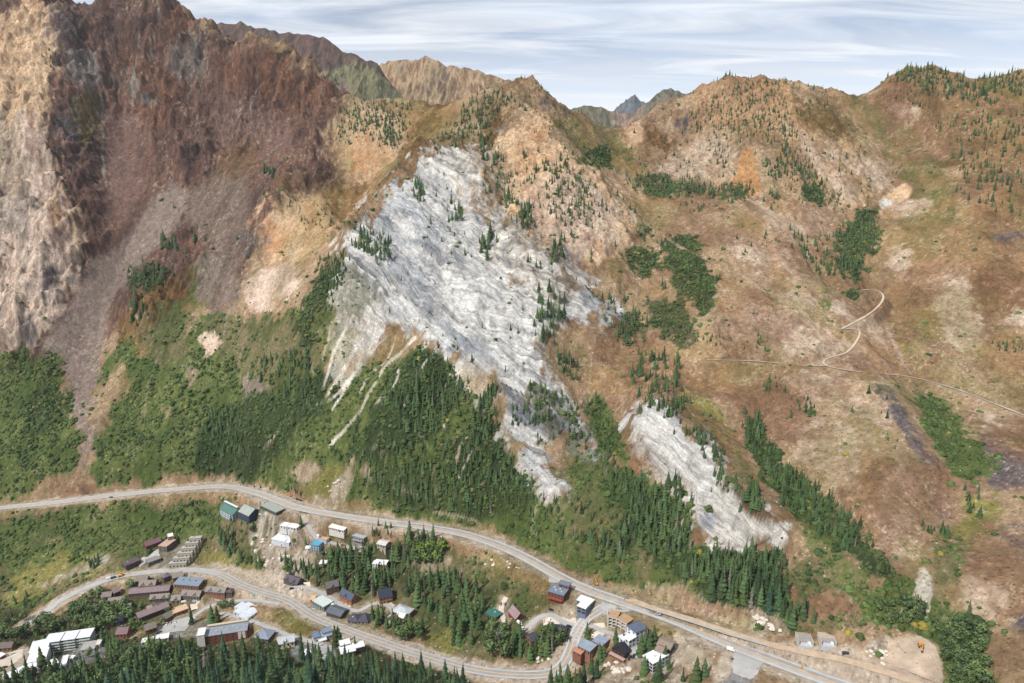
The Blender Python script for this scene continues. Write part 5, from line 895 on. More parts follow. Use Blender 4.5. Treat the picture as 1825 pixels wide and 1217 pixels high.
def house(p0, p1, W, h, roof, rc, wc, label, name='house', cat='house', **kw):
    W = W*.9; h = h*.82
    if 'rise' in kw: kw['rise'] *= .9
    a = on_level(*p0, h); b = on_level(*p1, h); c = ((a[0]+b[0])/2, (a[1]+b[1])/2); L = math.hypot(b[0]-a[0], b[1]-a[1]); th = math.atan2(b[1]-a[1], b[0]-a[0])
    z = float(hz(np.array([c[0]]), np.array([c[1]]))[0])
    z = min(max(z, min(a[2], b[2])), max(a[2], b[2])) if abs(a[2]-b[2]) < 8 else z
    root = thing(name, (c[0], c[1], z), th, label, cat, kw.pop('group', None)); PADS.append((c[0], c[1], z, th, L, W)); BUILT_OVER.append((c[0], c[1], max(L, W)*.5+1.0))
    if L > 1.6*W:
        for f in (-.33, .33): BUILT_OVER.append((c[0]+math.cos(th)*L*f, c[1]+math.sin(th)*L*f, W*.5+1.5))
    ch = kw.pop('chimney', 0); sky_l = kw.pop('skylights', 0); dorm = kw.pop('dormers', 0); deck = kw.pop('deck', None); rooft = kw.pop('rooftop', 0)
    Wl, Rf = block(root, L, W, h, roof, rc, wc, **kw)
    rise = kw.get('rise') or W*.32
    for i in range(ch): chim(Rf, L*(-.25+.5*i/max(ch-1, 1) if ch > 1 else .2), W*.12, h+(rise*.6 if roof in ('gable','hip') else .3))
    for i in range(rooft): piece('roof_unit', (1.3, 1.1, .9), (-L*.35+L*.7*(i+.5)/rooft, W*.15*(-1)**i, h+.36), 0, cm((205,205,205)), Rf)
    for i in range(sky_l): o = piece('skylight', (1.2, 1.6, .25), (-L*.1+i*2.2, -W*.18, h+rise*.62), 0, cm((215,222,228)), Rf)
    for i in range(dorm):
        x = -L/2+L*(i+.5)/dorm; m = MB(); dw, dd = 2.3, W*.36; zt = h+rise*.12
        m.poly([(x-dw,-W/2-.3,zt),(x+dw,-W/2-.3,zt),(x,-W/2-.3,zt+2.0)]); m.poly([(x-dw-.4,-W/2-.7,zt-.2),(x,-W/2-.7,zt+2.3),(x,-W/2+dd,zt+2.3),(x-dw-.4,-W/2+dd,zt-.2)]); m.poly([(x,-W/2-.7,zt+2.3),(x+dw+.4,-W/2-.7,zt-.2),(x+dw+.4,-W/2+dd,zt-.2),(x,-W/2+dd,zt+2.3)])
        m.build('dormer', cm(rc, .75, 'roof'), root)
    if deck:
        d = MB(); d.box(-L*.45, L*.45, -W/2-3.2, -W/2-.05, h*.30, h*.30+.3); o = d.build('deck', cm(deck), root)
        r_ = MB(); r_.box(-L*.45, L*.45, -W/2-3.25, -W/2-3.15, h*.30+.3, h*.30+1.3); r_.build('railing', cm(deck), o)
        for x in (-L*.43, L*.43): piece('post', (.3,.3,h*.30+5), (x, -W/2-3.0, -5), 0, cm(deck), o)
    # a door on the side that faces the camera
    piece('door', (1.2, .2, 2.1), (L*.22, -W/2, .0), 0, cm((90,70,55)), Wl)
    return root, L, W
BR = (150,112,86); GB = (150,136,126); PU = (146,124,126); LOG = (180,124,76)
house((258,974),(284,958), 13, 6, 'gable', (128,92,98), (124,66,62), 'chalet with a shiny maroon roof and red walls above the courtyard', rise=2.5, chimney=1)
house((221,1010),(246,993), 17, 5, 'shed', (104,88,94), (92,80,76), 'low lodge with a broad dark purple sloping roof left of the courtyard', name='lodge', cat='lodge', rise=2.0, rooftop=2, shed_to=-1)
house((290,979),(306,958), 13, 9, 'flat', (206,168,148), (118,108,100), 'tall narrow block with a salmon flat roof beside the courtyard', name='apartment_block', cat='building', rooftop=1, every=4)
house((299,957),(308,952), 10, 11, 'flat', (240,232,218), (150,140,130), 'small cream flat roof standing behind the salmon-roofed block', name='apartment_block', cat='building')
house((262,1004),(284,988), 11, 5, 'flat', (150,142,138), (110,116,104), 'grey flat-roofed garage wing along the edge of the courtyard', name='garage', cat='garage', every=5)
# stepped concrete apartments
a = on_level(318, 1002, 6); b = on_level(350, 966, 6); th = math.radians(8); root = thing('stepped_apartments', (a[0], a[1], min(a[2], b[2])), th, 'stepped concrete apartment row with five pale saw-tooth roofs climbing the slope', 'apartments')
dxw, dyw = b[0]-a[0], b[1]-a[1]; ca, sa = math.cos(-th), math.sin(-th); dl = (dxw*ca-dyw*sa, dxw*sa+dyw*ca)
for i in range(6):
    f = i/5; u = block(root, 20-1.2*i, 8.2, 5.5, 'shed', (192,192,188), (186,172,150), ox=dl[0]*f, oy=dl[1]*f, z0=1.2*i+max(0, b[2]-a[2])*f, rise=1.5, eave=.3, every=3.6, skip=('w',), shed_to=-1)
    piece('skylight', (2.6, 1.2, .3), (dl[0]*f-2, dl[1]*f, 5.5+1.2*i+max(0, b[2]-a[2])*f+1.2), 0, cm((120,128,134)), u[1]); BUILT_OVER.append((a[0]+dxw*f, a[1]+dyw*f, 9))
# village roofs
house((316,1040),(358,1035), 13, 7, 'shed', (132,146,162), BR, 'large blue-grey metal-roofed hall beside the lower road', name='hall', cat='hall', rise=2.2, chimney=3)
house((233,1059),(303,1042), 14, 7, 'gable', PU, (120,98,84), 'long mauve-roofed lodge crossing the middle of the village', name='lodge', cat='lodge', rise=2.4, chimney=2, dormers=0)
house((251,1043),(279,1036), 12, 7, 'gable', GB, BR, 'brown-grey house with white dormer behind the long mauve lodge', dormers=2)
house((245,1034),(264,1030), 10, 6, 'gable', (138,126,118), BR, 'small brown-roofed house half hidden behind leafy trees')
house((290,1030),(301,1022), 9, 8, 'hip', (124,108,116), (110,86,72), 'small steep purple-roofed house between trees near the road')
house((307,1029),(325,1021), 11, 6, 'gable', (150,138,128), BR, 'grey-brown house nearest the bend of the lower road')
house((269,1066),(302,1059), 10, 6, 'gable', GB, (110,104,104), 'twin-dormered house just below the long mauve lodge', dormers=2)
house((307,1067),(323,1063), 12, 7, 'gable', (154,142,132), (150,128,108), 'small square grey-shingled house right of the twin-dormered house', dormers=1)
house((327,1059),(359,1055), 12, 7, 'gable', (150,136,128), (118,112,112), 'wide grey house with two pointed dormers below the blue-grey hall', dormers=2, chimney=2)
house((371,1057),(404,1053), 11, 6, 'gable', (146,138,132), (150,104,80), 'brick-fronted house with two arched gables and a skylight', dormers=2, skylights=1)
house((405,1055),(416,1052), 8, 4, 'hip', (96,80,86), (104,88,80), 'tiny dark round-ended annex at the right end of the brick-fronted house')
house((245,1101),(298,1074), 13, 7, 'gable', PU, (96,74,64), 'long diagonal mauve-roofed lodge with dark timber balconies', name='lodge', cat='lodge', rise=2.6, chimney=1, every=3.0)
house((262,1085),(270,1081), 7, 9, 'gable', (170,150,146), BR, 'pinkish cross gable roof behind the diagonal lodge')
house((290,1101),(304,1092), 11, 6, 'gable', (132,122,114), (110,98,88), 'olive-grey roofed house at the corner of the gravel yard')
house((306,1092),(333,1080), 12, 5, 'flat', (224,182,150), (160,120,84), 'flat salmon-roofed building above the gravel yard', name='building', cat='building')
house((258,1120),(277,1113), 12, 7, 'gable', (136,122,114), (140,98,74), 'brown house with a turned gable at the left of the gravel yard', chimney=1)
house((211,1126),(230,1122), 13, 7, 'gable', (138,108,114), (150,106,80), 'plum-roofed house below the blue-roofed cottage', chimney=1)
house((206,1106),(219,1101), 11, 6, 'hip', (98,108,122), (90,90,92), 'small blue-slate cottage above the plum-roofed house', name='cottage', cat='cottage')
house((183,1062),(200,1058), 11, 6, 'gable', (140,126,118), (104,86,72), 'brown roof at the left edge of the village among leafy trees')
house((200,1056),(210,1048), 12, 7, 'gable', (150,128,128), (100,80,70), 'mauve steep roof beside the leftmost brown roof')
house((195,1072),(222,1066), 10, 6, 'gable', (148,136,126), (110,90,76), 'pale brown roof below the mauve steep roof')
house((221,1082),(234,1078), 10, 6, 'gable', (146,132,124), (86,72,64), 'small dark-fronted house above the blue-slate cottage', dormers=1)
house((278,1138),(301,1133), 9, 4, 'flat', (240,240,238), (200,196,190), 'white flat-roofed building beside the dark forest edge', name='building', cat='building')
house((253,1143),(273,1139), 8, 4, 'flat', (236,236,234), (205,200,194), 'low white roof left of the white flat-roofed building', name='building', cat='building')
# long grey-roofed brick lodge
rt, L, W = house((360,1131),(441,1110), 17, 11, 'flat', (148,156,166), (132,76,58), 'long grey-roofed brick lodge above the dark forest', name='lodge', cat='lodge', rooftop=6, every=5, floors=3)
block(rt, 7, 12, 12.5, 'flat', (232,232,232), (222,220,214), ox=-L/2+.5, oy=-3.5, win=True, floors=4, every=4, skip=('s',)); m = MB(); m.box(-L*.5+4, L*.5, W/2-1.0, W/2+1.6, 10.2, 11.2); m.build('walkway_roof', cm((214,196,168)), rt)
m = MB(); m.box(L*.30, L*.46, -W/2-.35, -W/2-.1, 1, 10.4); m.build('panel', cm((226,220,212)), rt)
# white vaulted roofs
c = on_level(436, 1086, 5); rt = thing('vaulted_building', (c[0], c[1], c[2]), math.radians(62), 'building under three curved white metal roofs below the service road', 'building'); BUILT_OVER.append((c[0], c[1], 16)); BUILT_OVER.append((c[0]+8, c[1]-6, 12))
for oy, W, L, h, ox in ((11.0, 8, 9, 3.4, 3.5), (2, 11.5, 18, 4.4, 1), (-9.8, 12, 21, 5, -1.5)): block(rt, L, W, h, 'vault', (216,222,230), (205,205,202), ox=ox, oy=oy, rise=1.7, eave=.4, every=5)
house((461,1132),(484,1129), 15, 5, 'hip', (140,150,166), (120,110,104), 'blue-grey hipped roof behind the forest tips', rise=3)
rt, L, W = house((495,1143),(524,1136), 13, 7, 'gable', (192,196,198), (232,214,186), 'cream house with pale grey gabled roof behind the forest tips', dormers=1, rise=3)
rt, L, W = house((560,1136),(590,1128), 11, 4, 'flat', (140,156,172), (200,200,198), 'modern house of several blue-grey flat roofs below the road', floors=1); block(rt, 9, 7, 5.2, 'flat', (128,144,162), (205,205,203), ox=L*.28, oy=2.5, every=4); block(rt, 7, 8, 3.2, 'flat', (238,238,236), (205,205,203), ox=-2, oy=-5, every=4); block(rt, 6, 9, 4.6, 'flat', (112,132,152), (205,205,203), ox=-L*.38, oy=1, every=4)
rt, L, W = house((606,1158),(632,1155), 12, 6, 'flat', (242,242,242), (96,62,58), 'white L-shaped roof house at the forest edge below the road', every=3); block(rt, 11, 8, 5, 'flat', (240,240,240), (86,60,56), ox=L*.5+3, oy=1.5, every=3); block(rt, 9, 7, 6.4, 'flat', (244,244,244), (96,62,58), ox=-1, oy=8, every=3)
house((541,1164),(552,1160), 8, 4, 'flat', (240,240,240), (200,200,200), 'small white garage at the end of the curved yard', name='garage', cat='garage')
# long white stepped lodge at the left
def wing(root, A, B, W, h, n, first):
    for i in range(n):
        f = (i+.5)/n; x = A[0]+(B[0]-A[0])*f; y = A[1]+(B[1]-A[1])*f; th = math.atan2(B[1]-A[1], B[0]-A[0]); L = math.hypot(B[0]-A[0], B[1]-A[1])/n+1.2
        sub = bpy.data.objects.new('module', None)
        ca, sa = math.cos(th), math.sin(th); off = (i % 2)*1.6-.8; h_i = h+.07*i+.9*(i % 2); x += sa*off; y -= ca*off
        def tr(px_, py_, pz_): return (x+ca*px_-sa*py_, y+sa*px_+ca*py_, pz_)
        w = MB(); P8 = [tr(-L/2,-W/2,-8),tr(L/2,-W/2,-8),tr(L/2,W/2,-8),tr(-L/2,W/2,-8)]; Q8 = [(p[0],p[1],h_i) for p in P8]
        for k in range(4): j = (k+1) % 4; w.poly([P8[k],P8[j],Q8[j],Q8[k]])
        wl = w.build('wall', cm((176,186,180)), root)
        r_ = MB(); T8 = [tr(-L/2-.2,-W/2-.9,h_i),tr(L/2+.2,-W/2-.9,h_i),tr(L/2+.2,W/2+.4,h_i),tr(-L/2-.2,W/2+.4,h_i)]; U8 = [(p[0],p[1],h_i+.5) for p in T8]; r_.poly(U8); r_.poly(T8[::-1])
        for k in range(4): j = (k+1) % 4; r_.poly([T8[k],T8[j],U8[j],U8[k]])
        r_.build('roof', cm((236,240,244)), root)
        nf = int(h/3)
        for fl in range(nf):
            z_ = h_i-3.0*(fl+1); g_ = MB(); g_.obox(tr(0,-W/2-.02,z_+1.7), (ca,sa,0), (-sa,ca,0), (0,0,1), L/2-.5, .12, .85); g_.build('window', M_glass, wl)
            bb = MB(); bb.obox(tr(0,-W/2-.75,z_+.45), (ca,sa,0), (-sa,ca,0), (0,0,1), L/2-.3, .7, .5); bb.build('balcony', cm((196,204,198)), wl)
p_a, p_b, p_c = on_level(50, 1171, 15), on_level(76, 1142, 15), on_level(163, 1120, 15); z_ = min(p_a[2], p_b[2], p_c[2])
rt = thing('stepped_lodge', (p_b[0], p_b[1], z_), 0, 'long white-roofed stepped lodge with rows of slanting balconies', 'lodge')
wing(rt, (p_a[0]-p_b[0], p_a[1]-p_b[1]), (0, 0), 15, 15, 3, 0); wing(rt, (3, 2), (p_c[0]-p_b[0], p_c[1]-p_b[1]), 14, 15, 6, 1)
for f in np.linspace(0, 1, 6): BUILT_OVER.append((p_b[0]+(p_c[0]-p_b[0])*f, p_b[1]+(p_c[1]-p_b[1])*f-3, 12)); BUILT_OVER.append((p_b[0]+(p_a[0]-p_b[0])*f, p_b[1]+(p_a[1]-p_b[1])*f, 11))
rt, L, W = house((146,1154),(172,1148), 15, 4, 'flat', (176,172,168), (186,178,166), 'flat grey parking deck in front of the white stepped lodge', name='parking_deck', cat='parking deck', every=6)
house((172,1146),(180,1144), 9, 5, 'flat', (226,220,212), (200,196,190), 'small white-roofed box at the corner of the parking deck', name='garage', cat='garage')
house((68,1190),(102,1180), 11, 4, 'flat', (238,238,240), (200,200,200), 'low white flat roof below the white stepped lodge', name='building', cat='building', every=5)
house((112,1184),(118,1172), 5, 4, 'flat', (238,238,240), (200,200,200), 'narrow white roof strip right of the low white flat roof', name='building', cat='building'); house((120,1172),(132,1171), 5, 4, 'flat', (236,236,238), (200,200,200), 'small white roof near the foot of the parking deck', name='building', cat='building')
house((8,1206),(52,1190), 10, 5, 'flat', (236,238,240), (205,205,205), 'long white roof strip in the bottom left corner', name='building', cat='building', every=5)
house((2,1151),(24,1147), 11, 6, 'gable', (120,106,100), (170,120,80), 'brown gabled lodge at the left edge of the view', name='lodge', cat='lodge', chimney=2); house((-4,1170),(6,1165), 8, 5, 'flat', (236,236,236), (130,60,50), 'white-roofed red-walled annex cut by the left edge of the view', name='building', cat='building')
# upper slope
rt, L, W = house((402,905),(424,913), 17, 12, 'gable', (86,128,118), (190,200,205), 'tall chalet with a bright green roof near the highway', name='chalet', cat='chalet', rise=5, floors=4, chimney=1)
m = MB(); m.box(-L/2-.6, L/2+.6, -1.4, 1.4, 17.15, 17.6); m.build('ridge_cap', cm((228,232,230)), rt)
rt, L, W = house((437,908),(455,915), 20, 12, 'gable', (166,172,164), (64,78,104), 'tall chalet with a pale grey roof and dark blue balcony front', name='chalet', cat='chalet', rise=6, floors=4)
a = on_level(458, 909, 3); b = on_level(471, 893, 3); c = ((a[0]+b[0])/2, (a[1]+b[1])/2); rt = thing('covered_stair', (c[0], c[1], min(a[2], b[2])), math.atan2(b[1]-a[1], b[0]-a[0]), 'narrow covered stairway climbing from the grey chalet to the highway', 'stairway'); L = math.hypot(b[0]-a[0], b[1]-a[1]); dz = max(b[2]-a[2], 2)
m = MB(); m.poly([(-L/2,-1.6,3),(L/2,-1.6,3+dz),(L/2,1.6,3+dz),(-L/2,1.6,3)]); m.poly([(-L/2,1.6,2.6),(L/2,1.6,2.6+dz),(L/2,-1.6,2.6+dz),(-L/2,-1.6,2.6)]); m.build('roof', cm((160,166,158)), rt)
m = MB(); m.poly([(-L/2,-1.5,-2),(L/2,-1.5,-2),(L/2,-1.5,2.6+dz),(-L/2,-1.5,2.6)]); m.poly([(L/2,1.5,-2),(-L/2,1.5,-2),(-L/2,1.5,2.6),(L/2,1.5,2.6+dz)]); m.build('wall', cm((96,106,100)), rt)
house((472,899),(500,909), 14, 5, 'flat', (168,172,164), (84,96,90), 'flat grey-green garage at the edge of the highway', name='garage', cat='garage', every=8)
rt, L, W = house((491,959),(513,956), 14, 9, 'hip', (238,240,244), (214,218,224), 'house under construction wrapped in white sheeting', name='wrapped_house', rise=2.6, win=False); block(rt, 7, 8, 6, 'shed', (226,230,234), (205,210,216), ox=L*.5+2, oy=-2, rise=1.2, win=False)
house((503,937),(514,935), 9, 4, 'flat', (242,242,240), (215,215,212), 'small white building behind the wrapped house, left of two'); house((516,940),(532,938), 9, 4, 'flat', (244,244,242), (210,212,212), 'small white building behind the wrapped house, right of two')
rt, L, W = house((558,970),(572,966), 11, 10, 'flat', (84,170,205), (190,204,220), 'tower-like building site with a turquoise membrane roof', name='house_under_construction', floors=3, every=3); block(rt, 9, 6, 10.8, 'flat', (206,170,140), (190,204,220), ox=5, oy=7, win=False); m = MB()
for k in range(4): m.box(-L/2-.9, L/2+.9, -W/2-1.3, -W/2-1.1, 1+2.4*k, 1.25+2.4*k)
for x in np.linspace(-L/2-.9, L/2+.9, 5): m.box(x-.08, x+.08, -W/2-1.3, -W/2-1.1, -4, 10.5)
m.build('scaffold', cm((150,156,162)), rt)
house((546,977),(553,974), 6, 3, 'vault', (236,236,232), (225,225,222), 'white dome-like tarpaulin tent beside the turquoise-roofed site', name='tarp_tent', cat='tent', win=False, rise=1.6)
house((591,943),(617,947), 10, 4, 'shed', (238,232,220), (220,212,200), 'white house below the highway at the curve of the lane', rise=1.2, every=2.8)
house((633,955),(652,960), 10, 4.5, 'shed', (176,186,198), (150,150,150), 'house with a pale blue-grey roof beside spruces below the highway', rise=1.0, deck=(170,160,150), shed_to=-1)
house((676,966),(691,969), 11, 5, 'gable', (216,208,198), (180,172,160), 'pale-roofed house between tall spruces', rise=1.5); house((640,974),(649,972), 6, 3, 'flat', (232,226,210), (190,182,168), 'small cream shed beside the end of the lane', name='shed', cat='shed')
rt, L, W = house((668,1004),(690,1002), 10, 8, 'flat', (244,244,244), (166,104,76), 'white-roofed house with orange-brown walls among spruces', floors=3, every=2.6, deck=(180,110,80)); block(rt, 6, 6, 8.3, 'flat', (244,244,244), (230,228,224), ox=-L*.3, oy=-4, floors=3, every=3)
house((571,1004),(582,1002), 6, 3, 'shed', (236,234,230), (210,205,198), 'small white roof on the rocky slope below the building sites', name='shed', cat='shed', rise=1)
# row along the lower road
house((512,1031),(535,1031), 12, 6, 'gable', (98,90,98), (112,98,90), 'dark-roofed stone house with arched entrance by the lower road', dormers=2, chimney=1, rise=4)
house((581,1047),(602,1036), 13, 8, 'gable', (112,106,104), (108,84,72), 'grey-roofed timber house with tan gable front', chimney=1, rise=4.5, dormers=1)
house((611,1055),(632,1066), 10, 7, 'gable', (84,92,112), (170,112,76), 'log house with navy-grey roof and pale driveway', chimney=1, rise=4.5, dormers=1)
house((674,1063),(696,1051), 17, 8, 'gable', (56,62,80), LOG, 'large log house with a navy roof and orange timber walls', chimney=1, rise=6)
rt, L, W = house((565,1068),(585,1075), 13, 7, 'flat', (206,218,212), (126,142,138), 'box house with a pale mint flat roof and grey-green walls'); house((555,1067),(561,1065), 6, 5, 'shed', (226,180,130), (190,130,80), 'tiny orange-timber shelter at the left of the mint-roofed house', name='shelter', cat='shelter', rise=1)
house((589,1086),(614,1091), 14, 5, 'gable', (100,106,116), (84,80,80), 'low slate-grey gabled house right of the mint-roofed house', rise=2.6)
rt, L, W = house((624,1101),(641,1101), 13, 4, 'hip', (84,84,98), (150,140,130), 'dark house of two hipped pyramid roofs with skylights', rise=4.2, skylights=1); block(rt, L, 13, 4, 'hip', (80,78,92), (150,140,130), ox=L+.5, oy=1, rise=4.4)
rt, L, W = house((706,1088),(731,1090), 14, 7, 'hip', (190,196,202), (150,92,66), 'light grey hip-roofed house with brown walls at the end of the cul-de-sac', rise=3.5, deck=(150,90,60)); block(rt, 8, 8, 6, 'gable', (226,228,232), (186,96,60), ox=L*.25, oy=-7, rise=2)
# around the junction
rt, L, W = house((981,1052),(1009,1055), 13, 8, 'flat', (122,134,150), (132,84,66), 'brick-red house with a slate-blue flat roof below the highway', floors=3, every=2.8, rooftop=4, deck=(160,80,56)); block(rt, 10, 6, 9.6, 'flat', (118,130,148), (132,84,66), ox=3, oy=8, every=4)
rt, L, W = house((1032,1066),(1055,1075), 9, 6, 'flat', (246,246,242), (120,132,156), 'white L-shaped flat-roofed house beside the junction', every=3.2, glassy=True); block(rt, 8, 10, 6.1, 'flat', (246,246,242), (120,132,156), ox=L*.22, oy=-8, every=3.2, glassy=True)
house((872,1096),(889,1096), 12, 4, 'shed', (62,124,110), (110,100,88), 'small cabin with a teal-green metal roof', name='cabin', cat='cabin', rise=1.5, rooftop=1, shed_to=-1)
house((914,1089),(927,1101), 10, 3, 'gable', (160,132,134), (130,62,52), 'A-frame cabin with a faded mauve roof', name='cabin', cat='cabin', rise=5)
house((889,1151),(901,1159), 9, 5, 'gable', (226,150,104), (200,120,80), 'cabin with a bright orange roof and red deck', name='cabin', cat='cabin', rise=2.6, deck=(150,60,50))
house((942,1144),(955,1129), 11, 5, 'gable', (74,76,86), (170,110,72), 'long slate-roofed cabin with a log end wall', name='cabin', cat='cabin', rise=3)
rt, L, W = house((988,1121),(1010,1126), 11, 5, 'gable', (60,62,78), (100,64,50), 'black-roofed cabin with three square skylights', name='cabin', cat='cabin', rise=3, skylights=3)
# earth-roofed concrete shell
a = on_level(1084, 1104, 8); b = on_level(1099, 1104, 8); c = on_level(1116, 1113, 8); rt = thing('concrete_shell', (b[0], b[1], b[2]), 0, 'open concrete shell building of two wings with an earth-covered roof', 'building'); M_c = cm((206,200,188)); M_e = cm((188,152,116), .95, 'roof')
for A, B in (((a[0]-b[0], a[1]-b[1]), (0, 0)), ((0.3, 0), (c[0]-b[0], c[1]-b[1]))):
    th = math.atan2(B[1]-A[1], B[0]-A[0]); L = math.hypot(B[0]-A[0], B[1]-A[1]); e1 = np.array([math.cos(th), math.sin(th), 0]); e2 = np.array([-math.sin(th), math.cos(th), 0]); e3 = np.array([0,0,1.]); o_ = np.array([A[0], A[1], 0]); D_ = 10.0
    MB().obox(o_+e1*L/2+e2*D_/2+e3*8.3, e1, e2, e3, L/2+.4, D_/2, .35).build('roof', M_e, rt)
    MB().obox(o_+e1*L/2+e2*(D_-.2)+e3*1.5, e1, e2, e3, L/2, .2, 6.4).build('back_wall', M_c, rt)
    for k in range(4): MB().obox(o_+e1*L/2-e2*.1+e3*(8.0-2.9*k), e1, e2, e3, L/2, .35, .28).build('beam', M_c, rt); 
    for k in range(3): MB().obox(o_+e1*L/2+e2*D_/2+e3*(4.9-2.9*k), e1, e2, e3, L/2, D_/2-.3, .15).build('floor_slab', M_c, rt)
    for k in range(3): MB().obox(o_+e1*L*k/2-e2*.15+e3*1.5, e1, e2, e3, .35, .4, 6.5).build('column', M_c, rt)
    BUILT_OVER.append((b[0]+A[0]/2+B[0]/2, b[1]+A[1]/2+B[1]/2+3, 11))
for p_ in ((a[0]-b[0], a[1]-b[1]), (c[0]-b[0]+.2, c[1]-b[1])): MB().obox((p_[0], p_[1]+4.5, 1.8), (1,0,0), (0,1,0), (0,0,1), .35, 5.2, 6.8).build('side_wall', M_c, rt)
rt, L, W = house((1128,1112),(1144,1124), 14, 14, 'flat', (98,108,128), (228,230,236), 'tall white four-storey house with a slate-blue roof', floors=4, every=4.0); block(rt, L*.55, 8, 5.2, 'flat', (240,240,244), (226,228,234), ox=-L*.22, oy=-10.5, every=3.5); block(rt, L*.45, 7, 7.5, 'shed', (240,242,246), (228,230,236), ox=L*.27, oy=-10, rise=.8, every=3.5)
rt, L, W = house((1062,1141),(1080,1143), 11, 6, 'flat', (146,160,178), (172,114,88), 'brick house of two blue-grey flat roofs, terrace and orange walls', every=3.0); block(rt, 12, 10, 4.5, 'flat', (150,164,180), (164,112,90), ox=-5.5, oy=-12, every=3.0); block(rt, 8, 5, 2.2, 'flat', (196,140,108), (150,98,76), ox=-9, oy=-19.5, every=3)
rt, L, W = house((1102,1164),(1112,1149), 13, 6, 'gable', (54,52,60), (70,52,48), 'steep black-roofed cabin with a pink-railed deck', name='cabin', cat='cabin', rise=4.5); m = MB(); m.box(-L/2-3.5, -L/2-.1, -W/2-1, W/2+1, 1.5, 1.8); m.build('deck', cm((200,160,150)), rt)
rt, L, W = house((1176,1144),(1199,1149), 13, 7, 'gable', (152,134,120), (54,54,66), 'brown-roofed house with black and white glazed fronts', rise=1.6, floors=2, glassy=True, rooftop=2); block(rt, L*.5, 8, 5.6, 'gable', (150,132,118), (220,220,220), ox=-1, oy=-8, rise=1.4, glassy=True)
rt, L, W = house((1155,1166),(1173,1178), 12, 10, 'flat', (248,246,240), (216,222,224), 'white flat-roofed modern house with teal glazing', floors=3, every=3.0, glassy=True, rooftop=1); block(rt, 7, 7, 9.4, 'flat', (240,244,246), (200,214,216), ox=L*.2, oy=7, every=3)
# two earth-sheltered shells by the dirt road
for (x0, y0), lab, rc_ in (((1434,1134), 'open concrete dugout house by the dirt road, left of two', (168,156,144)), ((1474,1135), 'open concrete dugout house by the dirt road, right of two', (196,170,146))):
    c = on_level(x0, y0, 5); rt = thing('dugout_house', (c[0], c[1], c[2]), math.radians(-8), lab, 'building', 'dugout houses by the dirt road'); rt.scale = (.62,.62,.72); BUILT_OVER.append((c[0], c[1], 9))
    MB().box(-8,8,-1.5,9,4.6,5.1).build('roof', cm(rc_, .9, 'roof'), rt); MB().box(-8.3,-7.9,-9,9,-6,5.6).build('side_wall', M_c, rt); MB().box(7.9,8.3,-9,9,-6,5.6).build('side_wall', M_c, rt); MB().box(-7.9,7.9,8.6,9,-6,4.6).build('back_wall', M_c, rt)
    MB().box(-7.9,7.9,-9,-.9,-5,.6).build('terrace', cm((196,200,204)), rt); MB().box(-7.9,7.9,-1.5,-1.2,.6,4.6).build('front_wall', cm((176,180,184)), rt)
    for k in range(3): piece('vent_cap', (1.0,.9,.9), (-5+3*k, -2.6, .6), 0, cm((196,84,50)), rt)
    MB().box(3.5,6.4,-6.5,-2.6,.6,2.2).build('white_tank', cm((240,240,240)), rt)

# level the ground round each house, easing into the slope; the nearer house wins
_sw = np.zeros(H.shape); _sz = np.zeros(H.shape); _ta = np.zeros(H.shape)
for x0, y0, z0, th, L, W in PADS:
    R3 = max(L, W)*.5+18; r0, r1 = np.searchsorted(yrow, [y0-R3, y0+R3]); c0, c1 = np.searchsorted(acol, [(x0-R3)/y0-.03, (x0+R3)/y0+.03]); S_ = (slice(r0, r1), slice(c0, c1))
    dx_, dy_ = GX[S_]-x0, GY[S_]-y0; u = abs(dx_*math.cos(th)+dy_*math.sin(th))-L/2; v = abs(-dx_*math.sin(th)+dy_*math.cos(th))-W/2
    d = np.hypot(np.maximum(u, 0), np.maximum(v, 0)); k = sst(11, 1.5, d)*sst(0, 6, road_d[S_]); w_ = k/(.3+d)**3
    _sw[S_] += w_; _sz[S_] += w_*(z0-.15); _ta[S_] = np.maximum(_ta[S_], k)
H = np.where(_sw > 0, H*(1-_ta)+_sz/np.maximum(_sw, 1e-12)*_ta, H)
ter.data.vertices.foreach_set('co', np.stack([GX, GY, H], -1).astype(np.float32).ravel()); ter.data.update()
at = make_at(H)
def clear(x, y):
    return all((x-a)**2+(y-b)**2 > r*r for a, b, r in BUILT_OVER)
SR_ = [(L[:,0], L[:,1], hw+1.5) for k, (L, hw, sh) in ROADS.items() if not k.startswith('mount')]
def off_road(x, y):
    return all(((xs-x)**2+(ys-y)**2).min() > r*r for xs, ys, r in SR_)
spr = [t for t in spr if clear(t[0], t[1]) and off_road(t[0], t[1])]
spr.sort(key=px_h, reverse=True); far += spr[300:]; spr = spr[:300]
ZLAB = {
 'dense forest along the bottom edge of the view': 'tall dark green spruce in the dense forest along the bottom edge',
}
MARKS = [(30,1160,'the leftmost parking lot'),(105,1150,'the long white stepped lodge'),(160,1150,'the grey parking deck'),(220,1130,'the plum-roofed house'),(290,1138,'the white flat-roofed building'),(365,1130,'the left end of the long brick lodge'),(425,1125,'the right end of the long brick lodge'),(475,1130,'the blue-grey hipped roof'),(510,1140,'the cream house'),(565,1165,'the paved yard end'),(625,1155,'the white L-shaped roof'),(690,1150,'the lower road bank'),(760,1175,'the lower road near its big bend'),(830,1195,'the right tip of the forest')]
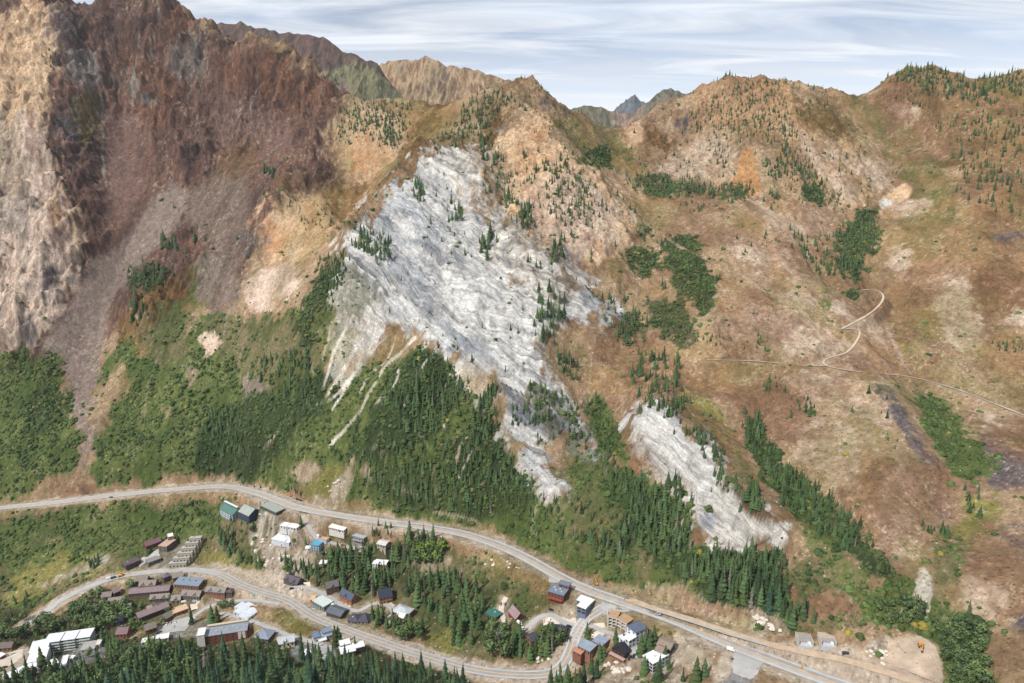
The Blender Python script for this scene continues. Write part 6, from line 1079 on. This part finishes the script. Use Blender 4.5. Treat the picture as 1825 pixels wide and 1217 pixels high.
def tree_label(x, y, z, h_, zone, kind_, g_):
    px_, py_ = proj(x, y, z); sz = ('short', 'medium-height', 'tall')[int(np.clip((h_-15)/6, 0, 2))] if kind_ == 'spruce' else ('small', 'large')[int(h_ > 13)]
    if zone.startswith(('dense forest along', 'right half')):
        mk_ = min(MARKS, key=lambda m_: abs(m_[0]-px_))[2]; row = 'upper fringe' if py_ < 1195-max(0, 300-px_)*.03 else ('middle rows' if py_ < 1240 else 'front rows')
        return '%s spruce, %s of bottom forest, below %s' % (sz, row, mk_)
    return '%s dark spruce in the %s' % (sz, zone)
for i, (x, y, z, h_, zone) in enumerate(spr):
    g = np.random.default_rng(4000+i); o = bpy.data.objects.new('spruce_tree', None); C.objects.link(o); o.location = (x, y, z-.3)
    s = h_*(.94+.12*g.random()); w_ = s*(.9+.3*g.random()); o.scale = (w_, w_, s); o.rotation_euler = (g.normal()*.02, g.normal()*.02, g.random()*6.28)
    lone = zone.startswith(('lone', 'broad', 'dark spruce', 'spruce', 'tall', 'narrow', 'pointed', 'smaller', 'short'))
    o['label'] = zone if lone else tree_label(x, y, z, h_, zone, 'spruce', g); o['category'] = 'tree'; o['group'] = 'group of '+o['label'].replace('spruce', 'spruces')
    for nm, me in (('trunk', TRUNK), ('crown', CROWN[g.integers(5)])):
        c = bpy.data.objects.new(nm, me); C.objects.link(c); c.parent = o
bro = []
for i, (poly, n, sp_, hr, lab) in enumerate(BGROVES):
    px = inpoly(poly, n, sp_, 500+i); W = at(*np.array(px).T); g = np.random.default_rng(600+i)
    for w_ in W: bro.append((*w_, g.uniform(*hr), lab))
bro = [t for t in bro if clear(t[0], t[1]) and off_road(t[0], t[1])]
for i, (x, y, z, h_, lab) in enumerate(bro[:299]):
    g = np.random.default_rng(5000+i); asp = 'aspen' in lab; o = bpy.data.objects.new('aspen_tree' if asp else 'leafy_tree', None); C.objects.link(o); o.location = (x, y, z-.3)
    w_ = h_*(1.0+.35*g.random())*(.8 if asp else 1); o.scale = (w_, w_, h_); o.rotation_euler = (0, 0, g.random()*6.28); o['label'] = ('taller ' if h_ > np.mean([t_[3] for t_ in bro if t_[4] == lab]) else 'shorter ')+lab; o['category'] = 'tree'
    o['group'] = 'trees: '+o['label']
    crown_ = BROAD_Y if ('yellow' in lab and g.random() < .4) else BROAD[g.integers(3)]
    for nm, me in (('trunk', BTRUNK), ('crown', crown_)):
        c = bpy.data.objects.new(nm, me); C.objects.link(c); c.parent = o
# grey dead spruces
for i, (x, y, h_, lab) in enumerate([(653,1000,17,'bare grey dead spruce in the hillside grove above the houses'),(1006,1100,0,''),(417,1003,19,'grey dead spruce at the foot of the green-roofed chalets'),(560,1195,20,'dead grey spruce rising from the forest edge below the curved yard'),(700,1205,21,'dead pinkish-grey spruce near the white L-shaped roof'),(185,1190,25,'tall dead grey spruce behind the parking deck of the white lodge'),(752,1075,16,'grey dead spruce at the left edge of the valley-floor grove'),(724,985,15,'pale dead spruce among green trees just below the highway'),(664,1122,16,'grey dead spruce in the clump in front of the cul-de-sac')]):
    if not h_: continue
    o = bpy.data.objects.new('dead_spruce', None); C.objects.link(o); o.location = tuple(at(x, y)[0]); o.scale = (h_*1.5, h_*1.5, h_); o['label'] = lab; o['category'] = 'dead tree'; o['group'] = 'dead spruces'
    for nm, me in (('trunk', DEADT), ('branches', DEADB)):
        c = bpy.data.objects.new(nm, me); C.objects.link(c); c.parent = o

# --- conifers of the slopes: one joined mesh of small but complete trees
def join_conifers(T, name, label, seed):
    g = np.random.default_rng(seed); T = [t for t in T if clear(t[0], t[1]) and off_road(t[0], t[1])]
    P_ = np.array([t[:3] for t in T]); hh = np.array([t[3] for t in T]); n = len(T); S5 = 7; lv = [(.04,.95,.34),(.20,.84,.48),(.36,.68,.62),(.52,.52,.75),(.68,.36,.87),(.82,.22,1.0)]
    co = []; tri = []; col = []; per = len(lv)*(S5+1); base = np.array([.034,.062,.025])
    wd = hh*(.13+.14*g.random(n)**1.5); cc = base[None]*(.6+1.0*g.random((n,1)))+g.random((n,1))*np.array([.020,.016,.002]); dd_ = g.random(n) < .025; cc[dd_] = np.array([.13,.115,.10]); wd[dd_] *= .5
    V = np.zeros((n, per, 3)); K = np.zeros((n, per, 3)); tr = []
    rot = g.random((n,))*6.28
    for k, (z0, rd, z1) in enumerate(lv):
        for i in range(S5):
            a = rot+i*6.283/S5+k*.5+g.normal(size=n)*.15; rr = wd*rd*(.7+.55*g.random(n))
            V[:,k*(S5+1)+i,0] = np.cos(a)*rr; V[:,k*(S5+1)+i,1] = np.sin(a)*rr; V[:,k*(S5+1)+i,2] = hh*(z0+(g.random(n)-.5)*.06); K[:,k*(S5+1)+i] = cc*(.85+.5*g.random((n,1)))
            tr.append([k*(S5+1)+i, k*(S5+1)+(i+1)%S5, k*(S5+1)+S5])
        V[:,k*(S5+1)+S5,2] = hh*z1; K[:,k*(S5+1)+S5] = cc*.9
    V += (P_-np.array([0,0,.3]))[:,None,:]
    tr = np.array(tr)[None]+(np.arange(n)*per)[:,None,None]
    me = tri_mesh(name, V.reshape(-1, 3), tr.reshape(-1, 3), K.reshape(-1, 3), M_needle_f)
    o = link(name, me); o['kind'] = 'stuff'; o['label'] = label; o['category'] = 'trees'; return o
M_needle_f = mat('far_needles', .85, attr='leaf', spec=.12)
M_shrub = mat('shrub_leaves', .85, attr='leaf', spec=.15, noise=(1.6, .6, 1.45, 4))
join_conifers(far, 'mountain_conifers', 'dark conifers dotted and massed over the mountain slopes', 8)

# --- shrubs: low domes of foliage
def join_shrubs(X, Y, Z, rad, cols, name, label, seed, squash=.62, material=None):
    g = np.random.default_rng(seed); n = len(X); S5 = 6; per = 2*S5+1; V = np.zeros((n, per, 3)); K = np.zeros((n, per, 3)); rot = g.random(n)*6.28
    for k, (rr, zz_) in enumerate(((1.0, -.25), (.82, .55))):
        for i in range(S5):
            a = rot+i*6.283/S5+k*.5; q_ = rad*rr*(.6+.7*g.random(n)); V[:,k*S5+i,0] = np.cos(a)*q_; V[:,k*S5+i,1] = np.sin(a)*q_; V[:,k*S5+i,2] = rad*squash*(zz_+.35*(g.random(n)-.5)); K[:,k*S5+i] = cols*(.65+.6*g.random((n,1)))
    V[:,2*S5,2] = rad*squash*(.9+.4*g.random(n)); V[:,2*S5,0] = rad*(g.random(n)-.5)*.5; K[:,2*S5] = cols*(.9+.4*g.random((n,1)))
    V += np.stack([X, Y, Z], -1)[:,None,:]
    tr = []
    for i in range(S5):
        j = (i+1)%S5; tr += [[i,j,S5+j],[i,S5+j,S5+i],[S5+i,S5+j,2*S5]]
    tr = np.array(tr)[None]+(np.arange(n)*per)[:,None,None]
    me = tri_mesh(name, V.reshape(-1, 3), tr.reshape(-1, 3), K.reshape(-1, 3), material or M_shrub)
    o = link(name, me); o['kind'] = 'stuff'; o['label'] = label; o['category'] = 'shrubs'; return o
gap = sst(.40, .54, fbm(GX/13, GY/13, 4, 311, .62)+(SH-.8)*.22)
X, Y, Z, r_, c_ = sample(SH*gap/9.0, 15)
g = np.random.default_rng(16); n = len(X)
ok = np.ones(n, bool)
near_b = [(a, b, r*1.05) for a, b, r in BUILT_OVER]
for a, b, r in near_b: ok &= (X-a)**2+(Y-b)**2 > r*r
X, Y, Z, r_, c_ = X[ok], Y[ok], Z[ok], r_[ok], c_[ok]; n = len(X)
pal = np.array([(.040,.070,.022),(.056,.090,.026),(.082,.120,.036),(.080,.118,.034),(.120,.135,.042),(.26,.21,.045)])
zone_n = vn(X/45, Y/45, 321)*.7+g.random(n)*.3
ci = np.clip((zone_n*5.2).astype(int)-0, 0, 4); ci = np.where(g.random(n) < .012, 5, ci)
cols = pal[ci]*(.68+.52*g.random((n,1)))
dk = (COL[r_, c_].mean(-1) < .085) ; cols = np.where(dk[:,None], cols*.72, cols)
join_shrubs(X, Y, Z, np.clip(g.gamma(3.2, .58, n), .6, 4.6), cols, 'slope_shrubs', 'green and yellowing shrubs covering the lower slopes', 17)
print('shrubs', n, 'far', len(far), 'spr', len(spr), 'bro', len(bro))
# --- stones lying on the slopes and limestone rubble
X, Y, Z, r_, c_ = sample((sst(.45, .7, n_bl)*.0035+m_white*.004+m_val*.004+sst(3, -1, abs(road_d-6))*(PY > 850)*.02)*(road_d > 1), 25)
X, Y, Z = X[:9000], Y[:9000], Z[:9000]; g = np.random.default_rng(26); n = len(X); cs = COL[r_[:n], c_[:n]]*.5+np.array([.55,.49,.42])*.5
M_stone = mat('stone', .95, attr='leaf', spec=.15)
join_shrubs(X, Y, Z, g.uniform(.35, 1.25, n), cs*.95, 'loose_stones', 'pale loose stones scattered over slopes and road banks', 27, .55, M_stone)
# ---------------------------------------------------------------- vehicles and machines
M_tyre = mat('tyre_rubber', .9, base=(.02,.02,.02)); M_rim = mat('wheel_rim', .4, base=(.5,.5,.5), metal=.6)
def disc(name, r, w, n, material):
    V = []; F_ = []
    for s in (-1, 1): V += [(math.cos(a)*r, s*w/2, math.sin(a)*r) for a in np.linspace(0, 2*math.pi, n+1)[:-1]]
    F_ = [tuple(range(n)), tuple(range(2*n-1, n-1, -1))]+[(i, n+i, n+(i+1)%n, (i+1)%n) for i in range(n)]
    me = bpy.data.meshes.new(name); me.from_pydata(V, [], F_); me.update(); me.materials.append(material); return me
WH = disc('wheel', .36, .26, 12, M_tyre)
def prism(name, prof, w, material, taper=0, ztop=None):
    """profile in x-z extruded across the width, upper points drawn in"""
    n = len(prof); zt = max(p[1] for p in prof); zb = min(p[1] for p in prof); V = []
    for s in (-1, 1):
        for x, z in prof: V.append((x, s*(w/2-taper*(z-zb)/(zt-zb+1e-6)), z))
    F_ = [tuple(range(n)), tuple(range(2*n-1, n-1, -1))]+[(i, n+i, n+(i+1)%n, (i+1)%n) for i in range(n)]
    me = bpy.data.meshes.new(name); me.from_pydata(V, [], F_); me.update(); me.materials.append(material); return me
BODY = {}; KINDS = {
 'car': ([(-2.25,.35),(2.25,.35),(2.3,.7),(2.1,.85),(1.1,.98),(-1.7,1.0),(-2.25,.9)], [(1.05,.97),(.45,1.45),(-1.2,1.48),(-1.85,.98)]),
 'suv': ([(-2.35,.4),(2.35,.4),(2.4,.85),(2.2,1.0),(1.2,1.12),(-2.3,1.15)], [(1.2,1.1),(.7,1.72),(-2.0,1.75),(-2.25,1.14)]),
 'pickup': ([(-2.8,.5),(2.7,.5),(2.75,1.0),(2.5,1.12),(1.4,1.2),(-.6,1.2),(-.6,1.05),(-2.8,1.12)], [(1.35,1.18),(.8,1.85),(-.4,1.85),(-.6,1.18)]),
 'van': ([(-3.0,.45),(2.9,.45),(2.95,1.2),(2.2,1.5),(1.9,2.4),(-3.0,2.45)], [(2.35,1.4),(2.0,2.2),(1.4,2.2),(1.4,1.45)]),
}
def vehicle(px, py, ang, kind, rgb, label, name=None, cat=None, group=None, onroad=None):
    x, y, z = at(px, py)[0]
    key = (kind, rgb)
    if key not in BODY:
        pm = mat('car_paint_%d_%d_%d' % rgb, .28, base=tuple(float(v) for v in srgb(*rgb, .85)), spec=.5); b, c = KINDS[kind]; BODY[key] = (prism('body', b, 1.85, pm, .08), prism('cabin_glass', c, 1.62, M_glass, .22), prism('roof_panel', [(c[1][0]-.1, c[1][1]+.01), (c[2][0]+.1, c[2][1]+.01), (c[2][0]+.1, c[2][1]+.06), (c[1][0]-.1, c[1][1]+.06)], 1.3, pm, 0))
    r = thing(name or {'car':'parked_car','suv':'parked_suv','pickup':'pickup_truck','van':'van'}[kind], (x, y, z+.5), math.radians(ang), label, cat or {'car':'car','suv':'car','pickup':'pickup','van':'van'}[kind], group)
    # tilt with the road
    d = 2.5; ux, uy = math.cos(math.radians(ang)), math.sin(math.radians(ang)); zf = hz(np.array([x+ux*d, x-ux*d]), np.array([y+uy*d, y-uy*d])); r.rotation_euler = (0, -math.atan2(float(zf[0]-zf[1]), 2*d) if abs(zf[0]-zf[1]) < 2 else 0, math.radians(ang))
    r.location[2] = float(zf.mean())+(.38 if onroad is None else onroad)
    for nm, me in zip(('body','cabin_glass','roof_panel'), BODY[key]): o = bpy.data.objects.new(nm, me); C.objects.link(o); o.parent = r
    for sx in (-1.45, 1.45):
        for sy in (-.82, .82): o = bpy.data.objects.new('wheel', WH); C.objects.link(o); o.parent = r; o.location = (sx, sy, .36)
    return r
W_, K_, S_, B_ = (236,236,236), (34,36,42), (176,182,188), (34,44,74)
for a_ in [(1173,1096,-35,'car',S_,'silver car driving on the highway just right of the junction','car'),(1303,1160,-38,'van',W_,'white van driving on the highway above the gravel lot','van'),(163,883,8,'car',S_,'pale car on the far left stretch of the highway, farther of two','car'),(198,887,8,'car',(90,100,120),'grey-blue car on the far left stretch of the highway, nearer of two','car'),
 (523,888,-35,'car',S_,'silver car parked on the uphill shoulder of the highway, leftmost of three'),(530,891,-35,'suv',K_,'black car parked on the uphill shoulder of the highway, middle of three'),(536,893,-35,'car',K_,'black car parked on the uphill shoulder of the highway, rightmost of three'),
 (520,1050,0,'suv',K_,'black car parked in front of the dark-roofed stone house'),(535,1051,-10,'pickup',W_,'white pickup parked in front of the dark-roofed stone house'),(453,1060,-8,'car',(180,205,200),'pale car beside the lower road above the curved white roofs'),(594,1079,-15,'van',W_,'white van parked between the mint-roofed and slate-grey houses'),
 (297,1113,-70,'pickup',W_,'white pickup in the gravel yard, leftmost of the parked group'),(304,1111,-70,'car',(200,170,165),'pinkish car in the gravel yard beside the white pickup'),(312,1110,-60,'car',W_,'white car in the gravel yard, farthest right of the group'),(309,1118,-60,'car',(214,218,222),'light grey car in the gravel yard, nearest of the group'),
 (368,1108,70,'car',S_,'silver-blue car behind the long grey-roofed lodge'),(373,1107,70,'car',B_,'dark blue car behind the long grey-roofed lodge'),(347,1072,8,'car',W_,'white car behind the big village trees'),(328,1074,20,'van',W_,'white van at the upper corner of the salmon-roofed building'),
 (982,1089,-25,'car',B_,'dark blue car alone on the pale side street'),(979,1106,75,'suv',W_,'white car beside the trees south of the side street'),(926,1113,-50,'van',W_,'white van on the track below the A-frame cabin'),(932,1122,-50,'pickup',W_,'white pickup on the track above the slate-roofed cabin'),(928,1138,55,'car',(90,100,130),'blue-grey car left of the slate-roofed cabin'),
 (892,1077,-80,'suv',(150,130,110),'tan jeep parked at the top of the driveway'),(900,1077,70,'suv',S_,'silver car beside the tan jeep at the top of the driveway'),(1014,1118,-20,'suv',K_,'black car beside the road bend next to the black-roofed cabin'),(1056,1135,80,'car',W_,'white car beside the brick house with two flat roofs'),
 (1122,1173,60,'suv',B_,'dark blue car beside the steep black cabin, left of two'),(1129,1171,60,'suv',B_,'dark blue car beside the steep black cabin, right of two'),(1507,1166,-15,'suv',(50,56,72),'dark car on the dirt road near the excavated pit'),(23,1166,60,'suv',W_,'white car in the lot left of the stepped lodge'),(9,1190,30,'car',K_,'dark car in the lot at the bottom left corner'),
 (284,1129,15,'van',(70,74,84),'dark trailer above the white flat-roofed building by the forest'),(195,1032,32,'van',W_,'white truck parked beside the lower road at the left'),(203,1031,30,'van',(64,66,70),'dark flatbed beside the white truck'),(616,1117,-28,'car',(222,196,186),'pinkish covered trailer on the road shoulder'),(567,958,-60,'van',W_,'white van at the edge of the curving lane'),(513,949,20,'pickup',(220,190,90),'yellow site truck beside the wrapped house'),(464,917,-30,'car',W_,'white car below the covered stairway, left of two'),(470,920,-30,'car',S_,'silver car below the covered stairway, right of two')]:
    vehicle(*a_[:6], name=a_[6] if len(a_) > 6 else None, onroad=.38 if a_[1] in (1096,1160,883,887) else None)
def excavator(px, py, ang, label, rgb=(232,160,40), s=1.0):
    x, y, z = at(px, py)[0]; r = thing('excavator', (x, y, z), math.radians(ang), label, 'excavator'); r.scale = (s, s, s); Y_ = cm(rgb, .5, 'metal'); K2 = cm((50,50,50))
    for sy in (-1.3, 1.3):
        m = prism('track', [(-2.1,.1),(2.1,.1),(2.4,.5),(2.1,.95),(-2.1,.95),(-2.4,.5)], .6, K2)
        o = bpy.data.objects.new('track', m); C.objects.link(o); o.parent = r; o.location = (0, sy, 0)
    MB().box(-2.3,1.3,-1.35,1.35,1.0,2.2).build('body', Y_, r); c = MB().box(-.2,1.35,.1,1.3,2.2,3.2).build('cab', M_glass, r); MB().box(-.25,1.4,.05,1.35,3.2,3.3).build('cab_roof', Y_, c)
    a, b, c_, d = np.array([1.2,-.4,1.8]), np.array([4.2,-.4,5.0]), np.array([6.8,-.4,3.6]), np.array([6.4,-.4,.8])
    for nm, p, q_, w_ in (('boom', a, b, .35), ('boom', b, c_, .3), ('stick', c_, d, .24)):
        e1 = (q_-p)/np.linalg.norm(q_-p); e2 = np.array([0,1.,0]); e3 = np.cross(e1, e2); MB().obox((p+q_)/2, e1, e2, e3, np.linalg.norm(q_-p)/2, w_*.6, w_).build(nm, Y_, r)
    m = MB(); m.poly([(6.0,-1,.9),(6.9,-1,.8),(6.6,-1,-.1),(5.8,-1,.1)]); m.poly([(6.0,.2,.9),(5.8,.2,.1),(6.6,.2,-.1),(6.9,.2,.8)]); m.poly([(6.0,-1,.9),(5.8,-1,.1),(5.8,.2,.1),(6.0,.2,.9)]); m.poly([(5.8,-1,.1),(6.6,-1,-.1),(6.6,.2,-.1),(5.8,.2,.1)]); m.build('bucket', K2, r)
excavator(1641,1152,-110,'yellow excavator digging in the sandy pit'); excavator(611,973,200,'orange excavator at the end of the curving lane', (214,140,60)); excavator(1063,1042,100,'yellow digger on the uphill side of the highway by the junction', s=.8); excavator(519,884,160,'orange loader on the uphill shoulder above the parked cars', (236,130,40), .9); excavator(216,1027,25,'yellow crane truck beside the lower road', (236,170,60), 1.3); excavator(1430,1192,80,'small yellow machine on the bank between the dirt road and the highway', s=.45)
for px, py, lab in ((1047,1058,'tall grey street light beside the highway, left of two'),(1055,1066,'tall grey street light beside the highway, right of two')):
    x, y, z = at(px, py)[0]; r = thing('street_light', (x, y, z), 0, lab, 'street light', 'street lights by the junction'); g_ = cm((190,190,190), .5, 'metal'); MB().box(-.12,.12,-.12,.12,0,11).build('pole', g_, r); MB().box(-.08,.08,0,2.6,10.8,11).build('arm', g_, r); MB().box(-.2,.2,2.4,3.2,10.65,10.85).build('lamp_head', g_, r)
x, y, z = at(1350, 1193)[0]; r = thing('marker_post', (x, y, z), 0, 'thin red and white marker post at the wide road mouth', 'post'); MB().box(-.12,.12,-.12,.12,0,1.6).build('lower_band', cm((190,50,40)), r); MB().box(-.12,.12,-.12,.12,1.6,3.2).build('upper_band', cm((236,236,236)), r)
# pale boulders lying near the houses and in the creek bed: each its own stone
def boulder_mesh(seed):
    g = np.random.default_rng(seed); V = []; n = 7
    for k, (r, z) in enumerate(((.8,-.3),(1.05,.15),(.85,.6),(.4,.85))):
        for i in range(n): a = i*6.283/n+k*.3; q_ = r*(.75+.5*g.random()); V.append((math.cos(a)*q_, math.sin(a)*q_*.8, z*(.85+.3*g.random())))
    V.append((0,0,.9)); F_ = [(k*n+i, k*n+(i+1)%n, (k+1)*n+(i+1)%n, (k+1)*n+i) for k in range(3) for i in range(n)]+[(3*n+i, 3*n+(i+1)%n, 4*n) for i in range(n)]
    me = bpy.data.meshes.new('boulder'); me.from_pydata(V, [], F_); me.update(); me.materials.append(M_bould); return me
M_bould = mat('boulder_stone', .95, base=(.56,.50,.43), noise=(1.2,.75,1.2,6)); BM = [boulder_mesh(s) for s in range(4)]
BOUL = [([(450,965),(500,950),(520,990),(480,1015),(450,1000)], 14, (1.5,3.6), 'pale boulder on the rocky knoll below the wrapped house'),([(1075,1185),(1105,1178),(1130,1195),(1100,1205)], 14, (1.2,2.6), 'pale boulder in the creek bed below the cabins'),([(1345,1095),(1400,1110),(1395,1125),(1350,1118)], 14, (1.4,2.8), 'white boulder on the bank above the dirt road'),([(1000,1150),(930,1170),(960,1185),(1010,1165)], 10, (1,2.2), 'tan boulder in the stream gully left of the road bend'),
        ([(1535,1160),(1575,1150),(1590,1175),(1560,1190)], 12, (1,2.2), 'white boulder on the rim of the excavated pit'),([(540,1180),(545,1182),(544,1184)], 0, (1,2), ''),([(580,870),(600,850),(610,860),(590,880)], 6, (1.5,3), 'pale boulder on the scar above the highway'),([(850,985),(940,1010),(920,1030),(860,1010)], 8, (1,2.2), 'grey boulder on the bank below the highway')]
for i, (poly, n, hr, lab) in enumerate(BOUL):
    px = inpoly(poly, n, 3, 700+i) if n else []
    if not px: continue
    for j, w_ in enumerate(at(*np.array(px).T)):
        if not clear(w_[0], w_[1]) or not off_road(w_[0], w_[1]): continue
        g = np.random.default_rng(i*100+j); s = g.uniform(*hr); o = bpy.data.objects.new('boulder', BM[g.integers(4)]); C.objects.link(o); o.location = tuple(w_); o.scale = (s, s*(.7+.5*g.random()), s*.8); o.rotation_euler = (0, 0, g.random()*6.28); o['label'] = lab; o['category'] = 'boulder'; o['group'] = 'boulders: '+lab
# ---------------------------------------------------------------- air: thin even haze round the whole place
hb = MB(); hb.box(-5200, 5200, -300, 8200, -700, 1150); hm = bpy.data.materials.new('haze_air'); hm.use_nodes = True; ht = hm.node_tree; ht.nodes.clear()
ho = ht.nodes.new('ShaderNodeOutputMaterial'); hv = ht.nodes.new('ShaderNodeVolumePrincipled'); hv.inputs['Color'].default_value = (.80,.88,1.0,1); hv.inputs['Density'].default_value = .00002; hv.inputs['Anisotropy'].default_value = .1
ht.links.new(hv.outputs[0], ho.inputs['Volume']); hz_o = hb.build('haze', hm); hz_o['kind'] = 'stuff'; hz_o['label'] = 'thin bluish mountain haze'; hz_o['category'] = 'haze'
